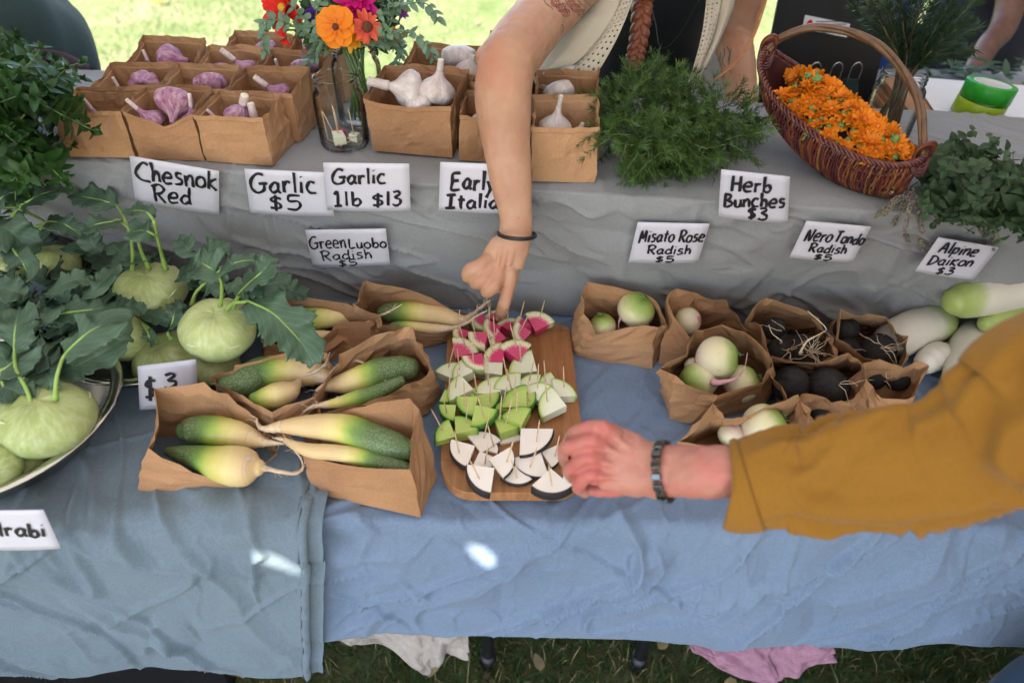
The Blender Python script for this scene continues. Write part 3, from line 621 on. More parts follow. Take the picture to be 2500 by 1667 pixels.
card('white price card reading Herb Bunches $3 left of the basket', [(30, 1158), (500, 1208), (485, 1527), (10, 1483)], [('Herb', 95, 1298, 365, 1312, 105), ('Bunches', 45, 1405, 460, 1415, 90), ('$3', 205, 1485, 345, 1500, 80)], 'D', FACE, .025, .0023)
card('white price card reading Misato Rose Radish $5 above the rose radish bags', [(720, 118), (1212, 130), (1130, 395), (655, 395)], [('Misato', 725, 255, 960, 245, 85), ('Rose', 990, 250, 1165, 245, 80), ('Radish', 775, 330, 1075, 332, 60), ('$5', 835, 388, 960, 386, 42)], 'G', FACE, .025, .0018)
card('white price card reading Nero Tondo Radish $5 above the black radish bags', [(473, 110), (917, 150), (790, 392), (355, 362)], [('Nero', 450, 245, 635, 245, 82), ('Tondo', 655, 248, 850, 270, 72), ('Radish', 475, 315, 735, 328, 58), ('$5', 515, 368, 635, 375, 38)], 'H', FACE, .025, .0018)
card('white price card reading Alpine Daikon $3 above the daikons at the right', [(1375, 222), (1792, 292), (1615, 514), (1213, 455)], [('Alpine', 1370, 318, 1620, 350, 68), ('DaiKon', 1290, 400, 1590, 418, 60), ('$3', 1345, 466, 1465, 472, 45)], 'H', FACE, .025, .0017)
FP = Plane(Vector((0, FRONT_Y - .035, T - .03)), Vector((1, FRONT_Y - .035, T - .03)), Vector((0, FRONT_Y - .055, T - .3)))
card('white card reading kohlrabi hanging on the cloth edge at far left', [(-230, 1110), (297, 1103), (418, 1368), (-150, 1372)], [('kohlrabi', -250, 1270, 320, 1278, 85)], 'I', FP, .022, .0024)
_a, _b = W('I', 955, 422, T + .034), W('I', 1358, 378, T + .034); K3P = Plane(_a, _b, _a + Vector((0, .012, .1)))
card('small white card reading $3 standing against the steel bowl', [(940, 122), (1340, 75), (1358, 375), (955, 422)], [('$', 990, 345, 1075, 330, 150), ('3', 1125, 275, 1215, 262, 100)], 'I', K3P, 0, .0025)

# ------------------------------------------------------------------ paper bags
def bag(lab, group, rim, base=None, zone='S', z0=T, shrink=.92, seed=0, crum=1.0, rimtop=False, seg=3, loc=None, sub=8, name='paper_bag'):
    """rim: (x,y,height) ; base: (x,y). Paper walls run from the base ring to the rim ring"""
    n = len(rim)
    R = [p if isinstance(p, Vector) else W(zone, p[0], p[1], z0 + p[2]) for p in rim]
    if base is None:
        c = sum(R, Vector()) / n; B = [Vector((c.x + (p.x - c.x) * shrink, c.y + (p.y - c.y) * shrink, z0 + .003)) for p in R]
    else: B = [p if isinstance(p, Vector) else W(zone, p[0], p[1], z0 + .003) for p in base]
    R = np.array(R); B = np.array(B); c3 = B.mean(0)
    def loop(P):
        out = []
        for i in range(n):
            a, b = P[i], P[(i + 1) % n]
            for k in range(seg): out.append(a + (b - a) * k / seg)
        return np.array(out)
    r, b = loop(R), loop(B); m = len(r)
    r += .0035 * np.stack([vn(np.arange(m) * .45, 0, 0, seed), vn(np.arange(m) * .45, 5, 0, seed), vn(np.arange(m) * .6, 9, 0, seed)], 1) * crum
    t = np.linspace(0, 1, sub)[None, :, None]
    P = b[:, None] * (1 - t) + r[:, None] * t
    out = P - (c3 + (R.mean(0) - c3) * t); out[..., 2] = 0; out /= np.linalg.norm(out, axis=2)[..., None] + 1e-6
    x, y, z = P[..., 0] * 1., P[..., 1] * 1., P[..., 2] * 1.
    f = 26; fac = ridge(x * f, y * f, z * f, seed + 3, 2.0) * .006 - .002 + .0055 * vn(x * 75, y * 75, z * 75, seed + 8) + .006 * vn(x * 14, y * 14, z * 14, seed + 5)
    tt_ = t[..., 0]; fac = fac * crum * np.minimum(1, tt_ * 5 + .15)
    P = P + out * fac[..., None]; P[..., 2] += fac * .3 * (tt_ > .05)
    root = empty(name, Vector(c3), lab, 'paper bag', group)
    mb = MB(); mb.add(P, gridf(m, sub, True)); o = mb.build('bag_wall', PAPER, root, smooth=False); solid(o, .0004)
    mb = MB(); cc_ = np.vstack([b, c3[None]]); mb.add(cc_ + np.array((0, 0, .0015)), [(i, (i + 1) % m, m) for i in range(m)]); mb.build('bag_bottom', PAPER, root)
    return root
def neat_bag(lab, group, bl, br, zone, dep, hf, hb=None, seed=0, dip=0, taper=1.0, z0=U, crum=.45, fold=True):
    "square cut bag from its two front bottom corners; hf/hb = front and back rim heights"
    L = W(zone, *bl, z0); Rr = W(zone, *br, z0); x = (Rr - L).normalized(); y = Vector((-x.y, x.x, 0)); w_ = (Rr - L).length * .95; L = L + x * w_ * .025; hb = hb or hf
    q = lambda a, b, h: L + x * (w_ * .5 + a * w_ * .5) + y * (dep * .5 + b * dep * .5) + Vector((0, 0, h))
    t_ = taper; r = random.Random(seed)
    B = [q(-1, -1, .003), q(0, -1, .003), q(1, -1, .003), q(1.0, 0, .003), q(1, 1, .003), q(0, 1, .003), q(-1, 1, .003), q(-1, 0, .003)]
    j = lambda: r.uniform(-.05, .05)
    R_ = [q(-t_ + j(), -t_ * .95 + j(), hf * (1 + j() * .6)), q(j(), -t_ * 1.02 + (.12 if dip else 0), hf - dip), q(t_ + j(), -t_ * .95 + j(), hf * (1 + j() * .6)), q(t_ * .96 + j(), 0, (hf + hb) / 2),
         q(t_ + j(), t_ * .95, hb * (1 + j() * .8)), q(j(), t_, hb * (1 + j() * .5)), q(-t_ + j(), t_ * .95, hb * (1 + j() * .8)), q(-t_ * .96 + j(), 0, (hf + hb) / 2)]
    o = bag(lab, group, R_, B, z0=z0, seed=seed, crum=crum, seg=6, sub=12)
    if fold:   # turned-over cuff below the rim
        w0 = [c for c in o.children if c.name.startswith('bag_wall')][0]; me = w0.data; V = np.zeros(len(me.vertices) * 3); me.vertices.foreach_get('co', V); V = V.reshape(-1, 12, 3)
        c = V[:, 6].mean(0); d = V - c; d[..., 2] = 0; d /= np.linalg.norm(d, axis=2)[..., None]
        V[:, 10:] += d[:, 10:] * .0012; V[:, 9] += (V[:, 10] - V[:, 9]) * .82 - d[:, 10] * .0014; me.vertices.foreach_set('co', V.ravel()); me.update()
    o['_q'] = 1; return o, q, w_, dep
# front table: six bags of green radishes and nine bags of round radishes
GB = 'open kraft bags of long green radishes'
bag('low kraft bag of two green radishes at the front left corner', GB,
    [(1010,695,.10),(1320,840,.055),(1650,952,.012),(1925,690,.03),(1760,500,.065),(1560,320,.10),(1390,247,.125),(1065,290,.12),(1095,520,.105)],
    [(945,990),(1300,1000),(1690,975),(1880,770),(1700,690),(1500,660),(1250,645),(1080,640),(1000,820)], 'I', seed=1, crum=.7)
bag('kraft bag nearest the viewer, its folded bottom facing right', GB,
    [(385,735,.045),(780,815,.075),(1135,842,.105),(1133,640,.125),(1190,420,.14),(1140,345,.14),(900,365,.125),(650,430,.09),(520,470,.06),(400,600,.05)],
    [(470,990),(830,1075),(1195,1155),(1250,1010),(1310,870),(1150,830),(900,800),(650,780),(520,790),(440,880)], 'J', seed=2, crum=.6)
bag('crumpled kraft bag between the $3 card and its neighbour', GB,
    [(536,932,.09),(625,985,.09),(668,1007,.09),(764,968,.09),(815,886,.1),(803,857,.11),(707,857,.11),(600,893,.1),(560,905,.1),(510,915,.09)],
    [(550,1030),(640,1075),(680,1095),(770,1050),(800,975),(790,945),(707,950),(620,985),(580,1000),(540,1010)], 'S', seed=3)
bag('rounded kraft bag of dark green radishes beside the cutting board', GB,
    [(832,864,.12),(950,811,.13),(996,811,.13),(1022,850,.12),(1048,905,.10),(1025,925,.09),(980,940,.09),(940,965,.085),(865,990,.08),(780,1012,.08),(768,960,.09),(800,900,.11)],
    [(850,950),(950,905),(1010,900),(1065,930),(1078,958),(1045,1008),(1000,1030),(950,1050),(870,1075),(790,1085),(770,1040),(800,980)], 'S', seed=4)
bag('rear left kraft bag half hidden by a drooping leaf', GB,
    [(707,728,.1),(782,722,.11),(864,753,.1),(925,765,.09),(900,788,.08),(822,793,.08),(770,830,.08),(700,850,.08),(640,830,.09),(650,760,.1)],
    [(700,820),(782,815),(860,850),(915,860),(900,880),(830,885),(780,905),(700,920),(650,910),(640,850)], 'S', seed=5)
bag('kraft bag against the grey cloth whose radish tails touch the board', GB,
    [(873,711,.12),(889,680,.135),(957,695,.125),(1053,728,.1),(1130,765,.06),(1112,800,.04),(1095,812,.035),(1000,805,.07),(932,797,.08),(925,770,.10),(860,745,.11)],
    [(885,820),(900,790),(960,785),(1050,800),(1120,815),(1108,828),(1060,845),(985,857),(895,840),(875,838),(870,828)], 'S', seed=6)
RB = 'open kraft bags of round radishes'
bag('kraft bag at the back right corner of the cutting board', RB,
    [(440,880,.07),(640,840,.08),(840,838,.09),(912,830,.10),(860,700,.11),(780,605,.12),(550,562,.125),(390,535,.14),(345,620,.12),(370,740,.1)],
    [(300,1030),(540,1085),(820,1130),(890,960),(870,880),(780,830),(550,820),(380,830),(260,900),(250,970)], 'G', seed=7, crum=.8)
bag('kraft bag holding a pinkish radish behind two others', RB,
    [(930,590,.14),(1100,590,.13),(1330,665,.12),(1450,810,.10),(1555,905,.08),(1350,960,.07),(1080,905,.08),(960,760,.11)],
    [(870,930),(1080,880),(1300,890),(1450,930),(1500,1020),(1300,1060),(1090,1080),(860,1090)], 'G', seed=8)
bag('wide kraft bag of three rose radishes, centre of the right group', RB,
    [(855,1120,.10),(980,1180,.095),(1270,1290,.085),(1590,1210,.1),(1645,1110,.11),(1560,960,.12),(1440,870,.13),(1290,820,.14),(1120,870,.12),(1040,1000,.11)],
    [(900,1330),(940,1465),(1080,1498),(1590,1380),(1620,1300),(1600,1200),(1440,1120),(1280,1100),(1100,1130),(960,1200)], 'G', seed=9)
bag('crumpled kraft bag in front, partly under the mustard sleeve', RB,
    [(990,630,.05),(1110,490,.10),(1232,352,.13),(1290,490,.105),(1450,480,.10),(1660,360,.12),(1840,315,.13),(1900,490,.1),(1700,720,.05),(1300,700,.05)],
    [(1060,720),(1120,640),(1220,600),(1350,590),(1480,590),(1650,570),(1850,550),(1900,650),(1750,790),(1300,790)], 'K', seed=10)
bag('kraft bag of stringy rooted black radishes at the back', RB,
    [(150,648,.14),(260,660,.135),(510,745,.12),(600,850,.11),(665,1040,.09),(500,1108,.08),(215,1025,.09),(190,830,.11),(50,790,.10)],
    [(90,880),(230,880),(480,880),(620,960),(650,1100),(480,1200),(240,1160),(150,1060),(40,1010)], 'H', seed=11)
bag('dark kraft bag of black radishes beside the daikons', RB,
    [(705,715,.13),(850,765,.12),(1010,765,.13),(1050,870,.11),(1140,905,.1),(1110,1090,.07),(870,1050,.08),(660,900,.11)],
    [(620,920),(850,900),(1010,890),(1080,960),(1120,1040),(1100,1180),(870,1170),(640,1100)], 'H', seed=12)
bag('kraft bag of two large black radishes in the middle', RB,
    [(205,1030,.11),(560,1110,.1),(770,1010,.12),(850,1080,.115),(860,1210,.1),(800,1340,.08),(600,1385,.07),(330,1330,.08),(240,1180,.1)],
    [(220,1160),(560,1180),(770,1150),(860,1200),(880,1330),(800,1450),(600,1480),(330,1440),(250,1300)], 'H', seed=13)
bag('kraft bag of black radishes just above the mustard sleeve', RB,
    [(850,1060,.11),(970,1060,.1),(1130,1110,.09),(1270,1040,.11),(1330,1090,.1),(1200,1290,.08),(1000,1330,.07),(880,1200,.09)], None, 'H', seed=14)
bag('shadowed kraft bag of black radishes against the front sleeve', RB,
    [(440,1300,.11),(560,1310,.1),(700,1350,.1),(830,1450,.1),(700,1600,.08),(520,1580,.08),(470,1420,.1)], None, 'H', seed=15)

# ------------------------------------------------------------------ long roots
def rootlets(mb, c, d, n, L, seed, r=.0005, spread=1.0, droop=.4):
    rr = random.Random(seed)
    for i in range(n):
        a = Vector((rr.uniform(-1, 1), rr.uniform(-1, 1), rr.uniform(-.5, .8))) * spread + d
        a.normalize(); p = Vector(c) + Vector((rr.uniform(-1, 1), rr.uniform(-1, 1), rr.uniform(-1, 1))) * .004; P = [p.copy()]
        l = L * rr.uniform(.4, 1.2)
        for k in range(5):
            a = (a + Vector((rr.uniform(-1, 1), rr.uniform(-1, 1), rr.uniform(-1, 1))) * .45 + Vector((0, 0, -.12 * droop))).normalized(); p = p + a * l / 5; P.append(p.copy())
        tube(mb, P, np.linspace(r, r * .35, 6), 5)
def longroot(name, lab, cat, group, zone, pts, tr, scale, mat, sign=-1, h=.05, root_from=None, hairs=(0, 0), seed=0, z0=T, rings=0):
    """pts (x,y,halfwidth[,h]); colour coordinate crosses .5 at x=tr (sign: -1 when the green end is at small x)"""
    rr = random.Random(seed); C = []; R_ = []; X = []
    for p in pts:
        hh = p[3] if len(p) > 3 else h
        q = W(zone, p[0], p[1], z0 + hh); C.append(q); R_.append(px2m(zone, p[2], q)); X.append(p[0])
    k = root_from if root_from is not None else len(pts)
    root = empty(name, C[0] - Vector((0, 0, R_[0])), lab, cat, group)
    def cv(x): return np.clip(.5 + (np.asarray(x) - tr) / scale * (1 if sign < 0 else -1), 0, 1)
    D = np.column_stack([np.array(C), R_, X])[:k + 1 if k < len(pts) else k]
    Q = spl(D, len(D) * 8)
    # round the blunt end
    e = np.array([.98, .86, .62, .3]); q0 = Q[0]; d0 = (Q[0] - Q[2])[:3]; d0 /= np.linalg.norm(d0)
    cap = np.array([np.concatenate([q0[:3] + d0 * q0[3] * .75 * a, [q0[3] * math.sqrt(1 - a * a)], q0[4:]]) for a in e])
    if Q[-1][3] > .006:
        q1 = Q[-1]; d1 = (Q[-1] - Q[-3])[:3]; d1 /= np.linalg.norm(d1)
        cap2 = np.array([np.concatenate([q1[:3] + d1 * q1[3] * .75 * a, [q1[3] * math.sqrt(1 - a * a)], q1[4:]]) for a in e[::-1]]); Q = np.vstack([Q, cap2])
    Q = np.vstack([cap, Q])
    wb = lambda t, a: 1 + .032 * vn(t * 7, np.cos(a) * 1.2, np.sin(a) * 1.2, seed) + (.003 if name == 'daikon' else .008) * np.sin(t * 90 + 3 * vn(t * 5, a * .0, 0, seed))
    mb = MB(); tube(mb, Q[:, :3], np.maximum(Q[:, 3], .0008), 18, cc=cv(Q[:, 4]), wob=wb); mb.build('body', mat, root)
    if k < len(pts):
        Dt = spl(np.column_stack([np.array(C), R_])[k - 1:], (len(pts) - k + 1) * 6)
        rt = M_ROOT; mb = MB(); tube(mb, Dt[:, :3] + np.array((0, 0, .0)), np.maximum(Dt[:, 3] * 1.0, .0008), 8, wob=lambda t, a: 1 + .18 * vn(t * 14, np.cos(a), np.sin(a), seed))
        for i in range(hairs[0]):
            j = rr.randrange(max(1, len(Dt) // 6), len(Dt)); d = Vector(Dt[j][:3] - Dt[j - 1][:3]).normalized()
            rootlets(mb, Dt[j][:3], d, 1, hairs[1], seed * 31 + i)
        mb.build('taproot', rt, root)
    return root
LG = 'long green radishes in the kraft bags'
def lr(lab, zone, pts, tr, scale, sign, h, rf, hairs=(10, .02), seed=0): return longroot('green_radish', lab, 'radish', LG, zone, pts, tr, scale, M_LUOBO, sign, h, rf, hairs, seed)
lr('upper radish with dark speckled top in the front left bag', 'I', [(1250,570,62),(1290,562,90),(1400,560,105),(1500,572,108),(1620,590,95),(1720,620,72),(1800,640,36),(1870,646,18),(1945,650,8,.055)], 1480, 520, -1, .055, 6, (12, .015), 1)
lr('lower radish with yellow bulging end in the front left bag', 'I', [(1150,705,32),(1250,725,62),(1400,760,98),(1520,790,128),(1640,808,138),(1715,812,118),(1765,815,60),(1820,822,20),(1900,840,15,.045),(2020,855,11,.034),(2070,810,9,.034),(2050,740,7,.04),(1990,670,6,.06)], 1440, 520, -1, .050, 6, (22, .018), 2)
lr('radish pointing left with ringed body, upper one in the nearest bag', 'J', [(1120,700,70),(1000,660,98),(850,610,108),(700,560,106),(550,540,96),(400,532,75),(250,535,45),(150,550,26),(90,535,12),(72,480,5)], 760, 520, 1, .075, 7, (10, .015), 3)
lr('knobbly radish lying lower in the nearest bag', 'J', [(1120,832,42),(1050,812,58),(900,775,68),(750,738,66),(600,712,58),(450,700,50),(350,670,36),(270,630,18),(200,612,6)], 830, 420, 1, .062, 7, (14, .02), 4)
lr('fat radish with dark green left end in the crumpled bag', 'J', [(-120,270,90),(0,230,115),(100,178,118),(250,160,112),(400,155,108),(480,170,88),(560,190,50),(640,135,22),(700,100,15),(760,85,12,.085),(850,130,10,.085),(920,180,9,.08),(965,240,5,.075)], 190, 420, -1, .07, 6, (8, .015), 5)
lr('shorter cream radish in front in the crumpled bag', 'J', [(60,350,52),(130,342,76),(220,320,90),(300,290,74),(345,255,38),(380,200,13),(470,160,10,.09),(540,110,8,.095),(575,30,4,.10)], 90, 380, -1, .075, 4, (14, .02), 6)
lr('dark mottled green radish in the rounded bag', 'J', [(1130,140,78),(1060,142,96),(950,165,108),(850,195,108),(700,235,84),(600,252,52),(520,272,22),(480,292,9)], 830, 380, 1, .07, 6, (8, .02), 7)
lr('slim light green radish at the front rim of the rounded bag', 'J', [(1060,225,38),(980,262,48),(870,312,56),(750,342,54),(640,370,40),(540,388,24),(450,402,13),(380,450,9,.06),(340,492,5,.055)], 740, 700, 1, .078, 5, (18, .03), 8)
lr('green and yellow radish in the rear left bag', 'F', [(140,870,60),(300,805,84),(450,782,86),(600,770,70),(720,762,52),(780,772,24),(860,770,13),(950,745,9,.095),(1070,680,4,.11)], 450, 520, -1, .065, 5, (10, .025), 9)
lr('pale radish with long forked tail in the rear left bag', 'F', [(300,905,48),(400,905,48),(500,900,44),(600,890,28),(700,868,16),(800,820,12,.07),(900,770,8,.08),(960,742,4,.09)], 260, 300, -1, .055, 3, (6, .03), 10)
lr('upper radish with green shoulder in the bag by the grey cloth', 'F', [(930,740,48),(980,735,72),(1100,735,80),(1200,740,80),(1320,756,72),(1420,780,52),(1490,782,28),(1560,742,14),(1620,690,9,.08),(1672,655,4,.09)], 1090, 380, -1, .06, 6, (16, .025), 11)
lr('thin lower radish whose tail reaches over the board', 'F', [(980,835,22),(1040,828,34),(1150,835,38),(1280,845,34),(1400,842,20),(1500,812,12),(1580,760,8,.07),(1650,722,4,.085)], 1080, 300, -1, .055, 4, (10, .02), 12)
DK = 'white daikons with green shoulders'
def dk(lab, zone, pts, tr, scale, sign, h, seed): return longroot('daikon', lab, 'daikon', DK, zone, pts, tr, scale, M_DAIKON, sign, h, None, seed=seed)
D1 = dk('white daikon with green right end beside the dark bag', 'H', [(1440,770,60),(1400,790,115),(1330,815,138),(1220,855,145),(1120,900,140),(1040,940,120),(980,970,80)], 1290, 330, 1, .05, 1)
D2 = dk('largest daikon with a cut green crown at the right edge', 'H', [(1490,662,95),(1540,650,125),(1640,630,140),(1780,600,146),(1950,570,146),(2150,535,140)], 1600, 330, -1, .135, 2)
D3 = dk('green topped daikon with crown partly behind the sleeve', 'H', [(1700,810,60),(1750,800,100),(1850,790,120),(1980,775,125),(2150,760,120)], 1980, 330, -1, .09, 3)
D4 = dk('upright daikon pointing toward the sleeve, green at top', 'H', [(1600,870,85),(1590,930,118),(1570,1020,125),(1540,1130,120),(1510,1230,95)], 0, 1, -1, .04, 4)
me = [c for c in D4.children if c.name.startswith('body')][0].data; cc_ = np.zeros(len(me.vertices) * 3); me.attributes['cc'].data.foreach_get('vector', cc_); cc_ = cc_.reshape(-1, 3); cc_[:, 0] = np.clip(.3 + np.repeat(np.arange(len(cc_) // 18), 18) / (len(cc_) // 18) * 1.1, 0, 1); me.attributes['cc'].data.foreach_set('vector', cc_.ravel())
D5 = dk('small blunt white daikon end in front of the upright one', 'H', [(1420,1000,60),(1380,1020,92),(1330,1050,95),(1290,1080,80)], 2000, 200, 1, .035, 5)
D6 = dk('green tipped daikon in shadow below the others', 'H', [(1460,950,50),(1520,930,70),(1640,880,80),(1760,860,80)], 1500, 500, -1, .02, 6)
for dd, (x, y, h, r) in zip((D2, D3, D1), ((1490, 690, .09, 48), (1712, 745, .085, 45), (1462, 745, .06, 34))):
    mb = MB(); c = W('H', x, y, T + h); rr = px2m('H', r, c); ax = Vector((-.8, -.5, .25)) if dd is not D1 else Vector((.8, .3, .4))
    rootlets(mb, c, ax, 26, .012, x, .0016, 1.0); ball(mb, c, (rr * .5, rr * .4, rr * .6), 10, 6); mb.build('cut_crown', M_STEMD if 'M_STEMD' in globals() else M_CALYX, dd)

# ------------------------------------------------------------------ round radishes
def roundroot(lab, zone, x, y, r, h, mat, kind, tail=None, seed=0, axis=None, hair=0, sq=.93):
    c = W(zone, x, y, T + h); R = px2m(zone, r, c); rr = random.Random(seed)
    root = empty('rose_radish' if kind == 'rose' else 'black_radish', c - Vector((0, 0, R)), lab, 'radish', 'round rose radishes' if kind == 'rose' else 'round black radishes')
    ax = Vector(axis or (rr.uniform(-1, 1), rr.uniform(-1, .2), rr.uniform(.2, 1))).normalized()      # green crown direction
    M = ax.to_track_quat('Z', 'X').to_matrix()
    fn = lambda th, ph: (1 + .025 * np.cos(th * 2 + seed)) * (1 - .06 * np.exp(-(ph / .25) ** 2)) * (1 + .04 * np.exp(-((ph - pi) / .35) ** 2)) + .012 * vn(np.cos(th) * 2, np.sin(th) * 2, ph * 2, seed)
    mb = MB(); ball(mb, c, (R, R, R * sq), 28, 18, M, fn=fn); mb.build('body', mat, root)
    if kind == 'rose':
        mb = MB(); cr = c + ax * R * sq * .95
        for k in range(9): rootlets(mb, cr, ax, 1, .009, seed * 9 + k, .0014)
        mb.build('crown', M_CALYX, root)
    if tail:
        P = [c + (W(zone, *tail[0][:2], T + tail[0][2]) - c) * .8] + [W(zone, a, b, T + d) for a, b, d in tail]; P = spl(P, 18)
        mb = MB(); r0 = R * .22 if kind == 'rose' else R * .10
        tube(mb, P, np.maximum(r0 * (1 - np.linspace(0, 1, 18)) ** 1.4, .0008), 8, wob=lambda t, a: 1 + .2 * vn(t * 12, np.cos(a), 0, seed))
        mb.build('taproot', M_ROOTP if kind == 'rose' else M_ROOT, root)
    if hair:
        mb = MB(); e = Vector(axis_hair(rr)) * R; rootlets(mb, c + e, Vector((.2, -.6, .5)), hair, R * 1.7, seed, .0007, 1.2); mb.build('rootlets', M_ROOT, root)
    return root
def axis_hair(rr): return Vector((rr.uniform(-.3, .4), rr.uniform(-.8, -.4), rr.uniform(.5, .8))).normalized()
R_ = roundroot
R_('round radish with green crown and purple crease on top of its bag', 'G', 708, 718, 128, .085, M_ROSE, 'rose', [(620, 745, .085), (592, 800, .07), (588, 850, .06)], 1, (.35, -.1, .9))
R_('radish half hidden at the left wall of its bag', 'G', 478, 835, 98, .05, M_ROSE, 'rose', None, 2, (-.2, .2, .9)); R_('radish showing only its top behind the bag rim', 'G', 740, 900, 98, .045, M_ROSE, 'rose', None, 3, (0, -.1, -1))
R_('pinkish radish alone in the rear bag', 'G', 1060, 795, 98, .07, M_ROSE, 'rose', [(1130, 850, .05), (1160, 880, .045)], 4, (-.5, .3, -.4)); R_('green radish beneath the pinkish one', 'G', 1050, 890, 88, .035, M_ROSE, 'rose', None, 5, (.1, -.6, .8))
R_('topmost radish of three with green right side', 'G', 1262, 1048, 152, .095, M_ROSE, 'rose', None, 6, (.95, .0, .25)); R_('cream radish with a long pink taproot at the front', 'G', 1135, 1200, 130, .06, M_ROSE, 'rose', [(1262, 1215, .085), (1330, 1205, .09), (1400, 1180, .095), (1450, 1110, .10), (1470, 1010, .115)], 7, (-.9, -.3, .1), sq=1.05)
R_('radish with light green side right of the pink taproot', 'G', 1432, 1222, 128, .055, M_ROSE, 'rose', None, 8, (.9, .1, .5)); R_('small pink radish at the left back of the wide bag', 'G', 1095, 1100, 58, .07, M_ROSE, 'rose', None, 9, (-.3, .5, -.9))
R_('white green radish just above the sleeve', 'K', 1582, 530, 155, .07, M_ROSE, 'rose', None, 10, (.75, .1, .35)); R_('grey radish deep in the front crumpled bag', 'K', 1360, 590, 92, .045, M_ROSE, 'rose', None, 11, (0, 0, -1))
R_('black radish with a mass of pale stringy roots', 'H', 470, 1000, 112, .065, M_NERO, 'black', [(430, 1010, .10), (480, 930, .12), (570, 880, .13), (605, 840, .13), (480, 725, .15)], 12, hair=26)
R_('black radish left of the stringy one', 'H', 290, 995, 92, .055, M_NERO, 'black', [(300, 930, .09), (240, 880, .10), (215, 820, .11)], 13, hair=9); R_('black radish at the back of the stringy bag', 'H', 250, 845, 80, .08, M_NERO, 'black', None, 14, hair=2)
R_('black radish with a pale scar', 'H', 965, 1000, 122, .065, M_NERO, 'black', [(975, 1075, .07), (1005, 1110, .07), (1020, 1180, .075)], 15, hair=10); R_('black radish left of the scarred one', 'H', 745, 1000, 98, .055, M_NERO, 'black', None, 16, hair=2); R_('black radish in the shaded back corner of the dark bag', 'H', 745, 850, 85, .08, M_NERO, 'black', None, 17)
R_('large black radish with vertical pale streaks', 'H', 365, 1225, 128, .06, M_NERO, 'black', None, 18); R_('large smooth black radish right of the streaked one', 'H', 620, 1245, 142, .06, M_NERO, 'black', None, 19, hair=3)
R_('black radish under the pale roots near the sleeve', 'H', 935, 1185, 78, .05, M_NERO, 'black', None, 20, hair=2); R_('black radish at the right end near the sleeve', 'H', 1090, 1190, 86, .05, M_NERO, 'black', None, 21); R_('black radish in shadow in the lowest bag', 'H', 580, 1440, 90, .055, M_NERO, 'black', None, 22)

# ------------------------------------------------------------------ cutting board with radish samples
BZ = T + .024
bq = [np.array(W('S', x, y, BZ)) for x, y in ((1095, 782), (1388, 782), (1441, 1203), (1071, 1203))]
def bmap(u, v): return bq[0] * (1 - u) * (1 - v) + bq[1] * u * (1 - v) + bq[2] * u * v + bq[3] * (1 - u) * v
def rrect(u0, v0, u1, v1, ru, rv, corners='abcd', n=8):
    P = []
    for k, (cu, cv, a0) in enumerate(((u0, v0, 180), (u1, v0, 270), (u1, v1, 0), (u0, v1, 90))):
        if 'abcd'[k] in corners:
            uu = cu + ru * (1 if cu == u0 else -1); vv = cv + rv * (1 if cv == v0 else -1)
            for i in range(n + 1):
                a = radians(a0 + 90 * i / n); P.append(bmap(uu + ru * cos(a), vv + rv * sin(a)))
        else: P.append(bmap(cu, cv))
    return P
rb = empty('cutting_board', Vector((bmap(.5, .5) * 1.0)[:3]) - Vector((0, 0, .022)), 'rounded wooden cutting board covered with radish samples on toothpicks', 'cutting board')
for nm, args, mt in (('board_panel', (0, .075, 1, .845, .01, .01, '', 2), M_WOOD), ('end_band', (0, 0, 1, .0735, .30, .0735, 'ab', 8), M_WOODE), ('end_band', (0, .8465, 1, 1, .22, .150, 'cd', 10), M_WOODE)):
    mb = MB(); slab(mb, rrect(*args), .020, bev=.0015 if nm == 'end_band' else .0006); mb.build(nm, mt, rb, smooth=False)
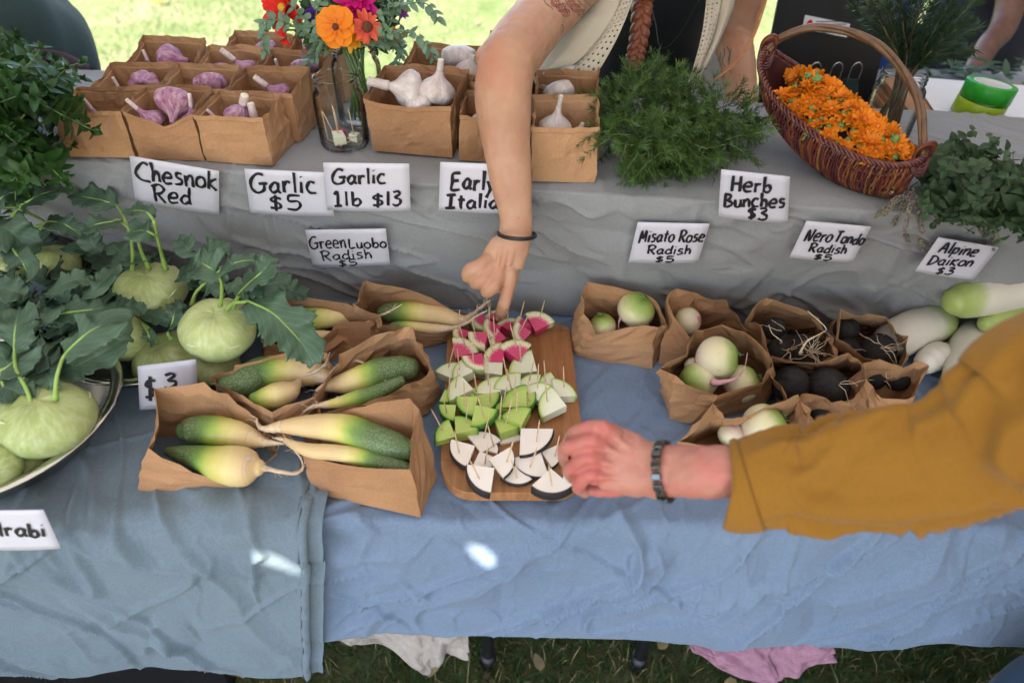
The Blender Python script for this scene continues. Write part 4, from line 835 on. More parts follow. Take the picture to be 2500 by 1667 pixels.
def wedge(lab, group, zone, ax_, ay_, th, r, h, fl, sk, half=42, thick=.013, tilt=0, pick=None, seed=0, roll=0, k=.92):
    rr = random.Random(seed); A = W(zone, ax_, ay_, BZ + h + thick); R = px2m(zone, r, A) * 1.0
    a = radians(th); d = Vector((cos(a), sin(a) * 1.25, 0)); R = R * d.length * k; d.normalize(); ang = math.atan2(d.y, d.x)
    root = empty('radish_piece', Vector((A.x, A.y, BZ + h)), lab, 'radish piece', group)
    n = 11; t = np.linspace(-radians(half), radians(half), n); M = Matrix.Rotation(ang, 3, 'Z')
    Mt = Matrix.Rotation(radians(tilt), 3, Vector((1, 0, 0))) @ Matrix.Rotation(radians(roll), 3, Vector((0, 1, 0)))
    tot = np.array(Mt @ M)
    rad = np.array([.0, .5, .86, 1.0]) ; tp = []; cc2 = []
    for q in rad:
        for x in t: tp.append((q * R * cos(x), q * R * sin(x) * 1.0, 0)); cc2.append((q, x / 2 + .5, 0))
    tp = np.array(tp); bot = tp - np.array((0, 0, thick))
    top3 = tp @ tot.T + np.array(A); bot3 = bot @ tot.T + np.array(A); lift = BZ + h - min(bot3[:, 2].min(), 9) ; top3[:, 2] += lift; bot3[:, 2] += lift
    mb = MB(); f = gridf(4, n); fb = [tuple(i + 4 * n for i in reversed(q)) for q in f]
    sd = [(i, i + 4 * n, i + 1 + 4 * n, i + 1) for i in []]
    for e in (0, n - 1):
        for q in range(3): i, j = q * n + e, (q + 1) * n + e; sd.append((i, j, j + 4 * n, i + 4 * n) if e == 0 else (j, i, i + 4 * n, j + 4 * n))
    mb.add(np.vstack([top3, bot3]), f + fb + sd, np.vstack([cc2, cc2])); mb.build('flesh', fl, root, smooth=False)
    o1 = np.array([(R * cos(x), R * sin(x), .0002) for x in t]); sk_t = max(.0012, R * .03)
    o2 = np.array([((R + sk_t) * cos(x), (R + sk_t) * sin(x), -.0006) for x in t]); dn = np.array((0, 0, thick))
    S4 = np.stack([o1, o2, o2 - dn + np.array((0, 0, .001)), o1 - dn], 1) @ tot.T + np.array(A); S4[..., 2] += lift
    mb = MB(); fs = gridf(n, 4) + [(0, 1, 2, 3), ((n - 1) * 4 + 3, (n - 1) * 4 + 2, (n - 1) * 4 + 1, (n - 1) * 4)]
    mb.add(S4, fs); mb.build('rind', sk, root)
    c = Vector((top3[n * 1 + n // 2] * .4 + top3[n * 2 + n // 2] * .6)); 
    if pick is not False:
        up = Vector((rr.gauss(0, .16), rr.gauss(0, .13), 1)).normalized() if pick is None else (W(zone, *pick[:2], BZ + h + .055) - c).normalized()
        mb = MB(); Lp = .050; P = [c - up * .008, c, c + up * Lp * .5, c + up * (Lp - .008), c + up * Lp]; tube(mb, P, [.0009, .00115, .00115, .00115, .0003], 6); mb.build('toothpick', M_PICK, root)
    return root
GS = 'watermelon radish samples at the back of the board'
wm = [((1440,600),70,270,.0,'farthest right magenta wedge with white and green rind'),((1372,545),178,250,.006,'magenta wedge right under the farthest right one'),((1385,655),188,270,.0,'magenta wedge with a cut front face on the right'),
      ((1108,600),112,200,.0,'magenta piece right of the pointing finger'),((970,560),192,250,.012,'pale cut piece touched by the pointing fingertip'),((880,440),125,130,.0,'small magenta piece behind the finger'),((760,450),212,225,.0,'piece under the thin radish tails'),
      ((1040,745),172,245,.004,'bright magenta piece in the middle row'),((545,640),198,240,.0,'leftmost magenta piece by the board edge'),((790,680),212,270,.010,'green rinded piece with pink spokes, middle row left'),
      ((345,965),52,300,.0,'big round edged wedge at left with magenta heart'),((1020,1010),148,300,.006,'front middle wedge with magenta tip'),((1212,1000),102,290,.008,'front right wedge shaped like a fan'),((715,950),228,265,.010,'lowest piece with its green rind pointing down')]
for i, ((x, y), th, r, h, lab) in enumerate(wm): wedge(lab, GS, 'M', x, y, th, r, h, R_WM, S_WM, 43, .022, random.Random(i).uniform(8, 30), None, i, random.Random(i + 50).uniform(-12, 12))
GP = 'pale daikon samples in the second row'
pl = [('M',(985,1205),138,370,.0,'large pale quarter slice behind the row'),('M',(1462,1172),150,385,.0,'pale slice below the fan shaped magenta wedge'),('M',(590,1195),168,305,.004,'pale green piece at the left of the row'),('M',(300,1250),112,250,.0,'narrow piece on the left board edge'),
      ('M',(1232,1440),138,350,.006,'pale quarter slice in the middle of the row'),('M',(960,1480),138,345,.008,'pale piece with green edge, left of the middle one'),('M',(1442,1420),122,245,.0,'piece with a bright green side face'),('M',(1802,1400),163,350,.0,'flat pale piece with two crossed toothpicks'),
      ('M',(1700,1520),45,300,.0,'rightmost round edged pale slice'),('M',(592,1430),170,385,.008,'leftmost big pale piece with light top'),('N',(1860,262),168,400,.002,'thick white block in front at right'),('M',(1500,1560),100,255,.006,'thin lime green sliver standing')]
for i, (z, (x, y), th, r, h, lab) in enumerate(pl): wedge(lab, GP, z, x, y, th, r, h, R_PALE, S_PALE, 43, .019, random.Random(i + 9).uniform(0, 18), None, 40 + i, random.Random(i + 70).uniform(-10, 10))
GG = 'bright green radish samples in the third row'
gr = [((650,150),214,295,.010,'chunky green wedge with pointed front'),((625,285),-52,290,.008,'upright green quarter right of the chunky wedge'),((350,600),48,290,.004,'green piece lying on its cut side'),((345,640),160,285,.0,'front left green wedge at the board edge'),((360,262),216,230,.0,'left green piece behind the front wedge'),
      ((1060,432),180,165,.0,'small green cube shaped piece'),((1250,485),112,275,.012,'light green block with dark rind line'),((1320,262),140,345,.008,'long green block at the right'),((1212,122),-22,240,.004,'round edged dark green piece at right'),((952,600),60,250,.002,'pale green piece next to the white slices'),
      ((660,112),-30,290,.0,'green half piece behind the upright quarter'),((205,32),-60,185,.0,'dark green rind piece at the left edge'),((1200,100),140,165,.0,'little green piece under the pale row'),((1082,290),142,185,.0,'small light green piece in the middle'),((600,0),-58,140,.0,'green piece peeking between pale slices')]
for i, ((x, y), th, r, h, lab) in enumerate(gr): wedge(lab, GG, 'N', x, y, th, r, h, R_GRN, S_GRN, 43, .022, random.Random(i + 19).uniform(0, 22), None, 80 + i, random.Random(i + 90).uniform(-10, 10))
GW = 'black rinded white radish samples at the front'
wh = [((615,800),205,350,.004,12,'left white quarter slice tilted up'),((700,870),82,300,.004,5,'white rounded slice behind the left quarter'),((960,745),52,285,.0,5,'greenish white slice at the back'),((1240,560),-42,430,.014,8,'largest white slice with a long black rim'),
      ((1500,880),236,370,.004,8,'white slice with thin black rim below the largest'),((1520,885),-12,285,.002,8,'white slice with thick black rim near the hand'),((1190,1055),-92,260,.0,8,'front centre white slice with narrow black rim'),((800,975),-8,380,.016,6,'white slice lying on top of the others'),
      ((680,880),-62,255,.0,8,'slice under the top one with black rim'),((880,1110),214,375,.002,20,'front left thick black rinded wedge'),((1650,1105),-90,330,.002,20,'front right thick black rinded wedge'),((1845,1040),-50,340,.002,20,'thick wedge beneath the fingers'),((1830,690),-70,190,.0,6,'thin slice beside the index finger'),((760,830),20,180,.0,6,'small white corner piece in the middle')]
for i, ((x, y), th, r, h, tk, lab) in enumerate(wh): wedge(lab, GW, 'N', x, y, th, r, h, R_WHT, S_BLK, 44, tk / 1000, random.Random(i + 29).uniform(4, 14), False if i in (2, 11, 12) else None, 120 + i, random.Random(i + 110).uniform(-6, 6))
# ------------------------------------------------------------------ garlic bags and bulbs
GGP = 'small kraft bags of purple garlic'; GGW = 'small kraft bags of white garlic'
def gbulb(lab, c, R, kind='p', tilt=(0, 0, 1), stem=.04, seed=0, roots=False, stemr=.17):
    rr = random.Random(seed); ax = Vector(tilt).normalized(); M = ax.to_track_quat('Z', 'X').to_matrix()
    root = empty('garlic_bulb', c - Vector((0, 0, R)), lab, 'garlic', 'purple garlic bulbs' if kind == 'p' else 'white garlic bulbs')
    nl = rr.choice((7, 8, 9)); ph0 = rr.uniform(0, 6)
    mb = MB(); m, n = 20, 36; t = np.linspace(0, 1, m)[:, None]; a = np.linspace(0, 2 * pi, n, endpoint=False)[None]
    prof = np.interp(t, [0, .06, .2, .4, .55, .7, .8, .88, .94, 1], [.12, .55, .92, 1.0, .93, .68, .42, .27, .20, .17]) * 1.0
    z = np.interp(t, [0, .06, .2, .4, .55, .7, .8, .88, .94, 1], [-.62, -.66, -.45, -.08, .2, .48, .66, .85, 1.05, 1.25])
    lobe = 1 + .15 * np.sqrt(np.abs(np.cos(nl / 2 * a + ph0))) * np.sin(pi * np.clip(t * 1.15, 0, 1)) - .09
    rad = prof * lobe * (1 + .05 * vn(np.cos(a) * 1.5, np.sin(a) * 1.5, t * 3, seed))
    V = np.stack([np.cos(a) * rad, np.sin(a) * rad, z * np.ones_like(a)], -1) * R @ np.array(M).T + np.array(c)
    cc_ = np.zeros((m, n, 3)); cc_[..., 0] = t; cc_[..., 1] = np.arange(n) / n * .9; cc_[..., 2] = rr.random()
    mb.add(V, [(i * n + j, i * n + (j + 1) % n, (i + 1) * n + (j + 1) % n, (i + 1) * n + j) for i in range(m - 1) for j in range(n)] + [tuple(range(n - 1, -1, -1)), tuple(range((m - 1) * n, m * n))], cc_)
    mb.build('bulb', M_GARP if kind == 'p' else M_GARW, root)
    if stem:
        stem *= .72; e = c + ax * R * 1.2; bend = Vector((rr.uniform(-.3, .3), rr.uniform(-.3, .3), 0)); P = spl([c + ax * R * 1.05, e + ax * stem * .4 + bend * stem * .15, e + ax * stem + bend * stem * .4], 8)
        mb = MB(); tube(mb, P, np.linspace(R * stemr, R * stemr * .85, 8), 10); st = mb.build('stalk', M_GSTEM if kind == 'p' else M_GARW, root)
        mb = MB(); ax2 = Vector(P[-1] - P[-2]).normalized(); tube(mb, [Vector(P[-1]) - ax2 * .0005, Vector(P[-1]) + ax2 * .0008], [R * stemr * .9, R * stemr * .7], 10); mb.build('cut_end', M_GCUT, st)
    if roots:
        mb = MB(); 
        for k in range(26): rootlets(mb, c - ax * R * .62, -ax, 1, R * .5, seed * 50 + k, .0006, 1.0, 0)
        mb.build('roots', M_GROOT, root)
    return root
rows = [  # label, front-left, front-right base px in zone A, front height, back height, dip
 ('leftmost kraft bag in the front row, one purple stalk showing', (462, 1082), (945, 1092), .086, .090, 0),
 ('middle kraft bag in the front row with a notch in its front rim', (945, 1096), (1415, 1112), .088, .098, .026),
 ('right kraft bag in the front row of the purple garlic', (1412, 1112), (1880, 1146), .088, .092, 0)]
bags = []
for i, (lab, a, b, hf, hb, dip) in enumerate(rows):
    o, q, w_, d = neat_bag(lab + '', GGP, a, b, 'A', .098, hf, hb, 100 + i, dip); bags.append((q, w_))
names = [['second kraft bag from the front in the left column', 'second kraft bag from the front in the middle column', 'second kraft bag from the front in the right column'],
         ['third kraft bag of the left column, tallest back rim', 'third kraft bag of the middle column', 'third kraft bag of the right column with a bulb root side up'],
         ['', 'rearmost kraft bag of the middle column', 'rearmost kraft bag of the right column by the flowers']]
cols = []
for i, (lab, a, b, hf, hb, dip) in enumerate(rows):
    L0 = W('A', *a, U); R0 = W('A', *b, U); x = (R0 - L0).normalized(); y = Vector((-x.y, x.x, 0)); cols.append((L0, R0, x, y))
for k in (1, 2, 3):
    for i in range(3):
        if k == 3 and i == 0: continue
        L0, R0, x, y = cols[i]; s = y * (.100 * k) + x * ((.022, .018, .010)[i] * k + random.uniform(-.003, .003))
        q0, q1 = proj_px(L0 + s), proj_px(R0 + s + x * .004)
        o, q, w_, d = neat_bag(names[k - 1][i], GGP, q0, q1, 'S', .094, .094, .106 + (.016 if (k, i) == (2, 0) else 0), 110 + k * 5 + i); bags.append((q, w_))
def inbag(q, a, b, h): return q(a, b, h)
B = [b[0] for b in bags]   # order: A B C | D E F | G H I | J K
gb = gbulb
gb('bulb lying low with its stalk up in the leftmost front bag', B[0](-.15, .0, .045), .022, 'p', (-.35, .1, 1), .030, 1)
gb('second bulb hidden deep in the leftmost front bag', B[0](.45, -.2, .03), .022, 'p', (.3, 0, 1), .0, 2)
gb('large purple bulb standing on its neck in the notched bag', B[1](.15, .0, .088), .031, 'p', (.0, -.75, -.75), .0, 3)
gb('bulb with two stalks at the left of the notched bag', B[1](-.52, -.45, .06), .024, 'p', (-.55, -.1, .9), .028, 4)
gb('bulb with a thick stalk at the right of the notched bag', B[1](.62, -.1, .055), .023, 'p', (.1, 0, 1), .030, 5)
gb('striped bulb with peeling neck in the front right bag', B[2](-.05, -.1, .068), .027, 'p', (.45, -.1, .9), .02, 6, stemr=.3)
gb('bulb with thick upright stalk in the front right bag', B[2](.45, -.3, .045), .024, 'p', (.05, 0, 1), .034, 7, stemr=.3)
gb('small bulb leaning out at the left of the front right bag', B[2](-.6, -.2, .048), .02, 'p', (-.5, 0, .9), .02, 8)
gb('striped bulb in the second bag of the left column', B[3](.15, .1, .076), .027, 'p', (.2, -.6, .4), .0, 9)
gb('bulb with short stalk left of the striped one', B[3](-.5, -.2, .055), .02, 'p', (-.1, 0, 1), .022, 10)
gb('bulb whose stalk sticks out right in the second bag of the left column', B[3](.7, .5, .06), .02, 'p', (.6, .1, .9), .024, 22)
gb('large streaked bulb seen from above in the middle column', B[4](.15, .1, .078), .031, 'p', (.2, -.5, -.6), .0, 11)
gb('bulb with bent stalk pointing left in the right column', B[5](.25, .0, .070), .024, 'p', (-.75, -.1, .75), .03, 12, stemr=.25)
gb('small bulb mostly hidden in the second bag of the right column', B[5](-.45, .0, .058), .022, 'p', (.1, 0, -1), .0, 13)
gb('large lilac bulb in the third bag of the left column', B[6](.1, .0, .090), .030, 'p', (.85, -.2, .1), .0, 14)
gb('stalk and bulb at the left of the third left bag', B[6](-.6, -.1, .068), .02, 'p', (-.1, 0, 1), .026, 15)
gb('bulb with long slanting stalk in the middle column', B[7](.35, .0, .076), .024, 'p', (-.7, .0, .8), .034, 16, stemr=.25)
gb('bulb showing only its top in the third middle bag', B[7](-.5, .0, .072), .022, 'p', (.1, 0, -1), .0, 17)
gb('white purple bulb turned root side up with brown roots', B[8](.35, .0, .085), .027, 'p', (.1, -.35, -.9), .0, 18, True)
gb('bulb with upright stalk left of the root side up bulb', B[8](-.45, -.2, .062), .02, 'p', (0, 0, 1), .026, 19)
gb('bulb at the back of the middle column', B[9](.2, .1, .083), .024, 'p', (.3, 0, -1), .0, 20)
gb('bulb at the very back near the flowers', B[10](.35, .1, .085), .025, 'p', (-.4, 0, .6), .012, 21)
gb('thin stalked bulb at the very back left of its neighbour', B[10](-.5, .1, .068), .018, 'p', (0, 0, 1), .024, 23)
# white garlic
o, q, w_, d = neat_bag('largest kraft bag right of the jar with two big bulbs', GGW, (862, 1040), (1428, 1092), 'B', .115, .100, .118, 140, .012, 1.07); Q0 = q
gb('dirty white bulb whose stalk points left in the largest bag', Q0(-.22, -.05, .098), .034, 'w', (-.95, -.25, .30), .045, 30, stemr=.26)
gb('clean white bulb with upright pointed neck in the largest bag', Q0(.48, .0, .100), .033, 'w', (.22, .1, 1), .020, 31, stemr=.2)
gb('small white bulb low at the front rim of the largest bag', Q0(.12, -.42, .082), .025, 'w', (.3, .2, -.8), .0, 32)
L0 = W('B', 862, 1040, U); R0 = W('B', 1428, 1092, U); x = (R0 - L0).normalized(); y = Vector((-x.y, x.x, 0)); s = y * .135 + x * .02
o, q, w_, d = neat_bag('kraft bag behind the largest one, white bulbs inside', GGW, proj_px(L0 + s), proj_px(R0 + s), 'S', .11, .108, .12, 141, 0, 1.05); Q1 = q
gb('dull white bulb at the back behind the largest bag', Q1(.25, .35, .108), .034, 'w', (0, -.2, -1), .0, 33)
gb('bright white bulb right of the dull one', Q1(.68, -.35, .098), .028, 'w', (.2, -.3, .9), .0, 34)
def rowbags(zone, a, b, labs, hs, step, sh, seeds):
    L0 = W(zone, *a, U); R0 = W(zone, *b, U); x = (R0 - L0).normalized(); y = Vector((-x.y, x.x, 0)); out = []
    for k, lab in enumerate(labs):
        s = y * step * k + x * sh * k; o, q, w_, d = neat_bag(lab, GGW, proj_px(L0 + s), proj_px(R0 + s), 'S', .09, hs[k][0], hs[k][1], seeds + k, crum=.5); out.append(q)
    return out
QB = rowbags('B', (1450, 1105), (1850, 1135), ['kraft bag just left of the forearm in the front', 'kraft bag left of the forearm, second from the front', 'kraft bag left of the forearm at the back'], [(.085, .10), (.10, .115), (.11, .13)], .11, .004, 150)
QC = rowbags('C', (545, 1250), (990, 1260), ['kraft bag at the right of the forearm, front', 'kraft bag behind the one right of the forearm', 'rearmost wide kraft bag right of the forearm'], [(.100, .122), (.115, .125), (.118, .135)], .098, .006, 160)
gb('white bulb low in the bag left of the forearm', QB[0](-.2, -.2, .06), .024, 'w', (.3, 0, 1), .01, 35); gb('white bulb with square stalk at the back left of the forearm', QB[2](-.1, 0, .10), .02, 'w', (0, 0, 1), .03, 36, stemr=.3)
gb('white bulb with a tall thin stalk right of the forearm', QC[0](-.3, .1, .078), .028, 'w', (.12, 0, 1), .028, 37, stemr=.16); gb('small white bulb at the right of the tall stalked one', QC[0](.45, -.1, .066), .02, 'w', (.2, 0, .9), .0, 38)
gb('lumpy white bulb in the second bag right of the forearm', QC[1](-.3, -.1, .100), .030, 'w', (.3, -.4, -.6), .0, 39); gb('white bulb with brown roots up in the rearmost bag', QC[2](-.3, -.2, .108), .030, 'w', (.0, -.1, -1), .0, 40, True); gb('white bulb left of the rooted one in the rearmost bag', QC[2](-.8, -.2, .10), .028, 'w', (.2, 0, .8), .0, 41)

# ------------------------------------------------------------------ jars
def jar(name, lab, c, r, h, glassm=M_GLASS):
    root = empty(name, c, lab, 'jar', world=False)
    prof = [(0, 0), (.80, .0), (.95, .02), (1.0, .07), (1.0, .70), (.97, .77), (.87, .82), (.84, .84), (.84, .87), (.88, .875), (.88, .885), (.84, .89), (.84, .92), (.88, .925), (.88, .935), (.84, .94), (.85, .985), (.88, .99), (.88, 1.0)]
    inner = [(.82, 1.0), (.79, .985), (.78, .84), (.90, .77), (.94, .70), (.94, .08), (.88, .04), (0, .035)]
    P = prof + inner; n = 40; a = np.linspace(0, 2 * pi, n, endpoint=False); V = np.array([[(q * r * cos(t), q * r * sin(t), z * h) for t in a] for q, z in P])
    V[0] = V[0] * np.array((1, 1, 1)); m = len(P)
    f = [(i * n + j, i * n + (j + 1) % n, (i + 1) * n + (j + 1) % n, (i + 1) * n + j) for i in range(m - 1) for j in range(n)]
    mb = MB(); mb.add(V, f); mb.build('glass', glassm, root); return root
JF = W('B', 684, 985, U); jar('mason_jar', 'empty glass mason jar holding used toothpicks and radish cubes', JF, .045, .125)
JB = JF + tback * .105 + tdir * .004; JB.z = U; jar('flower_jar', 'glass jar of flower stems behind the toothpick jar', JB, .046, .150)
for i, (dx, dy, dz, s, mt, lab) in enumerate(((-.008, -.010, .006, .022, R_PALE, 'pale green radish cube in the jar'), (.018, .0, .006, .017, R_PALE, 'beige radish cube at the right in the jar'), (-.012, .014, .006, .018, R_WM, 'magenta radish scrap at the back of the jar'))):
    root = empty('radish_cube', JF + Vector((dx, dy, dz)), lab, 'radish piece', 'radish leftovers in the jar', world=False); root.rotation_euler.z = .35 + i
    mb = MB(); slab(mb, [(-s/2, -s/2, s * .8), (s/2, -s/2, s * .8), (s/2 * .8, s/2, s * .9), (-s/2, s/2 * .8, s)], s * .8, bev=.0015); mb.build('flesh', mt, root, smooth=False)
    mb = MB(); tube(mb, [(0, 0, s * .5), (.002 * (i - 1), .003, s + .035), (.003 * (i - 1), .005, s + .045)], [.0011, .0011, .0004], 6); mb.build('toothpick', M_PICK, root)
for i, (a, b) in enumerate((((-.03, -.005, .008), (-.036, .005, .062)), ((-.02, .01, .010), (-.034, .004, .06)), ((.0, -.02, .008), (.03, .012, .012)), ((.008, -.015, .018), (.026, -.012, .020)), ((-.03, .0, .008), (.0, -.03, .009)))):
    root = empty('toothpick', JF + Vector(a), 'loose used toothpick among the leftovers in the glass jar', 'toothpick', 'loose toothpicks in the jar', world=False)
    d = Vector(b) - Vector(a); mb = MB(); tube(mb, [(0, 0, 0), d * .08, d * .92, d], [.0003, .0011, .0011, .0003], 6); mb.build('stick', M_PICK, root)

# ------------------------------------------------------------------ bouquet
def petalgeo(mb, c, M, n, L, wd, cup=.25, jit=.12, seed=0, rows=4, droop=0.0, notch=False, r0=.1, layer=0):
    rr = random.Random(seed)
    for k in range(n):
        a = 2 * pi * (k + layer * .5) / n + rr.uniform(-jit, jit); l = L * rr.uniform(.85, 1.1); w_ = wd * rr.uniform(.85, 1.15); V = []; C = []; ns = 5
        cu = cup + rr.uniform(-.15, .15)
        for i in range(rows + 1):
            t = i / rows; ww = w_ * math.sin(pi * min(1, t * .72 + .12)) ** .8
            for j in range(ns):
                s = (j / (ns - 1) - .5) * 2; x = l * (r0 + (1 - r0) * t) * (1 - (.10 * abs(s) ** 2 * t + (.06 * (1 - abs(s)) * t if notch else 0))); y = s * ww * .5; z = l * (cu * t - droop * t * t) + .12 * w_ * s * s * (1 if cup > 0 else -1) + rr.uniform(-1, 1) * .02 * l
                V.append((x * cos(a) - y * sin(a), x * sin(a) + y * cos(a), z)); C.append((t, j / (ns - 1), k / n))
        mb.add(np.array(V) @ np.array(M).T + np.array(c), gridf(rows + 1, ns), C)
def flower(nm, lab, c, ax, R, pm, cm, n=8, layers=1, wd=None, cup=.25, seed=0, cr=.2, droop=0, notch=False, stem=True):
    root = empty(nm, c, lab, 'flower', 'cut flowers in the jar'); M = Vector(ax).normalized().to_track_quat('Z', 'X').to_matrix(); a = Vector(ax).normalized()
    for L in range(layers):
        mb = MB(); petalgeo(mb, c + a * R * .06 * L, M, n, R * (1 - .22 * L), (wd or 1.0) * R * (1 - .15 * L), cup + .35 * L, .12, seed + L, 4, droop, notch, .1, L)
        mb.build('petals', pm, root)
    mb = MB(); ball(mb, c + a * R * .06 * layers, (R * cr, R * cr, R * cr * .6), 14, 8, M, fn=lambda th, ph: 1 + .12 * vn(th * 4, ph * 8, 0, seed)); mb.build('flower_centre', cm, root)
    if stem:
        mb = MB(); e = JB + Vector(((c.x - JB.x) * .15, (c.y - JB.y) * .15, .15)); f = JB + Vector(((c.x - JB.x) * -.15, (c.y - JB.y) * .1, .02))
        tube(mb, spl([c - a * R * .05, c - a * .03 - Vector((0, 0, .015)), e, f], 14), .0018, 6); mb.build('stem', M_STEM, root)
    return root
def OP(x, y, b=0.0): # point over the flower jar at extra distance b behind/before it
    d = ray(*zp('O', x, y)); Yp = JB.y + b; return CAMP + d * (Yp / d.y)
flower('red_zinnia', 'bright red zinnia at the upper left of the bouquet', OP(420, 95, -.01), (-.25, -.85, .4), .042, P_RED, M_CENTY, 12, 3, .42, .1, 1)
flower('red_flower', 'small red bloom hanging under the big red zinnia', OP(395, 320, .0), (-.5, -.6, -.4), .017, P_RED, M_CENT, 6, 1, .9, .3, 2); flower('red_flower', 'lowest red petal cluster left of the jar', OP(442, 420, .0), (-.2, -.5, -.8), .012, P_RED, M_CENT, 5, 1, .9, .8, 22)
flower('orange_cosmos', 'large orange cosmos facing the viewer in the centre', OP(985, 300, -.055), (-.05, -.85, .5), .037, P_ORANGE, M_CENT, 8, 1, .92, .12, 3, .16, .05, True)
flower('golden_marigold', 'golden ruffled marigold right below the cosmos', OP(1150, 390, -.035), (.15, -.8, .35), .028, P_YEL, M_CENTY, 13, 4, .42, .0, 4, .25)
flower('coral_zinnia', 'coral zinnia with dark red centre at the right', OP(1325, 300, -.045), (.25, -.8, .4), .029, P_CORAL, M_CENT, 14, 1, .34, .05, 5, .34)
flower('magenta_zinnia', 'magenta zinnia cut by the top of the picture', OP(1200, -10, -.01), (.05, -.75, .5), .042, P_MAG, M_CENT, 12, 3, .42, .0, 6)
flower('purple_statice', 'small dark purple bloom below the magenta zinnia', OP(1290, 105, -.015), (.05, -.8, .5), .018, P_PUR, M_WHITE, 7, 2, .8, .3, 7, .12); flower('purple_statice', 'dark purple bloom between red zinnia and cosmos', OP(735, 175, -.01), (0, -.8, .5), .014, P_PUR, M_CENT, 7, 2, .8, .3, 8, .15)
flower('lilac_flower', 'lilac bloom at the right edge of the bouquet', OP(1700, 140, .01), (.5, -.6, .4), .014, P_LIL, M_CENT, 8, 2, .5, .3, 9); flower('orange_flower', 'small orange bloom among leaves right of the coral zinnia', OP(1620, 410, .0), (.4, -.8, .2), .020, P_ORANGE, M_CENT, 8, 1, .6, .3, 10)
flower('yellow_flower', 'pale yellow flower behind the cosmos', OP(1050, 60, .02), (0, -.7, .6), .016, P_YEL, M_CENTY, 9, 2, .5, .2, 11); flower('orange_flower', 'orange petal cluster under the cosmos on the left', OP(880, 430, -.01), (-.3, -.8, -.3), .018, P_ORANGE, M_CENT, 7, 1, .6, .4, 12)
def leafmesh(mb, base, d, nrm, L, wd, nu=6, nv=3, curl=.15, fold=.15, mi=0, tipp=1.0, seed=0):
    d = Vector(d).normalized(); s = d.cross(Vector(nrm)); s = s.normalized() if s.length > 1e-4 else Vector((1, 0, 0)); n = s.cross(d); V = []; C = []
    for i in range(nu + 1):
        t = i / nu; w_ = wd * .5 * (math.sin(pi * t ** (.75 * tipp)) ** .75 if 0 < t < 1 else 0.0) + wd * .02
        for j in range(nv):
            q = (j / (nv - 1) - .5) * 2; p = Vector(base) + d * (L * t) - n * (curl * L * t * t) + s * (q * w_) + n * (fold * w_ * abs(q))
            V.append(p); C.append((t, q, 0))
    mb.add(V, gridf(nu + 1, nv), C, mi)
def sprig(lab, pts, leafL=.019, wd=.0125, mat=M_SAGE, seed=0, b0=-.03, b1=.02, dens=.0135):
    rr = random.Random(seed); P = spl([OP(x, y, b0 + (b1 - b0) * i / max(1, len(pts) - 1)) for i, (x, y) in enumerate(pts)], 40)
    root = empty('leafy_sprig', Vector(P[0]), lab, 'sprig', 'silvery green sprigs in the bouquet')
    mb = MB(); tube(mb, P, np.linspace(.0014, .0008, 40), 6); mb.build('stem', M_STEM, root)
    acc = 0; k = 0
    L = np.cumsum(np.linalg.norm(np.diff(P, axis=0), axis=1)); tot = L[-1]; s = .015
    while s < tot:
        i = int(np.searchsorted(L, s)); p = Vector(P[i]); d = Vector(P[min(i + 2, 39)] - P[max(0, i - 1)]).normalized(); a0 = k * 1.57 + rr.uniform(-.4, .4)
        sd = d.cross(Vector((0, 0, 1))); sd = sd.normalized() if sd.length > .1 else Vector((1, 0, 0)); up = sd.cross(d)
        mb = MB()
        for q in range(4 if s > tot - dens * 2 else 3):
            a = a0 + q * 2.1; o = (sd * cos(a) + up * sin(a)); dd = (o + d * rr.uniform(.3, .9) + Vector((0, 0, -.25))).normalized()
            leafmesh(mb, p, dd, Vector((0, -.4, 1)), leafL * rr.uniform(.55, 1.25), wd * rr.uniform(.7, 1.15), 6, 5, rr.uniform(0, .3), .2, tipp=.9)
        mb.build('leaf_cluster', mat, root); s += dens * rr.uniform(.8, 1.25); k += 1
    return root
sp = [('sprig hanging down at the far left of the bouquet', [(900,500),(560,300),(300,215),(180,270),(190,420),(210,560)]),('sprig under the red zinnia', [(900,560),(760,450),(660,330),(560,300)]),('sprig drooping over the garlic bag rims', [(860,600),(720,640),(600,760),(550,900),(520,940)]),('sprig crossing the red zinnia', [(950,450),(700,250),(520,80),(500,40)]),
      ('sprig trailing down over the largest garlic bag', [(1300,480),(1550,350),(1700,440),(1690,640),(1610,840),(1650,880)]),('sprig rising to the upper right corner of the bouquet', [(1300,400),(1500,200),(1700,60),(1900,-40)]),('dark sprig arching toward the elbow', [(1400,420),(1700,350),(1880,400),(2000,520),(2080,640)]),('sprig with hanging tip at the upper right', [(1400,200),(1800,40),(2000,60),(2110,220)]),
      ('upright sprig behind the cosmos', [(1000,200),(900,50),(950,-60)]),('sprig right of the coral zinnia', [(1400,420),(1560,300),(1620,120),(1600,0)]),('sprig at the top between the blooms', [(760,200),(800,60),(850,-40)]),('sprig behind the magenta zinnia', [(1450,250),(1480,100),(1440,-50)]),
      ('sprig in front of the jar neck on the right', [(1250,520),(1450,440),(1620,500),(1700,560)]),('sprig at the left of the jar neck', [(980,560),(820,520),(720,540),(680,480)]),('short sprig covering the left shoulder of the bouquet', [(880,420),(760,330),(690,240)]),('sprig below the orange bloom on the right', [(1350,500),(1500,480),(1640,440),(1740,330)])]
for i, (lab, pts) in enumerate(sp): sprig(lab, pts, seed=i, b0=-.05 + .02 * (i % 3), b1=-.02 + .02 * (i % 3))
mb = MB(); rr = random.Random(3); root = empty('greenery', JB + Vector((0, 0, .14)), 'dark green filler leaves in the middle of the bouquet', 'foliage')
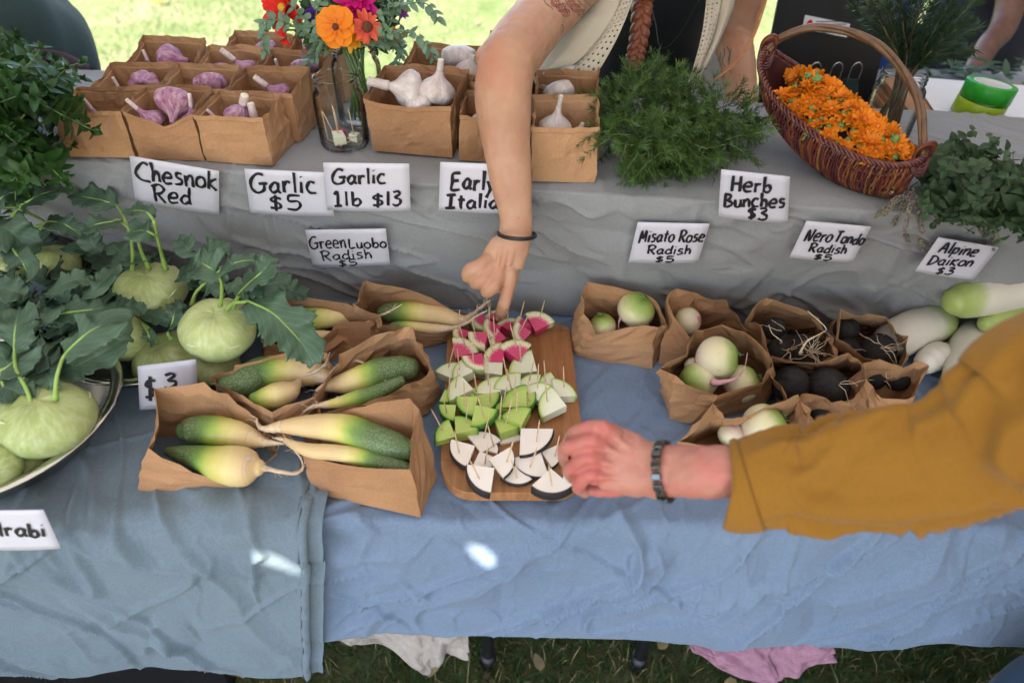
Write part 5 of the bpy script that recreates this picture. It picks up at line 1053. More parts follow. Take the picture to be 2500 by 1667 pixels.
for k in range(420):
    p = OP(rr.uniform(620, 1620), rr.uniform(-60, 520), rr.uniform(.0, .06)); q = (p - (JB + Vector((0, 0, .16))))
    if q.length > .14: continue
    leafmesh(mb, p, (rr.uniform(-1, 1), rr.uniform(-1, .4), rr.uniform(-.6, .9)), (0, -1, .5), .02, .009, 4, 3)
tag(mb.build('leaves', M_MINT, root), kind='stuff')
mb = MB()
for k in range(14):
    a = k * .45; e = JB + Vector((cos(a) * .022, sin(a) * .022, .155)); f = JB + Vector((cos(a + 2) * .024, sin(a + 2) * .024, .012)); tube(mb, [e, (e + f) / 2, f], .0022, 6)
mb.build('stems', M_STEM, root)

# ------------------------------------------------------------------ bowls and kohlrabi
def bowl(lab, c, r, h, tilt=0):
    root = empty('steel_bowl', c, lab, 'bowl', 'round steel bowls of kohlrabi', world=False)
    n = 56; a = np.linspace(0, 2 * pi, n, endpoint=False)
    pr = [(0, .002), (.45, .0), (.62, .03), (.85, .42), (.95, .95), (.97, 1.0), (1.05, 1.02), (1.06, .98), (1.0, .93), (.97, .88), (.86, .36), (.64, -.02), (.45, -.04), (0, -.04)]
    V = np.array([[(q * r * cos(t), q * r * sin(t), z * h + .004) for t in a] for q, z in pr]); m = len(pr)
    mb = MB(); mb.add(V, [(i * n + j, (i + 1) * n + j, (i + 1) * n + (j + 1) % n, i * n + (j + 1) % n) for i in range(m - 1) for j in range(n)]); mb.build('bowl_shell', M_STEEL, root); return root
b1 = W('S', 390, 775, T + .065); bowl('steel bowl of kohlrabi behind the $3 card', Vector((b1.x, b1.y, T + .004)), .176, .062)
b2 = W('S', -25, 1010, T + .065); bowl('steel bowl of kohlrabi at the left edge of the picture', Vector((b2.x, b2.y, T + .004)), .185, .068)
def khead(lab, zone, x, y, rx, ry, h, ax=(0, 0, 1), seed=0):
    c = W(zone, x, y, T + h); R = px2m(zone, rx, c); k = ry / rx
    M = Vector(ax).normalized().to_track_quat('Z', 'X').to_matrix()
    root = empty('kohlrabi', c - Vector((0, 0, R * .7)), lab, 'kohlrabi', 'pale green kohlrabi in steel bowls'); rr = random.Random(seed)
    nl = rr.choice((5, 6, 7)); p0 = rr.uniform(0, 6)
    fn = lambda th, ph: (1 + .032 * np.cos(nl * th + p0) * np.sin(ph) ** 2 * np.clip(1.4 - ph / 1.6, 0, 1)) * (1 - .20 * np.exp(-(ph / .38) ** 2)) + .03 * vn(np.cos(th) * 2, np.sin(th) * 2, ph * 2, seed)
    mb = MB(); ball(mb, c, (R, R, R * max(.66, min(1, k * 1.02))), 36, 24, M, fn=fn)
    o = mb.build('bulb', M_KOHL, root)
    mb = MB(); a = Vector(ax).normalized()
    for q in range(rr.choice((4, 5))):       # leaf scars: pale horizontal ridges with a stub
        th = rr.uniform(0, 6.28); ph = rr.uniform(.8, 1.8); ks = max(.66, min(1, k * 1.02)); P = []
        for s in np.linspace(-.22, .22, 9):
            f_ = float(fn(np.array(th + s), np.array(ph)).item()) ; pp = ph + .25 * s * s + .25 * s * (1 if q % 2 else -1); v = Vector((cos(th + s) * sin(pp), sin(th + s) * sin(pp), cos(pp) * ks)) * R * f_; P.append(c + M @ v)
        mb = MB(); tube(mb, P, [.0004, .0010, .0016, .0022, .0027, .0022, .0016, .0010, .0004], 6); mb.build('leaf_scar', simple_scar, root)
    return root, c, R, M
simple_scar = simple('kohlrabi_leaf_scar', (.60, .66, .38), .5, .15, 60)
def kleaf(parent, zone, pts, wpx, h, seed=0, lobes=1.0, pet=None, up=(0, -.35, 1), dark=False, twist=0, asym=.15, name='leaf'):
    "leaf blade along pts (x,y[,h]); wpx = half width in zone px; pet: stalk path"
    C = [W(zone, p[0], p[1], T + (p[2] if len(p) > 2 else h)) for p in pts]; P = spl(C, 34); rr = random.Random(seed); m = len(P)
    Wd = px2m(zone, wpx, C[len(C) // 2]); _, N, Bn = frames(P, up); nv = 15; V = []; Cc = []
    L = sum((Vector(P[i + 1]) - Vector(P[i])).length for i in range(m - 1))
    ph = rr.uniform(0, 6)
    for i in range(m):
        t = i / (m - 1); w0 = Wd * (math.sin(pi * min(1, (t * .93 + .035)) ** .75) ** .55)
        for j in range(nv):
            q = (j / (nv - 1) - .5) * 2; side = 1 if q > 0 else -1
            lob = 1 + lobes * (.16 * math.sin(t * 17 + ph + side) + .09 * math.sin(t * 41 + ph * 2 + side * 2) + .08 * math.sin(t * 97 + side))
            ww = w0 * (1 + (lob - 1) * abs(q) ** 2)
            ruf = .22 * Wd * abs(q) ** 1.5 * math.sin(t * 15 + ph + side * 1.5) + .10 * Wd * abs(q) ** 2 * math.sin(t * 37 + side + ph)
            tw = twist * t; d = Bn[i] * cos(tw) + N[i] * sin(tw); n2 = N[i] * cos(tw) - Bn[i] * sin(tw)
            p = P[i] + d * (q * ww) + n2 * (abs(q) * ww * asym + ruf) + np.array(Vector(P[-1] - P[0]).normalized()) * (abs(q) * ww * .28)
            V.append(p); Cc.append((t, q, 0))
    mb = MB(); mb.add(V, gridf(m, nv), Cc); o = mb.build(name, M_KLEAF, parent); solid(o, .0007)
    if pet:
        Q = spl([W(zone, p[0], p[1], T + (p[2] if len(p) > 2 else h)) for p in pet] + [Vector(P[0]), Vector(P[8]), Vector(P[17]), Vector(P[25])], 30)
        mb = MB(); tube(mb, Q, np.interp(np.linspace(0, 1, 30), [0, .1, .5, 1], [.0050, .0032, .0024, .0007]), 8); mb.build('leaf_stalk', M_PETI, parent)
    return o
k1, c1, _, _ = khead('brightest kohlrabi with an arching leaf stalk, on the rim of the back bowl', 'E', 1488, 1135, 250, 190, .125, (.12, -.05, 1), 1)
k2, c2, _, _ = khead('kohlrabi with three upright stalks at the back', 'E', 1032, 862, 240, 148, .12, (.05, .0, 1), 2)
k3, c3, _, _ = khead('kohlrabi resting behind the $3 card', 'E', 1150, 1335, 235, 150, .05, (-.2, -.1, 1), 3)
k4, c4, _, _ = khead('kohlrabi lying on its side left of the one behind the card', 'E', 850, 1190, 160, 175, .085, (-.9, .1, .4), 4)
k5, c5, _, _ = khead('kohlrabi far back at left partly under leaves', 'E', 375, 690, 165, 135, .12, (0, .2, 1), 5)
k6, c6, _, _ = khead('kohlrabi cut off by the left edge at the back', 'E', 75, 730, 110, 100, .12, (0, 0, 1), 6)
k7, c7, _, _ = khead('large kohlrabi with one thick stalk in the left bowl', 'I', 312, 480, 312, 215, .10, (.10, .05, 1), 7)
k8, c8, _, _ = khead('kohlrabi at the left edge in the left bowl', 'I', -30, 810, 165, 165, .08, (-.3, -.7, .4), 8)
k9, c9, _, _ = khead('shaded kohlrabi at the bottom of the left bowl', 'I', 165, 745, 165, 110, .05, (.1, .3, 1), 9)
k10, c10, _, _ = khead('kohlrabi in shade under the brightest one', 'E', 1450, 1360, 190, 120, .05, (.2, .1, 1), 10)
kl = kleaf
kl(k1, 'E', [(1700,940,.20),(1850,1010,.20),(1960,1110,.18),(2060,1220,.15),(2150,1370,.12)], 170, .18, 1, 1.1, [(1540,1010,.155),(1590,952,.19),(1670,945,.20)])
kl(k1, 'E', [(1512,810,.22),(1470,740,.25),(1400,690,.26),(1330,660,.27)], 130, .22, 2, 1.0, [(1500,985,.16),(1515,900,.19)])
kl(k1, 'E', [(1650,870,.20),(1720,800,.23),(1800,730,.25),(1865,640,.26)], 120, .2, 3, 1.2, [(1585,990,.16),(1620,920,.18)])
kl(k1, 'E', [(1690,860,.21),(1800,830,.22),(1900,810,.22),(1980,830,.21)], 110, .2, 4, 1.3)
kl(k1, 'E', [(1500,735,.19),(1600,680,.20),(1720,660,.20),(1880,690,.19)], 60, .2, 5, .8, [(1310,970,.13),(1340,880,.15),(1420,800,.17)])
kl(k1, 'E', [(1720,980,.14),(1740,1040,.13),(1760,1120,.11)], 75, .12, 6, .4)
kl(k1, 'E', [(1540,860,.18),(1590,830,.19),(1650,870,.18),(1680,930,.17)], 60, .18, 61, 1.0)
kl(k1, 'E', [(1400,880,.16),(1430,850,.17),(1480,870,.17),(1520,920,.16)], 50, .18, 62, 1.0)
kl(k10, 'E', [(1880,880,.12),(1960,860,.14),(2040,880,.13),(2095,905,.12)], 80, .12, 7, .7)
kl(k2, 'E', [(1060,490,.26),(1000,460,.27),(930,460,.26),(870,490,.25)], 95, .25, 8, .8, [(1135,722,.16),(1100,600,.20),(1075,500,.24)])
kl(k2, 'E', [(1045,380,.30),(1000,330,.31),(920,320,.30),(850,330,.29)], 60, .28, 9, .9, [(1125,700,.16),(1090,560,.22),(1060,420,.29)])
kl(k2, 'E', [(800,290,.24),(700,250,.25),(590,230,.25),(480,205,.25)], 95, .25, 10, .7, [(905,745,.15),(905,600,.20),(880,450,.24)])
kl(k2, 'E', [(820,390,.25),(740,400,.26),(640,420,.26),(560,460,.25)], 75, .25, 11, .9, [(1018,716,.16),(965,600,.20),(930,500,.24)])
kl(k2, 'E', [(1040,630,.17),(980,640,.18),(920,645,.18),(860,660,.17)], 60, .18, 12, 1.5)
kl(k2, 'E', [(700,600,.2),(640,560,.21),(620,500,.22),(640,460,.22)], 75, .2, 13, .8)
kl(k2, 'E', [(430,575,.18),(520,580,.19),(600,600,.18),(690,595,.18)], 48, .2, 14, .6)
kl(k2, 'E', [(760,540,.18),(820,600,.17),(880,650,.16),(930,690,.15)], 80, .2, 15, 1.6)
kl(k5, 'E', [(315,400,.22),(400,400,.24),(490,440,.23),(585,520,.21)], 80, .24, 16, 1.0, [(255,580,.16),(245,500,.19),(275,450,.21)])
kl(k5, 'E', [(140,300,.26),(240,230,.28),(350,190,.28),(475,175,.27)], 100, .28, 17, .8, [(195,500,.18),(235,440,.21),(300,395,.22)])
kl(k6, 'E', [(-60,300,.26),(30,220,.28),(130,190,.28),(230,200,.27)], 120, .28, 18, .8, [(70,400,.20),(95,340,.23),(140,295,.25)])
kl(k6, 'E', [(-80,420,.22),(40,440,.25),(140,520,.23),(240,620,.2)], 130, .24, 19, .5)
kl(k6, 'E', [(75,570,.22),(130,640,.23),(180,720,.21),(200,810,.18)], 95, .24, 20, .4, [(60,700,.16),(70,620,.2)])
kl(k6, 'E', [(-60,860,.16),(20,850,.18),(100,870,.18),(175,900,.17)], 110, .2, 21, .5)
kl(k4, 'E', [(330,870,.19),(430,820,.21),(540,790,.21),(640,800,.2)], 85, .22, 22, .5)
kl(k4, 'E', [(370,1030,.19),(510,1010,.2),(650,995,.2),(800,975,.19)], 105, .22, 23, .7, [(180,1110,.14),(260,1060,.17)])
kl(k4, 'E', [(560,920,.2),(640,860,.22),(730,780,.22),(800,690,.22)], 85, .22, 24, .6)
kl(k4, 'E', [(790,950,.15),(860,960,.16),(930,980,.15),(1000,1010,.14)], 60, .16, 25, .8); kl(k4, 'E', [(980,1010,.12),(1060,1040,.13),(1130,1060,.13),(1170,1100,.12)], 65, .13, 26, .8)
kl(k3, 'E', [(1170,1130,.12),(1180,1080,.14),(1190,1030,.15),(1200,980,.15)], 70, .13, 27, .9, [(1170,1190,.11),(1150,1160,.12)])
kl(k3, 'E', [(1000,1130,.12),(1020,1180,.12),(1030,1240,.1)], 45, .1, 28, .6, [(1065,1230,.1),(1050,1160,.11),(975,1090,.12)]); kl(k3, 'E', [(1160,1060,.13),(1200,990,.14),(1260,960,.14)], 60, .12, 29, 1.0)
kl(k7, 'E', [(440,1310,.20),(530,1215,.23),(640,1130,.24),(760,1095,.23),(890,1170,.2)], 165, .24, 30, .7, [(378,1610,.14),(385,1480,.17),(410,1380,.19)])
kl(k7, 'E', [(400,1430,.13),(540,1370,.14),(700,1290,.15),(880,1180,.15)], 150, .15, 31, .4)
kl(k7, 'E', [(100,1270,.18),(100,1180,.2),(110,1090,.21),(130,1000,.21)], 170, .22, 32, .6, [(230,1720,.12),(190,1560,.15),(110,1400,.17)])
kl(k7, 'E', [(180,1090,.19),(260,1050,.21),(320,1020,.21),(390,990,.2)], 100, .22, 33, .7)
kl(k8, 'E', [(0,1420,.16),(60,1380,.17),(110,1330,.17),(140,1260,.17)], 170, .18, 34, .6, [(60,1750,.1),(100,1650,.12),(20,1500,.15)])
kl(k8, 'E', [(-60,1550,.13),(40,1530,.15),(120,1560,.15),(190,1620,.13)], 110, .15, 35, .9); kl(k7, 'E', [(300,1400,.14),(340,1480,.15),(350,1540,.14)], 70, .15, 36, 1.2)
kl(k1, 'E', [(1220,760,.15),(1290,720,.17),(1380,700,.18),(1500,760,.16)], 120, .17, 37, .6); kl(k1, 'E', [(1330,640,.2),(1290,590,.22),(1260,550,.22),(1220,515,.22)], 75, .2, 38, .6)
kl(k1, 'E', [(1380,660,.18),(1420,600,.2),(1480,580,.2),(1570,600,.19)], 90, .2, 39, .8); kl(k1, 'E', [(1280,830,.14),(1350,800,.15),(1420,860,.15)], 70, .15, 40, .8)
# dense shaded leaves filling the depth of both heaps
rr = random.Random(12)
for i in range(84):
    x = rr.uniform(-150, 1050); y = rr.uniform(380, 1450) if x < 400 else rr.uniform(480, 1250)
    if x > 700: y = rr.uniform(560, 1000)
    a = rr.uniform(0, 6.28); l = rr.uniform(120, 230); h = rr.uniform(.05, .135)
    par = min((k1, k2, k4, k5, k6, k7, k8), key=lambda o: (o.location - W('E', x, y, T + h)).length)
    kl(par, 'E', [(x, y, h), (x + l * .5 * cos(a), y + l * .35 * sin(a), h + .02), (x + l * cos(a), y + l * .7 * sin(a), h)], rr.uniform(60, 110), h, 200 + i, rr.uniform(.6, 1.6))
# ------------------------------------------------------------------ herbs
def sprig_mesh(name, fn, mats, seeds):
    out = []
    for s in seeds:
        mb = MB(); fn(mb, random.Random(s)); o = mb.build(name, mats, None, link=False); out.append(o.data); bpy.data.objects.remove(o)
    return out
def mint_fn(mb, rr):
    P = [(0, 0, 0), (rr.uniform(-.01, .01), rr.uniform(-.01, .01), .04), (rr.uniform(-.015, .015), rr.uniform(-.015, .015), .085)]
    tube(mb, P, [.0016, .0013, .0009], 5, mi=1)
    for k in range(6):
        t = .2 + k * .16; p = Vector(spl(P, 11)[min(10, int(t * 10))]); a0 = k * pi / 2 + rr.uniform(-.3, .3); L = (.036 if k < 4 else .022) * rr.uniform(.8, 1.15)
        for q in (0, pi):
            d = Vector((cos(a0 + q), sin(a0 + q), rr.uniform(.1, .8))); leafmesh(mb, p, d, (0, 0, 1), L, L * .55, 6, 5, rr.uniform(.1, .45), .25)
    for q in range(4): leafmesh(mb, P[-1], (cos(q * 1.57), sin(q * 1.57), 1.4), (cos(q * 1.57 + .5), 0, 1), .014, .007, 4, 3)
def needle_fn(L=.026, wd=.0026, n=60, H=.095, up=.6):
    def fn(mb, rr):
        P = spl([(0, 0, 0), (rr.uniform(-.012, .012), rr.uniform(-.012, .012), H * .5), (rr.uniform(-.02, .02), rr.uniform(-.02, .02), H)], 9)
        tube(mb, P, np.linspace(.0012, .0006, 9), 5, mi=1)
        for k in range(n):
            t = rr.uniform(.1, 1) ** .8; i = min(7, int(t * 8)); p = Vector(P[i] + (P[i + 1] - P[i]) * rr.random()); a = k * 2.4
            leafmesh(mb, p, (cos(a), sin(a), up + rr.uniform(-.3, .5) + t * .6), (0, 0, 1), L * rr.uniform(.6, 1.15), wd, 3, 3, rr.uniform(-.1, .35), .2)
    return fn
def cat_fn(mb, rr):
    P = [(0, 0, 0), (.005, 0, .05), (rr.uniform(-.02, .02), 0, .10)]; tube(mb, P, [.002, .0016, .001], 5, mi=1)
    for k in range(6):
        p = Vector(spl(P, 11)[min(10, 1 + int(k * 1.7))]); a0 = k * pi / 2 + rr.uniform(-.3, .3); L = (.040 - k * .004) * rr.uniform(.8, 1.2)
        for q in (0, pi): leafmesh(mb, p, (cos(a0 + q), sin(a0 + q), rr.uniform(-.1, .6)), (0, 0, 1), L, L * .68, 7, 5, rr.uniform(.1, .5), .3)
def orient(d, roll=0.0): return Vector(d).normalized().to_track_quat('Z', 'Y').to_matrix().to_4x4() @ Matrix.Rotation(roll, 4, 'Z')
def heap(nm, lab, cat, grp, meshes, pts, part='sprig'):
    "pts: (position, direction, scale) ; one part per sprig"
    c = sum((p[0] for p in pts), Vector()) / len(pts); c = Vector((c.x, c.y, min(p[0].z for p in pts))); root = empty(nm, c, lab, cat, grp); rr = random.Random(len(pts))
    for p, d, s in pts:
        o = bpy.data.objects.new(part, rr.choice(meshes)); COL.objects.link(o); o.parent = root
        o.matrix_parent_inverse = Matrix.Translation(-c); M = Matrix.Translation(p) @ orient(d, rr.uniform(0, 6.3)) @ Matrix.Scale(s, 4); o.matrix_local = M
        o.matrix_basis = M
    return root
rr = random.Random(4)
MINT = sprig_mesh('sprig', mint_fn, [M_MINT, M_STEM], range(6))
def inpoly(x, y, P):
    c = False; n = len(P)
    for i in range(n):
        (x1, y1), (x2, y2) = P[i], P[(i + 1) % n]
        if (y1 > y) != (y2 > y) and x < (x2 - x1) * (y - y1) / (y2 - y1) + x1: c = not c
    return c
def fill(poly, n, hfn, dfn, s=(.8, 1.2), zb=U):
    out = []; xs = [p[0] for p in poly]; ys = [p[1] for p in poly]
    while len(out) < n:
        x, y = rr.uniform(min(xs), max(xs)), rr.uniform(min(ys), max(ys))
        if not inpoly(x, y, poly): continue
        out.append((W('S', x, y, zb + hfn(x, y) * rr.uniform(.35, 1)), Vector(dfn(x, y)) + Vector((rr.gauss(0, .5), rr.gauss(0, .5), rr.gauss(0, .45))), rr.uniform(*s)))
    return out
heap('mint_bunch', 'big bunch of dark green mint at the upper left edge', 'herbs', 'bunches of mint', MINT, fill([(-110, 90), (0, 120), (60, 160), (120, 190), (150, 225), (100, 270), (40, 290), (-110, 290)], 130, lambda x, y: .13, lambda x, y: (.45, -.6, .2), (.7, 1.0)))
heap('mint_bunch', 'lower mint bunch spilling over the table edge beside the front left bag', 'herbs', 'bunches of mint', MINT, fill([(-110, 270), (40, 270), (80, 300), (95, 350), (100, 385), (50, 400), (-110, 400)], 95, lambda x, y: .08, lambda x, y: (.4, -.7, -.1), (.65, .95)))
heap('mint_bunch', 'mint hanging down the grey cloth above the kohlrabi leaves', 'herbs', 'bunches of mint', MINT, fill([(-60, 380), (40, 380), (30, 430), (15, 450), (-60, 450)], 40, lambda x, y: .02, lambda x, y: (.2, -.8, -.6), (.5, .8), zb=U - .06))
TARR = sprig_mesh('sprig', needle_fn(), [M_TARR, M_STEM], range(20, 27))
heap('tarragon_bunch', 'feathery green herb bunch right of the white garlic bags', 'herbs', 'feathery herb bunches', TARR, fill([(1445, 250), (1500, 205), (1590, 185), (1670, 205), (1690, 300), (1650, 370), (1570, 390), (1500, 350), (1460, 310)], 300, lambda x, y: .10, lambda x, y: ((x - 1570) / 220, -.45, (300 - y) / 150 + .1), (.42, .66)))
heap('tarragon_bunch', 'feathery green herb bunch touching the willow basket', 'herbs', 'feathery herb bunches', TARR, fill([(1670, 260), (1740, 240), (1810, 260), (1830, 320), (1790, 355), (1720, 370), (1660, 350)], 190, lambda x, y: .08, lambda x, y: ((x - 1740) / 180, -.45, (310 - y) / 130), (.42, .66)))
heap('tarragon_bunch', 'herb bunch with yellow tips hanging over the table front', 'herbs', 'feathery herb bunches', TARR, fill([(1530, 350), (1640, 350), (1680, 380), (1620, 400), (1570, 415), (1545, 400)], 90, lambda x, y: .04, lambda x, y: ((x - 1600) / 200, -.9, -.4), (.4, .6)))
CATM = sprig_mesh('sprig', cat_fn, [M_CATM, M_STEM], range(30, 36))
heap('catmint_bunch', 'broad leaved grey green herb bunch right of the basket', 'herbs', 'bunches of catmint', CATM, fill([(2290, 370), (2350, 375), (2420, 410), (2410, 500), (2350, 510), (2300, 480), (2280, 430)], 120, lambda x, y: .05, lambda x, y: (-.1, -.8, 0), (.5, .75)))
heap('catmint_bunch', 'broad leaved herb bunch cut off by the right edge', 'herbs', 'bunches of catmint', CATM, fill([(2400, 410), (2560, 420), (2560, 530), (2410, 510)], 110, lambda x, y: .06, lambda x, y: (.1, -.8, 0), (.5, .75)))
def spike_fn(mb, rr):
    n = 16; P = spl([(0, 0, 0), (rr.uniform(-.01, .01), .0, .03), (rr.uniform(-.02, .02), 0, .065)], n)
    for i in range(n):
        for k in range(7):
            a = rr.uniform(0, 6.3); p = P[i] + np.array((cos(a), sin(a), rr.uniform(-.5, .5))) * .0045 * (1.25 - i / n * .7); ball(mb, p, (.0018, .0018, .0026), 5, 3, mi=1 if rr.random() < .08 else 0)
SPK = sprig_mesh('flower_spike', spike_fn, [M_CATF, P_LIL], (1, 2, 3, 4))
root = heap('flowering_catmint', 'bunch of drooping catmint flower spikes hanging below the basket', 'herbs', None, SPK,
    [(W('D', x, y, U + .02 if y < 1400 else U - .02), (dx, -.8, dz * .7), rr.uniform(.7, 1.0)) for x, y, dx, dz in ((1290, 1270, -.9, -.2), (1270, 1330, -1, -.3), (1330, 1300, -.6, -.8), (1330, 1380, -.3, -1), (1310, 1450, -.2, -1), (1380, 1360, 0, -1), (1360, 1440, -.1, -1), (1440, 1340, .1, -1), (1480, 1280, .2, -.9), (1520, 1220, .3, -.6), (1570, 1160, .5, -.9), (1590, 1250, -.2, -1), (1560, 1330, -.3, -1), (1520, 1400, -.2, -.9), (1640, 1330, .3, -1), (1680, 1380, .3, -1), (1850, 1440, .1, -1), (1880, 1500, .1, -1), (1800, 1480, .1, -1), (1420, 1420, .1, -1), (1460, 1430, 0, -1), (1240, 1350, -1, -.1))], 'flower_spike')
# rosemary in its jar
RJ = W('D', 1115, 960, U); jar('rosemary_jar', 'glass jar holding rosemary behind the basket', RJ, .046, .13)
for i in range(26):
    r2 = random.Random(i); tx = (900 + i * 36 + r2.uniform(-30, 30)); ty = (-150 + 180 * (i % 3) + max(0, i - 14) * 14)
    d = ray(*zp('D', tx, ty)); e = CAMP + d * ((RJ.y + r2.uniform(-.02, .12)) / d.y); b = RJ + Vector((r2.uniform(-.02, .02), r2.uniform(-.02, .02), .02)); m_ = RJ + Vector(((e.x - RJ.x) * .12, r2.uniform(-.01, .02), .13))
    P = spl([b, m_, (m_ + e) / 2 + Vector((0, 0, .01)), e], 46); rt = empty('rosemary_branch', b, 'long rosemary branch standing in the glass jar behind the basket', 'rosemary', 'rosemary branches in the jar')
    mb = MB(); tube(mb, P, np.linspace(.0022, .001, 46), 6); mb.build('stem', M_WSTEM, rt); mb = MB()
    for k in range(240):
        t = r2.uniform(.30, 1) ** .9; j = min(44, int(t * 45)); p = Vector(P[j] + (P[j + 1] - P[j]) * r2.random()); ax = Vector(P[j + 1] - P[j]).normalized(); a = k * 2.4
        s = ax.cross(Vector((0, 1, 0))).normalized(); u = s.cross(ax); leafmesh(mb, p, s * cos(a) + u * sin(a) + ax * r2.uniform(.5, 1.3), ax, .024 * r2.uniform(.6, 1.1), .0026, 2, 3, .05, .2)
    tag(mb.build('needles', M_ROSM, rt), kind='stuff')

# ------------------------------------------------------------------ willow basket with calendula
BL, BR_, BF, BB_ = WT('D', 345, 345, 1.16), WT('D', 1405, 1070, 1.04), WT('D', 640, 905, 1.12), WT('D', 800, 640, 1.21)
BC = (BL + BR_) / 2; ea = (BR_ - BL) / 2
def rimp(f, k=1.0):
    s, c = sin(f), cos(f); side = (BF - BC) if s > 0 else (BB_ - BC)
    return BC + ea * c * k + side * abs(s) ** .9 * k
BOT = W('D', 815, 1270, U + .006) + Vector((.02, .025, 0))
rb = empty('willow_basket', BOT, 'dark red willow basket with a tall hoop handle full of orange flowers', 'basket')
def wallp(f, v):
    "v 0 rim .. 1 keel"
    r = rimp(f); c, s = cos(f), sin(f); keel = BOT + ea * c * .60 + Vector((0, 0, .030 * c * c)); b = v * pi / 2
    return r * 1.0 + (keel - r) * (1 - cos(b)) ** .9 * 1.0 + (Vector((0, 0, keel.z - r.z)) * (sin(b) - (1 - cos(b))) * .95 if True else 0)
mb = MB(); r5 = random.Random(8); NS = 210
for k in range(NS):
    f = 2 * pi * k / NS; sl = .22; cr = r5.random()
    P = [wallp(f + sl * v + .010 * math.sin(v * 9 + k), v) for v in np.linspace(0, 1, 12)]
    nrm = [(p - (BC + Vector((0, 0, -.04)))).normalized() for p in P]
    w0 = .0026 * (1 - .35 * abs(cos(f)))
    P = [p + n * (.0016 * math.sin(i * 2.2 + k * pi)) for i, (p, n) in enumerate(zip(P, nrm))]
    a0 = mb.n; tube(mb, P, np.full(12, w0) * np.array([r5.uniform(.8, 1.15) for _ in P]), 6)
    mb.c[-1][:, 2] = cr
tag(mb.build('woven_wall', M_WILLOW, rb), kind='stuff')
for v in (.18, .38, .58, .78):
    mb = MB(); P = [wallp(f, v) for f in np.linspace(0, 2 * pi, 70)]; P = [p + (BC - p).normalized() * .0015 for p in P]; tube(mb, P, .002, 6); mb.c[-1][:, 2] = .4; mb.build('rib', M_WILLOW, rb)
mb = MB(); P = [wallp(f, v) for f in np.linspace(0, 2 * pi, 60) for v in np.linspace(.02, 1, 14)]; c_ = np.zeros((len(P), 3)); c_[:, 2] = .05
P = [p + (BC - p).normalized() * .004 for p in P]; mb.add(P, gridf(60, 14), c_); mb.build('inner_wall', M_WILLOW, rb)
mb = MB()
for k in range(3):
    P = [rimp(f, 1.02) + Vector((0, 0, .003)) + (rimp(f) - BC).normalized() * .0035 * cos(f * 34 + k * 2.1) + Vector((0, 0, .0035 * sin(f * 34 + k * 2.1))) for f in np.linspace(0, 2 * pi, 300)]
    tube(mb, P, .0026, 6); mb.c[-1][:, 2] = (.32, .6, .15)[k]
mb.build('braided_rim', M_WILLOW, rb)
HB = [(345,345,1.16),(420,270,1.155),(600,200,1.145),(760,192,1.135),(930,225,1.12),(1100,310,1.10),(1230,430,1.085),(1330,580,1.07),(1390,740,1.06),(1410,900,1.05),(1412,1070,1.04)]
for k in range(3):
    Q = spl([WT('D', *p) for p in HB], 50); Tn, N, Bn = frames(Q); t = np.linspace(0, 1, 50); mb = MB()
    Q = Q + N * (.0032 * np.cos(t * 7 + k * 2.1))[:, None] + Bn * (.0032 * np.sin(t * 7 + k * 2.1))[:, None]; tube(mb, Q, .0042, 8, wob=lambda t, a: 1 + .08 * vn(t * 20, a, 0, k)); mb.build('handle_rod', M_HANDLE, rb)
for c in (BL, BR_):
    mb = MB()
    for k in range(7):
        a = k * .5; P = [c + Vector((cos(f) * .012, sin(f) * .010 * cos(a), sin(f) * .016 + (k - 3) * .004)) for f in np.linspace(0, 2 * pi, 20)]; tube(mb, P, .0022, 6); mb.c[-1][:, 2] = k / 7
    mb.build('lashing', M_WILLOW, rb)
def calendula(s):
    root = bpy.data.objects.new('calendula', None); COL.objects.link(root); I = Matrix.Identity(3); z = Vector((0, 0, 0)); rr = random.Random(s); R = .0175
    for L in range(2):
        mb = MB(); petalgeo(mb, z, I, 15, R * (1 - .2 * L), R * .36, .35 + .4 * L + rr.uniform(-.2, .2), .2, s + L, 3, .1, False, .1, L * .7); mb.build('petals', P_CAL, root)
    mb = MB(); ball(mb, (0, 0, .002), (R * .28, R * .28, R * .22), 10, 6); mb.build('flower_centre', M_CENTO, root)
    mb = MB(); ball(mb, (0, 0, -.003), (R * .42, R * .42, R * .35), 12, 6, fn=lambda th, ph: 1 + .12 * np.cos(th * 9)); tube(mb, [(0, 0, -.007), (.001, 0, -.016)], [.002, .0016], 6); mb.build('calyx', M_CALYX, root)
    return root
protos = [calendula(s) for s in (1, 2, 3, 4)]; used = set(); r6 = random.Random(6); pos = []
for k in range(4000):
    f = r6.uniform(0, 2 * pi); q = math.sqrt(r6.random()) * (.84 if sin(f) > 0 else .93); e = rimp(f, 1); p = BC + (e - BC) * q; p = Vector((p.x, p.y, p.z - .016 + (1 - q * q) * .020 + r6.uniform(-.004, .006)))
    sag = BOT.z + .06; 
    if (p - BL).length < .085: continue
    if all((p - o).length > .0142 for o in pos): pos.append(p)
    if len(pos) >= 150: break
for i, p in enumerate(pos):
    k = i % 4
    o = protos[k] if k not in used else link_copy(protos[k]); used.add(k)
    up = r6.random() > .22; d = Vector((r6.gauss(0, .75), r6.gauss(-.4, .75), 1 if up else -.75))
    o.location = p; o.rotation_mode = 'XYZ'; o.rotation_euler = (orient(d, r6.uniform(0, 6))).to_euler(); o.scale = (r6.uniform(.7, 1.12),) * 3
    tag(o, 'orange calendula head lying face up in the willow basket' if up else 'orange calendula head turned over showing its green calyx in the basket', 'flower', 'calendula heads in the willow basket')
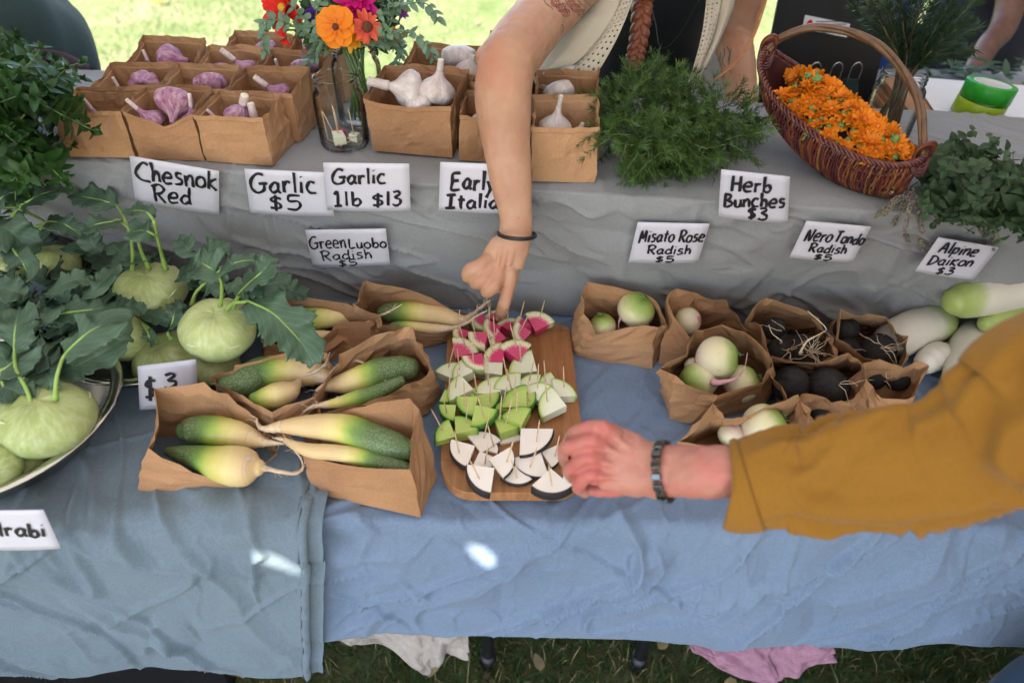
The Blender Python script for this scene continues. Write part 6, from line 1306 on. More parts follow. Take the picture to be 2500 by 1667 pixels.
# ------------------------------------------------------------------ things behind the stall at the right
table('side_table', 'grey topped table behind the basket at the upper right', 1.0, 2.3, 1.56, 1.98, .93, legs=((1.1, 1.62), (2.2, 1.62), (1.1, 1.9), (2.2, 1.9)))
mb = MB(); n = 40; X, Y = np.meshgrid(np.linspace(.98, 2.32, n), np.linspace(1.54, 2.0, n), indexing='ij'); Z_ = .932 + .004 * vn(X * 6, Y * 6, 0, 2); Z_[0] -= .3; Z_[:, 0] -= .3; mb.add(np.stack([X, Y, Z_], -1), gridf(n, n)); tag(solid(mb.build('tablecloth', M_GREY), .001), 'plain grey cloth on the table at the upper right', 'tablecloth')
SZ = .936
def at(z, x, y, h, up): return W(z, x, y, h)
ps = W('D', 1830, 880, SZ + .05); root = empty('paper_bag_stack', Vector((ps.x, ps.y, SZ)), 'stack of flat brown paper bags topped with white paper behind the basket', 'stack of paper bags')
for k in range(6):
    mb = MB(); M = Matrix.Translation((ps.x + .04 + random.uniform(-.008, .008), ps.y + .08, SZ + .006 + k * .012)) @ Matrix.Rotation(-.12 + random.uniform(-.03, .03), 4, 'Z'); box(mb, (-.20, -.14, 0), (.22, .14, .0105), M=M); mb.build('flat_bag', PAPER, root, smooth=False)
mb = MB(); M = Matrix.Translation((ps.x + .06, ps.y + .08, SZ + .080)) @ Matrix.Rotation(-.2, 4, 'Z'); box(mb, (-.16, -.13, 0), (.20, .12, .002), M=M); mb.build('paper_sheet', M_WHITE, root, smooth=False)
TZ2 = SZ + .084
def roll(lab, c, mt, tilt):
    root = empty('tape_roll', c, lab, 'tape roll', 'coloured tape rolls', world=False); root.rotation_euler = tilt; n = 36; a = np.linspace(0, 2 * pi, n, endpoint=False); r1, r0, h = .050, .037, .034
    pr = [(r0, 0), (r1 - .001, 0), (r1, .001), (r1, h - .001), (r1 - .001, h), (r0, h)]; V = np.array([[(q * cos(t), q * sin(t), z) for t in a] for q, z in pr]); mb = MB()
    mb.add(V, [(i * n + j, i * n + (j + 1) % n, ((i + 1) % 6) * n + (j + 1) % n, ((i + 1) % 6) * n + j) for i in range(5) for j in range(n)]); mb.build('tape', mt, root)
    V = np.array([[(q * cos(t), q * sin(t), z) for t in a] for q, z in ((r0, 0), (r0, h), (r0 - .003, h), (r0 - .003, 0))]); mb = MB(); mb.add(V, [(i * n + j, ((i + 1) % 4) * n + j, ((i + 1) % 4) * n + (j + 1) % n, i * n + (j + 1) % n) for i in range(4) for j in range(n)]); mb.build('core', M_WHITE, root)
tp = W('D', 1760, 790, TZ2); roll('lime tape roll under the green one', tp, M_TAPEL, (.0, .12, 0)); roll('bright green tape roll on top of the lime one', tp + Vector((.005, 0, .0355)), M_TAPEG, (.0, .12, .4))
# black board with sticker and three binder clips
bp = W('D', 660, 700, SZ); root = empty('black_board', bp, 'black clipboard panel with a white sticker standing behind the basket', 'board', world=False); root.rotation_euler = (-.12, 0, .05)
mb = MB(); slab(mb, [(-.145, -.006, .0), (.145, -.006, .0), (.145, -.006, .25), (.13, -.006, .27), (-.13, -.006, .27), (-.145, -.006, .25)], .012, (0, -1, 0), bev=.002); mb.build('panel', M_BLACKP, root, smooth=False)
mb = MB(); slab(mb, [(-.075, -.0085, .205), (.04, -.0085, .185), (.04, -.0085, .155), (-.075, -.0085, .175)], .0015, (0, -1, 0)); st = mb.build('sticker', M_WHITE, root, smooth=False)
mb = MB(); ball(mb, (-.06, -.0095, .187), (.007, .0008, .008), 10, 6); mb.build('red_dot', M_RED if 'M_RED' in globals() else P_RED, st)
mb = MB()
for k in range(5): box(mb, (-.045, -.0098, .192 - k * .006 - .002), (.03, -.0086, .1935 - k * .006 - .002))
mb.build('print_lines', M_GREYC, st, smooth=False)
for i, x in enumerate((620, 765, 895)):
    c = W('D', x, 640, SZ + .03); root = empty('binder_clip', c, ('leftmost', 'middle', 'rightmost')[i] + ' of three large binder clips behind the basket', 'binder clip', 'binder clips behind the basket', world=False)
    mb = MB(); slab(mb, [(-.022, -.012, 0), (.022, -.012, 0), (.016, .0, .035), (-.016, .0, .035)], .022, (0, -1, .3)); mb.build('clip_body', M_DTEAL, root, smooth=False)
    mb = MB(); P = [(-.013, -.004, .03), (-.013, -.004, .06), (-.009, -.004, .072), (0, -.004, .077), (.009, -.004, .072), (.013, -.004, .06), (.013, -.004, .03)]; tube(mb, spl(P, 24), .0014, 6); mb.build('wire_arm', M_CHROME, root)
# blue bag behind the rosemary
bb = WT('D', 1040, 250, 1.95); root = empty('blue_bag', Vector((bb.x, bb.y, SZ)), 'bright blue cloth bag standing behind the rosemary', 'bag')
mb = MB(); P = [Vector((bb.x, bb.y + .05, SZ + .0)), Vector((bb.x, bb.y + .05, SZ + .2)), Vector((bb.x + .03, bb.y + .05, SZ + .42))]; capsule(mb, P, [.13, .14, .11], 24, .6, up=(0, 1, 0)); o = mb.build('bag_body', M_BLUEB, root)
mb = MB(); P = [Vector((bb.x + .03 - .05, bb.y - .05, SZ + .45)), Vector((bb.x + .03, bb.y - .06, SZ + .56)), Vector((bb.x + .10, bb.y - .05, SZ + .45))]; tube(mb, spl(P, 16), .008, 8, .3); mb.build('strap', M_WHITE, root)
gp = W('D', 1580, 640, SZ + .01); mb = MB(); r7 = random.Random(2)
for k in range(60): leafmesh(mb, gp + Vector((r7.gauss(.1, .09), r7.gauss(.12, .05), r7.uniform(0, .03))), (r7.gauss(0, 1), r7.gauss(0, 1), .3), (0, 0, 1), .05, .02, 4, 3)
tag(mb.build('herb_clippings', M_KLEAF), 'loose pale herb clippings on the table beside the tape rolls', 'herbs', kind='stuff')
# folded white cloth behind the right arm
wb = WT('C', 1600, 520, 1.9); root = empty('white_box', Vector((wb.x, wb.y, .6)), 'white plastic crate behind the seller near the herb bunch', 'crate')
mb = MB(); box(mb, (wb.x - .10, wb.y, .6), (wb.x + .13, wb.y + .3, 1.05)); mb.build('crate_body', M_WHITE, root, smooth=False); mb = MB(); box(mb, (wb.x - .11, wb.y - .01, 1.052), (wb.x + .14, wb.y + .31, 1.07)); mb.build('lid', M_WHITE, root, smooth=False)

# ------------------------------------------------------------------ people
def remesh(mb, vox, name, mat, parent, it=4, cen=None, fn=None):
    o = mb.build(name, mat); m = o.modifiers.new('r', 'REMESH'); m.mode = 'VOXEL'; m.voxel_size = vox; m.use_smooth_shade = True
    s = o.modifiers.new('s', 'SMOOTH'); s.factor = .5; s.iterations = it
    dg = bpy.context.evaluated_depsgraph_get(); dg.update(); me = bpy.data.meshes.new_from_object(o.evaluated_get(dg)); bpy.data.objects.remove(o)
    me.name = name; me.materials.clear(); me.materials.append(mat)
    V = np.zeros(len(me.vertices) * 3); me.vertices.foreach_get('co', V); V = V.reshape(-1, 3)
    if fn is not None:
        N = np.zeros(len(V) * 3); me.vertices.foreach_get('normal', N); N = N.reshape(-1, 3); V = V + N * fn(V)[:, None]; me.vertices.foreach_set('co', V.ravel())
    c = np.zeros((len(V), 3))
    for (p, r) in (cen or []): c[:, 0] = np.maximum(c[:, 0], np.exp(-(np.linalg.norm(V - np.array(p), axis=1) / r) ** 2))
    if 'cc' in me.attributes: me.attributes.remove(me.attributes['cc'])
    me.attributes.new('cc', 'FLOAT_VECTOR', 'POINT').data.foreach_set('vector', c.ravel())
    me.polygons.foreach_set('use_smooth', [True] * len(me.polygons))
    o = bpy.data.objects.new(name, me); COL.objects.link(o); o.parent = parent
    o.matrix_parent_inverse = Matrix.Translation(-parent.location); return o
def seg(zone, pts, t0=None):
    C = [WT(zone, p[0], p[1], p[3]) for p in pts]; return C, [p[2] / ZN[zone][2] * p[3] / F for p in pts]
TOC = (0, -.75, .66)
# the seller: bare arm reaching over the board
WP = empty('person', Vector((.36, 1.95, 0)), 'seller bending over the stall in cream crochet vest, pointing at radish samples', 'person')
mb = MB()
tipp = W('F', 1727, 770, T + .058); tt_ = depth(tipp)
up_ = [(2420,-300,215,1.36),(2280,-160,205,1.29),(2150,-20,200,1.225),(2020,120,196,1.17),(1900,270,198,1.12),(1800,400,200,1.085)]
fo_ = [(1790,430,198,1.085),(1765,560,196,1.08),(1760,700,195,1.085),(1775,900,176,1.09),(1795,1100,156,1.10),(1822,1300,133,1.11),(1846,1480,114,1.12),(1850,1600,112,1.125)]
C, R_2 = seg('B', up_); capsule(mb, C, R_2, 26, .92, TOC); SH = C[0]
C, R_2 = seg('B', fo_); capsule(mb, C, R_2, 26, [.9, .9, .9, .86, .8, .75, .68, .66], TOC)
C, R_2 = seg('B', [(1660,395,88,1.085),(1690,420,92,1.09)]); capsule(mb, C, R_2, 14, 1, TOC)
C, R_2 = seg('F', [(1850,190,112,1.125),(1822,270,124,1.127),(1775,350,148,1.13),(1745,425,150,1.135),(1755,490,118,1.14)]); capsule(mb, C, R_2, 26, [.66, .55, .46, .46, .5], TOC)
kn = []
for pts in ([(1810,470,50,1.125),(1800,545,50,1.13),(1783,620,47,1.14),(1762,690,43,1.155),(1742,745,38,tt_ - .004),(1728,772,30,tt_)],
            [(1740,440,54,1.125),(1700,545,52,1.118),(1650,592,47,1.130),(1665,585,42,1.150),(1710,560,38,1.155)],
            [(1690,420,54,1.125),(1630,500,50,1.118),(1570,530,45,1.130),(1600,540,40,1.150),(1660,520,36,1.155)],
            [(1670,370,52,1.128),(1610,415,55,1.118),(1545,448,56,1.122),(1520,490,46,1.132),(1570,500,38,1.148)]):
    C, R_2 = seg('F', pts); capsule(mb, C, R_2, 14, .95, TOC); kn += [(C[1], .012), (C[2], .010)]
for (x, y) in ((1828, 300), (1780, 330), (1735, 350)):       # tendons over the back of the hand
    C, R_2 = seg('F', [(x + 10, y - 60, 10, 1.113), (x, y, 13, 1.1125), (x - 25, y + 110, 13, 1.114)]); capsule(mb, C, R_2, 8, .6, TOC)
# torso, other arm, neck, head, legs
ch = [Vector((.37, 2.02, .92)), Vector((.365, 1.96, 1.05)), Vector((.36, 1.86, 1.22)), Vector((.355, 1.74, 1.36)), Vector((.35, 1.66, 1.45))]
capsule(mb, ch, [.155, .135, .145, .17, .13], 30, [.7, .7, .72, .7, .6], (0, -.8, .6)); 
sh2 = Vector((.53, 1.63, 1.40)); capsule(mb, [SH, Vector((.30, 1.62, 1.44)), Vector((.42, 1.65, 1.45)), sh2], [.052, .06, .06, .052], 18)
capsule(mb, [sh2, WT('S', 1800, 60, 1.58), WT('S', 1800, 150, 1.55), WT('S', 1815, 260, 1.52)], [.050, .044, .040, .030], 18); e2 = WT('S', 1815, 260, 1.52)
capsule(mb, [e2, e2 + Vector((0, -.02, -.03)), e2 + Vector((0, -.08, -.05))], [.028, .036, .030], 14, .5)
for k in range(4): capsule(mb, [e2 + Vector((-.03 + k * .02, -.07, -.05)), e2 + Vector((-.036 + k * .024, -.12, -.055))], [.009, .007], 8)
capsule(mb, [Vector((.35, 1.66, 1.46)), Vector((.35, 1.60, 1.56))], [.058, .052], 16); HD = Vector((.35, 1.53, 1.66)); ball(mb, HD, (.075, .095, .115), 24, 16)
capsule(mb, [HD + Vector((0, -.08, -.02)), HD + Vector((0, -.105, -.03))], [.014, .012], 8)
for sx in (-1, 1):
    capsule(mb, [Vector((.37 + sx * .09, 2.03, .90)), Vector((.37 + sx * .10, 2.0, .50)), Vector((.37 + sx * .10, 2.04, .08))], [.085, .06, .042], 16); capsule(mb, [Vector((.37 + sx * .10, 2.05, .04)), Vector((.37 + sx * .10, 1.9, .03))], [.04, .035], 12)
elb = WT('B', 1640, 395, 1.04)
wri = lambda V: .0007 * vn(V[:, 0] * 90, V[:, 1] * 90, V[:, 2] * 90, 5) + .0012 * vn(V[:, 0] * 30, V[:, 1] * 30, V[:, 2] * 30, 6)
body = remesh(mb, .0022, 'body', M_SKINW, WP, 2, kn + [(elb, .03), (tipp, .016)], wri)
# nail of the pointing finger, hair tie
ht = WT('F', 1853, 203, 1.125); mb = MB(); ring = []
for f in np.linspace(0, 2 * pi, 40, endpoint=False):
    q = zp('F', 1853 + 126 * cos(f), 203 + 8 * cos(f) + 30 * sin(f)); ring.append(WT('S', q[0], q[1], 1.125 - .042 * sin(f)))
ring.append(ring[0]); tube(mb, ring, .0034, 8); mb.build('hair_tie', M_BLACKM, WP)
mb = MB(); nb = WT('F', 1728, 768, tt_ - .019); nd = (WT('F', 1724, 790, tt_ - .012) - nb).normalized(); nz_ = (CAMP - nb).normalized(); ns_ = nd.cross(nz_).normalized()
# tattoo marks on upper arm (flat ink shapes hugging the skin)
M_TAT = simple('tattoo_ink', (.30, .075, .06), .5, .5, 200); M_TAT2 = simple('dark_tattoo_ink', (.10, .075, .065), .5, .3, 200)
from mathutils.bvhtree import BVHTree
bvh = BVHTree.FromPolygons([v.co for v in body.data.vertices], [tuple(p.vertices) for p in body.data.polygons])
def onskin(px, py, off=.0004):
    h = bvh.ray_cast(CAMP, ray(px, py)); return (h[0] + h[1] * off) if h[0] else None
q_ = zp('F', 1722, 771); h_ = bvh.ray_cast(CAMP, ray(*q_))
if h_[0]:
    M_NAIL = simple('fingernail', (.62, .36, .28), .25, .06); nn_ = h_[1]; yy_ = (nd - nn_ * nd.dot(nn_)).normalized(); mb = MB(); ball(mb, h_[0] - nn_ * .0004, (.0042, .0058, .0014), 14, 8, Matrix((yy_.cross(nn_), yy_, nn_)).transposed()); mb.build('fingernail', M_NAIL, WP)
def tattoo(strokes, mt, r):
    mb = MB(); ok = False
    for st in strokes:
        P = [onskin(*q) for q in spl(st, 16)]; P = [p for p in P if p]
        if len(P) > 3: tube(mb, P, r, 5, .25, up=TOC); ok = True
    if ok: mb.build('tattoo', mt, WP)
ra = random.Random(3)
tattoo([[(1355 + 10 * cos(a) * k + i * 13, 8 + i % 3 * 12 + 9 * sin(a) * k) for a in np.linspace(0, 6, 7)] for i in range(6) for k in (1.0, .45)], M_TAT, .0013)
tattoo([[(1325 + i * 17, -2 + ra.uniform(-3, 3)), (1333 + i * 17, 10), (1345 + i * 17, 14 + ra.uniform(-5, 12)), (1350 + i * 15, 26)] for i in range(7)] + [[(1372, 60), (1375, 72), (1370, 80)]], M_TAT2, .0008)
tattoo([[(1768, 118), (1770, 135), (1764, 150), (1772, 168), (1768, 190)], [(1775, 115), (1782, 130), (1778, 150)], [(1760, 130), (1758, 150), (1765, 172), (1762, 195)], [(1785, 120), (1780, 160), (1786, 180)]], M_TAT2, .0010)
# black top hugging the torso and cream vest panels with lace edge
mb = MB(); capsule(mb, [Vector((.37, 2.02, .88)), Vector((.365, 1.955, 1.05)), Vector((.36, 1.85, 1.21)), Vector((.357, 1.79, 1.29))], [.170, .150, .160, .165], 32, .76, (0, -.8, .6)); mb.build('black_top', M_DARKC, WP)
def panel(name, L, Rr, mat, lace=None, n=(40, 26), bulge=.02, holes=False):
    a = spl([WT('C', *p) for p in L], n[0]); b = spl([WT('C', *p) for p in Rr], n[0]); t = np.linspace(0, 1, n[1])[None, :, None]
    P = a[:, None] * (1 - t) + b[:, None] * t; s = np.linspace(0, 1, n[0])[:, None]
    P = P + np.array((0, -.7, .7)) * (np.sin(t[..., 0] * pi) * bulge + .006 * vn(s * 5, t[..., 0] * 3, 0, 3))[..., None]
    f = gridf(*n)
    if holes: f = [q for k, q in enumerate(f) if not ((k // (n[1] - 1)) % 3 == 1 and (k % (n[1] - 1)) % 3 == 1)]
    mb = MB(); mb.add(P, f); return solid(mb.build(name, mat, WP), .0016)
# left panel: smooth knit then openwork border
panel('vest_panel', [(1000,-120,1.36),(860,90,1.32),(740,210,1.30),(640,330,1.28),(560,450,1.26),(600,545,1.255)], [(1190,-120,1.34),(1140,60,1.30),(1060,200,1.275),(960,330,1.26),(840,450,1.25),(640,550,1.25)], M_CREAM)
panel('lace_border', [(1190,-120,1.34),(1140,60,1.30),(1060,200,1.275),(960,330,1.26),(840,450,1.25),(700,545,1.25),(600,545,1.255),(560,450,1.26)], [(1290,-120,1.34),(1235,30,1.30),(1190,150,1.275),(1110,320,1.255),(985,515,1.245),(810,615,1.245),(610,610,1.25),(545,470,1.26)], M_CREAM, n=(85, 14), bulge=.003, holes=True)
panel('vest_panel', [(1860,-120,1.45),(1840,60,1.42),(1800,250,1.40),(1720,440,1.38),(1650,570,1.37)], [(1960,-120,1.47),(1930,60,1.45),(1850,260,1.42),(1760,440,1.39),(1660,600,1.37)], M_CREAM, n=(40, 8))
panel('lace_border', [(1760,-120,1.42),(1740,80,1.40),(1715,250,1.38),(1670,430,1.36),(1615,590,1.35)], [(1860,-120,1.45),(1840,60,1.42),(1800,250,1.40),(1720,440,1.38),(1650,570,1.37)], M_CREAM, n=(70, 11), bulge=.002, holes=True)
# hair: cap on the head, braid down the front, loose strands at the right
mb = MB(); ball(mb, HD + Vector((0, .018, .02)), (.088, .100, .118), 24, 16, fn=lambda th, ph: 1 + .03 * np.cos(th * 23)); mb.build('hair', M_HAIR, WP)
mb = MB(); bp_ = spl([HD + Vector((-.05, -.03, -.06)), WT('C', 1330, -60, 1.40), WT('C', 1310, 60, 1.365), WT('C', 1290, 250, 1.35), WT('C', 1262, 400, 1.345), WT('C', 1250, 480, 1.34)], 30)
for k in range(3):
    P = [Vector(p) + Vector((.011 * sin(i * .95 + k * 2.09), -.007 * sin(2 * (i * .95 + k * 2.09)), 0)) for i, p in enumerate(bp_)]; tube(mb, spl(P, 90), np.linspace(.013, .007, 90), 10, wob=lambda t, a: 1 + .12 * np.cos(a * 5 + t * 60))
for k in range(60):
    i = random.randrange(8, 29); p = Vector(bp_[i]); d = Vector((random.gauss(0, 1), -.4, random.gauss(-.6, .4))).normalized(); tube(mb, [p, p + d * .016, p + d * .026 + Vector((0, 0, -.008))], .0005, 4)
mb.build('braid', M_HAIR, WP)
mb = MB()
for k in range(9):
    o_ = random.uniform(-16, 16); P = [WT('C', 2180 + o_, -120, 1.40), WT('C', 2130 + o_, 60, 1.36), WT('C', 2060 + o_ * .8, 260, 1.33), WT('C', 1940 + o_, 430, 1.31), WT('C', 1800 + o_ * 2, 530 + k * 3, 1.30)]; tube(mb, spl(P, 20), .0009, 5)
tube(mb, spl([HD + Vector((.06, 0, -.04)), WT('C', 2230, -260, 1.46), WT('C', 2180, -120, 1.40)], 10), .004, 6)
mb.build('loose_hair', M_HAIRL, WP)
mb = MB(); tube(mb, spl([WT('C', 1350, -60, 1.5), WT('C', 1400, 150, 1.45), WT('C', 1440, 330, 1.42), WT('C', 1560, 240, 1.45), WT('C', 1700, 0, 1.5)], 30), .0007, 5); mb.build('necklace', M_BLACKM, WP)

# the customer at the right: hand over the board, mustard sleeve
MP = empty('person', Vector((.95, .2, 0)), 'customer in a mustard corduroy shirt with bead bracelet reaching over the samples', 'person')
mb = MB()
capsule(mb, *seg('K', [(1500,850,172,.785),(1350,846,178,.785),(1150,842,182,.79),(980,842,184,.805),(880,842,190,.815)]), 26, [.95, .92, .88, .78, .72], TOC)
capsule(mb, *seg('K', [(900,842,188,.815),(760,822,196,.825),(620,775,218,.832),(500,735,228,.84),(440,730,205,.845)]), 28, [.72, .6, .5, .48, .5], TOC)
kn = []
for pts in ([(560,590,60,.826),(478,545,66,.816),(380,552,54,.822),(290,585,50,.836),(250,640,45,.858),(285,705,38,.878)],
            [(480,650,60,.826),(408,628,64,.812),(300,660,54,.820),(222,692,50,.836),(212,762,44,.860),(265,810,38,.880)],
            [(470,760,58,.828),(380,742,62,.816),(300,790,50,.828),(245,832,46,.844),(270,892,40,.866)],
            [(500,880,56,.832),(400,858,60,.824),(335,902,50,.834),(312,950,44,.850),(360,985,38,.868)],
            [(660,930,66,.840),(540,965,56,.852),(430,965,50,.866),(350,905,42,.880)]):
    C, R_2 = seg('K', pts); capsule(mb, C, R_2, 14, .95, TOC); kn += [(C[1], .017), (C[2], .012)]
for a, b in (((760, 740), (490, 560)), ((750, 790), (430, 655)), ((750, 840), (410, 770)), ((760, 890), (425, 880))):
    C, R_2 = seg('K', [(a[0], a[1], 12, .8155), ((a[0] + b[0]) / 2, (a[1] + b[1]) / 2, 20, .8165), (b[0], b[1], 30, .819)]); capsule(mb, C, R_2, 8, .6, TOC)
vein = [[(700, 700), (600, 690), (540, 740), (500, 700)], [(720, 860), (620, 820), (560, 760)]]
for v in []: C, R_2 = seg('K', [(x, y, 8, .8125) for x, y in v]); capsule(mb, C, R_2, 8, .8, TOC)
shm = Vector((.84, .06, 1.36)); el = WT('S', 2500, 1011, .64)
capsule(mb, [WT('K', 1500, 850, .785), WT('S', 2150, 1110, .725), WT('S', 2500, 1020, .67), (el + shm) / 2, shm], [.028, .032, .038, .05, .055], 18)
capsule(mb, [Vector((.98, .16, .95)), Vector((1.0, .08, 1.15)), Vector((1.02, .0, 1.38))], [.16, .16, .17], 26, .7, (0, 1, 0)); capsule(mb, [shm, Vector((1.0, .0, 1.46)), Vector((1.2, -.06, 1.40))], [.055, .07, .055], 16)
capsule(mb, [Vector((1.2, -.06, 1.40)), Vector((1.26, .0, 1.12)), Vector((1.2, .12, .92))], [.052, .045, .035], 14)
capsule(mb, [Vector((1.0, .02, 1.5)), Vector((1.0, .05, 1.62))], [.06, .055], 14); ball(mb, Vector((1.0, .07, 1.72)), (.08, .10, .12), 24, 16); capsule(mb, [Vector((.99, .17, 1.70)), Vector((.985, .19, 1.69))], [.014, .012], 8)
wr2 = lambda V: .0010 * vn(V[:, 0] * 110, V[:, 1] * 110, V[:, 2] * 60, 5) + .0018 * vn(V[:, 0] * 35, V[:, 1] * 35, V[:, 2] * 35, 6) - .0012 * ridge(V[:, 0] * 120, V[:, 1] * 26, V[:, 2] * 26, 9, 3) * np.exp(-((V[:, 0] - WT('K', 790, 850, .81).x) / .03) ** 2)
mbody = remesh(mb, .0019, 'body', M_SKINM, MP, 1, kn, wr2)
# bracelet of flat dark beads around the wrist
br = tag(None or bpy.data.objects.new('bracelet', None)); COL.objects.link(br); br.parent = MP; br.matrix_parent_inverse = Matrix.Translation(-MP.location)
def wristp(f, r=1.06):
    c = WT('K', 905, 842, .812); a = (WT('K', 1100, 842, .793) - c).normalized(); u = Vector(TOC).normalized(); u = (u - a * u.dot(a)).normalized(); s = a.cross(u)
    R0 = 188 / 2.8 * .812 / F; return c + s * cos(f) * R0 * r + u * sin(f) * R0 * .80 * r, (s * cos(f) + u * sin(f) * 1.2).normalized(), a
for k in range(32):
    f = 2 * pi * k / 32; p, n_, a = wristp(f); tg = n_.cross(a); M = Matrix((tg, a, n_)).transposed().to_4x4(); M.translation = p; mb = MB()
    if k % 2 == 0: box(mb, (-.0040, -.0058, -.0016), (.0040, .0058, .0026), M=M); 
    else:
        for q in (-.0032, .0032): ball(mb, p + a * q + n_ * .0008, .0022, 8, 6)
    o = mb.build('bead', M_BEAD, br, smooth=bool(k % 2)); o.matrix_parent_inverse = Matrix.Translation(-Vector((0, 0, 0)))
    if k % 2 == 0: b_ = o.modifiers.new('b', 'BEVEL'); b_.width = .001; b_.segments = 2
# sleeve
SLV = [(1792,1186,98,.785),(1812,1186,107,.782),(1900,1168,114,.77),(1979,1168,112,.757),(2086,1146,134,.735),(2180,1130,144,.716),(2275,1118,155,.70),(2400,1082,170,.672),(2500,1045,194,.648),(2700,1000,225,.61)]
C, R_2 = seg('S', SLV); C += [(C[-1] + shm) / 2 + Vector((0, 0, .01)), shm + Vector((.02, 0, 0)), Vector((.98, -.01, 1.42))]; R_2 = list(R_2) + [.100, .105, .11]
D_ = spl(np.column_stack([np.array(C), R_2]), 150); n = 96; P, Rr = D_[:, :3], D_[:, 3]; _, N, Bn = frames(P, TOC); a = np.linspace(0, 2 * pi, n, endpoint=False)[None]; t = np.linspace(0, 1, 150)[:, None]
s_ = t * 14
fold = .010 * np.clip(vn(s_ * .55 + a * .0, np.cos(a + s_ * .22) * 1.8, np.sin(a + s_ * .22) * 1.8, 33) * 1.6, -1, 1) + .014 * ridge(s_ * .35 + .25 * np.cos(a - .6), np.cos(a) * .9, np.sin(a) * .9, 17, 4) - .012 * ridge(s_ * .5 + .9 * np.cos(a), np.sin(a) * 1.2, 0, 23, 5) + .0015 * vn(s_ * 5, np.cos(a) * 6, np.sin(a) * 6, 3)
def crz(x, y, z, sd, k=6): nn = np.abs(vn(x, y, z, sd) + .25 * vn(x * 2.2, y * 2.2, z * 2.2, sd + 1)); return np.clip(1 - nn * k, 0, 1) ** 1.3
hx, hy = np.cos(a), np.sin(a); fold = fold * .35 + .017 * crz(s_ * .20 + hy * .7, hx * .8, hy * .8, 61, 3.5) + .0015 * crz(s_ * .40 - hx * .8, hx * 1.2, hy * 1.2, 64, 4) + .0012 * crz(s_ * 1.6, hx * 3, hy * 3, 67, 4) - .006
fold = fold * np.clip(t * 7 - .75, .04, 1)
cuff = (np.abs(t - .105) < .004) * -.0016
rr_ = Rr[:, None] + fold + cuff; V = P[:, None] + Bn[:, None] * (np.cos(a) * rr_)[..., None] + N[:, None] * (np.sin(a) * rr_ * np.interp(t, [0, .15, .5, 1], [.80, .72, .68, .85]))[..., None]
mb = MB(); mb.add(V, [(i * n + j, i * n + (j + 1) % n, (i + 1) * n + (j + 1) % n, (i + 1) * n + j) for i in range(149) for j in range(n)]); solid(mb.build('shirt_sleeve', M_MUST, MP), .0016, -1)
mb = MB(); q0 = V[:17] + (V[:17] - P[:17, None]) / np.linalg.norm(V[:17] - P[:17, None], axis=2)[..., None] * .0022; mb.add(q0, [(i * n + j, i * n + (j + 1) % n, (i + 1) * n + (j + 1) % n, (i + 1) * n + j) for i in range(16) for j in range(n)]); solid(mb.build('cuff', M_MUST, MP), .0018, -1)
mb = MB()
for i_ in (2, 14): tube(mb, np.vstack([q0[i_] + (q0[i_] - P[i_]) * .008, q0[i_][:1] + (q0[i_][:1] - P[i_]) * .008]), .0007, 5)
mb.build('seam', M_MUST, MP)
mb = MB(); capsule(mb, [Vector((.98, .15, .88)), Vector((1.0, .07, 1.15)), Vector((1.02, -.01, 1.42))], [.20, .195, .20], 30, .74, (0, 1, 0)); mb.build('shirt_body', M_MUST, MP)
mb = MB(); lp = WT('S', 2545, 1745, 1.15)
capsule(mb, [Vector((.93, .18, .90)), Vector((lp.x, lp.y - .04, .55)), Vector((lp.x, lp.y, .30)), Vector((lp.x + .01, lp.y, .08))], [.105, .085, .080, .075], 20); capsule(mb, [Vector((1.08, .14, .90)), Vector((1.15, .15, .5)), Vector((1.16, .12, .08))], [.10, .08, .07], 20); mb.build('jeans', M_JEAN, MP)
for c in (Vector((lp.x + .01, lp.y, .035)), Vector((1.16, .12, .035))):
    mb = MB(); capsule(mb, [c + Vector((0, -.08, 0)), c + Vector((0, .14, -.005))], [.042, .038], 14, .8); mb.build('shoe', M_BLACKP, MP)
mb = MB(); ball(mb, Vector((1.0, .055, 1.74)), (.088, .105, .115), 20, 14); mb.build('hair', M_GREYC, MP)
# person in dark teal coat at the upper left
LP = empty('person', WT('S', -80, 60, 1.75) * 1.0, 'person in a loose dark teal coat standing behind the mint at left', 'person'); LP.location.z = 0; bx, by = LP.location.x, LP.location.y
mb = MB(); hd = Vector((bx, by, 1.66)); capsule(mb, [Vector((bx, by, .9)), Vector((bx, by, 1.2)), Vector((bx, by, 1.42))], [.14, .14, .16], 20, .7, (0, 1, 0)); capsule(mb, [Vector((bx, by, 1.45)), Vector((bx, by - .02, 1.56))], [.055, .05], 12); ball(mb, hd, (.075, .095, .115), 20, 14)
for sx in (-1, 1): capsule(mb, [Vector((bx + sx * .09, by, .9)), Vector((bx + sx * .1, by, .08))], [.08, .05], 14)
remesh(mb, .008, 'body', M_SKIND, LP, 2)
C, R_2 = seg('S', [(-150,-420,130,1.85),(-130,-250,140,1.80),(-110,-100,165,1.76),(-90,20,200,1.72),(-60,110,235,1.67),(-35,180,262,1.63),(-30,225,262,1.62)])
P = spl(np.column_stack([np.array(C), R_2]), 50); mb = MB(); tube(mb, P[:, :3], P[:, 3], 48, .6, TOC, cap=False, wob=lambda t, a: 1 + .06 * vn(t * 3, np.cos(a) * 3, np.sin(a) * 3, 2) + .03 * np.sin(a * 7 + t * 3)); solid(mb.build('coat', M_DTEAL, LP), .003)
mb = MB(); tube(mb, P[44:, :3] + np.array((.012, -.008, -.012)), P[44:, 3] * .985, 48, .56, TOC, cap=False, wob=lambda t, a: 1 + .03 * np.sin(a * 7 + 3)); solid(mb.build('coat_lining', M_PLUM, LP), .002)
mb = MB(); ball(mb, hd + Vector((0, .02, .02)), (.085, .1, .118), 18, 12); mb.build('hair', M_GREYC, LP)
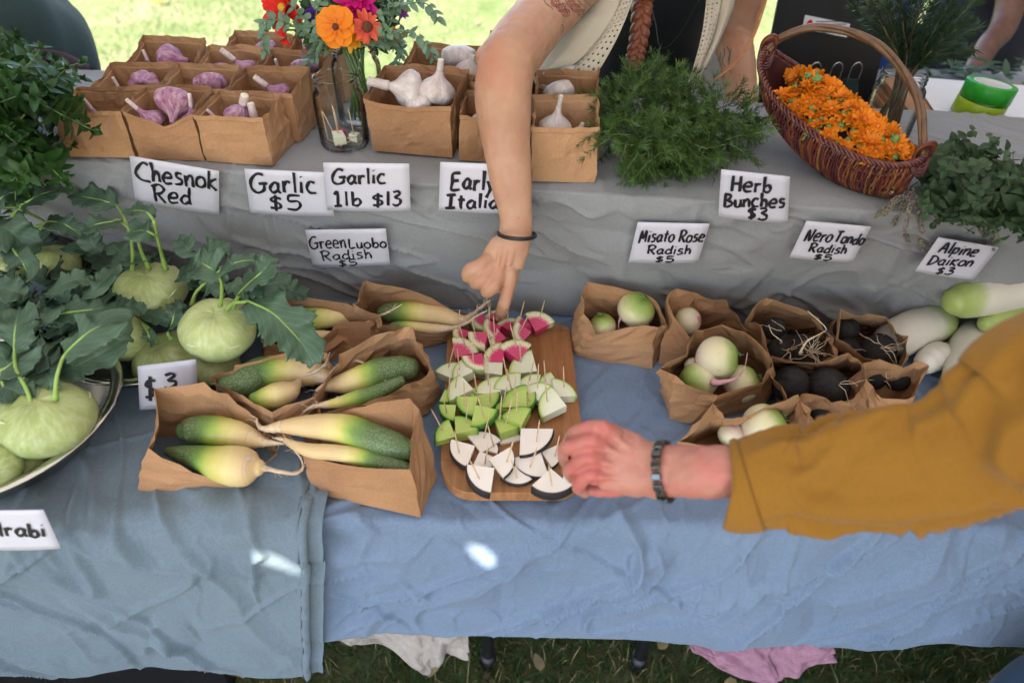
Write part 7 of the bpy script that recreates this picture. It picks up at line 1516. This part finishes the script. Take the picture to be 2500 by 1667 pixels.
# person in charcoal at the upper right
c = WT('S', 2440, 60, 2.28); QP = empty('person', Vector((c.x + .1, c.y + .1, 0)), 'person in dark charcoal clothes leaning on the table at the upper right', 'person'); q = QP.location
mb = MB(); capsule(mb, [Vector((q.x, q.y + .15, .9)), Vector((q.x, q.y + .1, 1.2)), Vector((q.x - .03, q.y, 1.42))], [.15, .15, .17], 20, .7, (0, 1, 0)); capsule(mb, [Vector((q.x - .03, q.y - .02, 1.45)), Vector((q.x - .05, q.y - .08, 1.56))], [.055, .05], 12); ball(mb, Vector((q.x - .06, q.y - .11, 1.66)), (.075, .095, .115), 20, 14)
hw = WT('D', 1760, 480, 2.12); capsule(mb, [Vector((q.x - .17, q.y, 1.40)), WT('D', 2000, 60, 2.2), WT('D', 1850, 320, 2.14), hw], [.05, .042, .034, .030], 14)
for k in range(5): capsule(mb, [hw + Vector((-.02 + k * .012, 0, -.01)), hw + Vector((-.05 + k * .02, -.04, -.07))], [.012, .008], 8)
for sx in (-1, 1): capsule(mb, [Vector((q.x + sx * .09, q.y + .15, .9)), Vector((q.x + sx * .1, q.y + .15, .08))], [.08, .05], 14)
remesh(mb, .007, 'body', M_SKIND, QP, 2)
mb = MB(); capsule(mb, [Vector((q.x, q.y + .15, .80)), Vector((q.x, q.y + .1, 1.2)), Vector((q.x - .03, q.y, 1.44))], [.20, .19, .21], 28, .75, (0, 1, 0)); capsule(mb, [Vector((q.x - .15, q.y, 1.42)), WT('D', 2080, -40, 2.22)], [.08, .07], 16); mb.build('jacket', M_GREYC, QP)
mb = MB(); 
for sx in (-1, 1): capsule(mb, [Vector((q.x + sx * .09, q.y + .15, .9)), Vector((q.x + sx * .1, q.y + .15, .10))], [.11, .08], 16)
mb.build('trousers', M_DARKC, QP)

# ------------------------------------------------------------------ under the table
def hang(nm, lab, pts_top, pts_bot, mat, seed):
    a = spl([W('S', x, y, z) for x, y, z in pts_top], 60); b = spl([W('S', x, y, z) for x, y, z in pts_bot], 60); t = np.linspace(0, 1, 30)[None, :, None]; P = a[:, None] * (1 - t) + b[:, None] * t
    s = np.linspace(0, 1, 60)[:, None]; P = P + np.array((.3, -1, .2)) * (.016 * vn(s * 7, t[..., 0] * 2.5, 0, seed) + .006 * vn(s * 17, t[..., 0] * 8, 0, seed) + .010 * ridge(s * 4, t[..., 0] * 2, 0, seed + 3, 3))[..., None]
    mb = MB(); mb.add(P, gridf(60, 30)); tag(solid(mb.build(nm, mat), .005), lab, 'towel')
hang('towel', 'beige terry towel hanging under the middle of the table', [(770,1480,.42),(900,1490,.42),(1040,1500,.42),(1150,1510,.42)], [(770,1542,.36),(900,1572,.33),(1030,1648,.24),(1060,1640,.24),(1085,1600,.28),(1142,1600,.28)], M_TOWEL, 2)
hang('towel', 'crumpled pink terry towel hanging below the right half of the table', [(1672,1540,.38),(1800,1550,.38),(1900,1550,.38),(2045,1540,.38)], [(1690,1585,.33),(1780,1640,.27),(1880,1662,.24),(1905,1640,.26),(1960,1625,.28),(2038,1608,.30)], M_PINK, 7)
cb = W('S', 230, 1625, .16); root = empty('crate', Vector((cb.x, cb.y + .2, 0)), 'dark plastic crate under the left end of the table', 'crate')
mb = MB(); box(mb, (cb.x - .55, cb.y + .02, .0), (cb.x + .24, cb.y + .4, .20)); mb.build('crate_body', M_BLACKP, root, smooth=False); mb = MB(); box(mb, (cb.x - .56, cb.y + .01, .202), (cb.x + .25, cb.y + .41, .22)); mb.build('lid', M_GREYC, root, smooth=False)
# fallen leaves, bloom on the lawn
rl = random.Random(9)
for i in range(26):
    near = i < 12; x, y = (rl.uniform(-.3, 1.1), rl.uniform(.62, .95)) if near else (rl.uniform(-2.2, 2.0), rl.uniform(4.0, 6.4))
    mb = MB(); leafmesh(mb, Vector((x, y, .035)), (rl.gauss(0, 1), rl.gauss(0, 1), .1), (rl.gauss(0, .3), rl.gauss(0, .3), 1), .045 if near else .07, .026 if near else .04, 5, 3, .2, .2); o = mb.build('fallen_leaf', M_FALL if 'M_FALL' in globals() else M_DRY)
    tag(o, 'dry tan leaf lying on the shaded grass under the table' if near else 'dry tan leaf lying on the sunlit lawn behind the stall', 'leaf', 'fallen leaves under the table' if near else 'fallen leaves on the sunny lawn')
p = W('S', 393, 5, .03); mb = MB(); petalgeo(mb, p, Matrix.Identity(3), 9, .05, .03, .3, .3, 3); tag(mb.build('fallen_flower', P_YEL), 'orange yellow bloom lying on the lawn at the top edge', 'flower')
mb = MB(); P = [W('I', x, y, T + .008) for x, y in ((702, 658), (745, 640), (775, 618), (798, 592))]; tube(mb, spl(P, 14), .0012, 6); tag(mb.build('black_twig', M_BLACKM), 'thin black twig on the cloth left of the front bag', 'twig')
for o in bpy.data.objects:
    if '_w' in o: del o['_w']
    if '_q' in o: del o['_q']
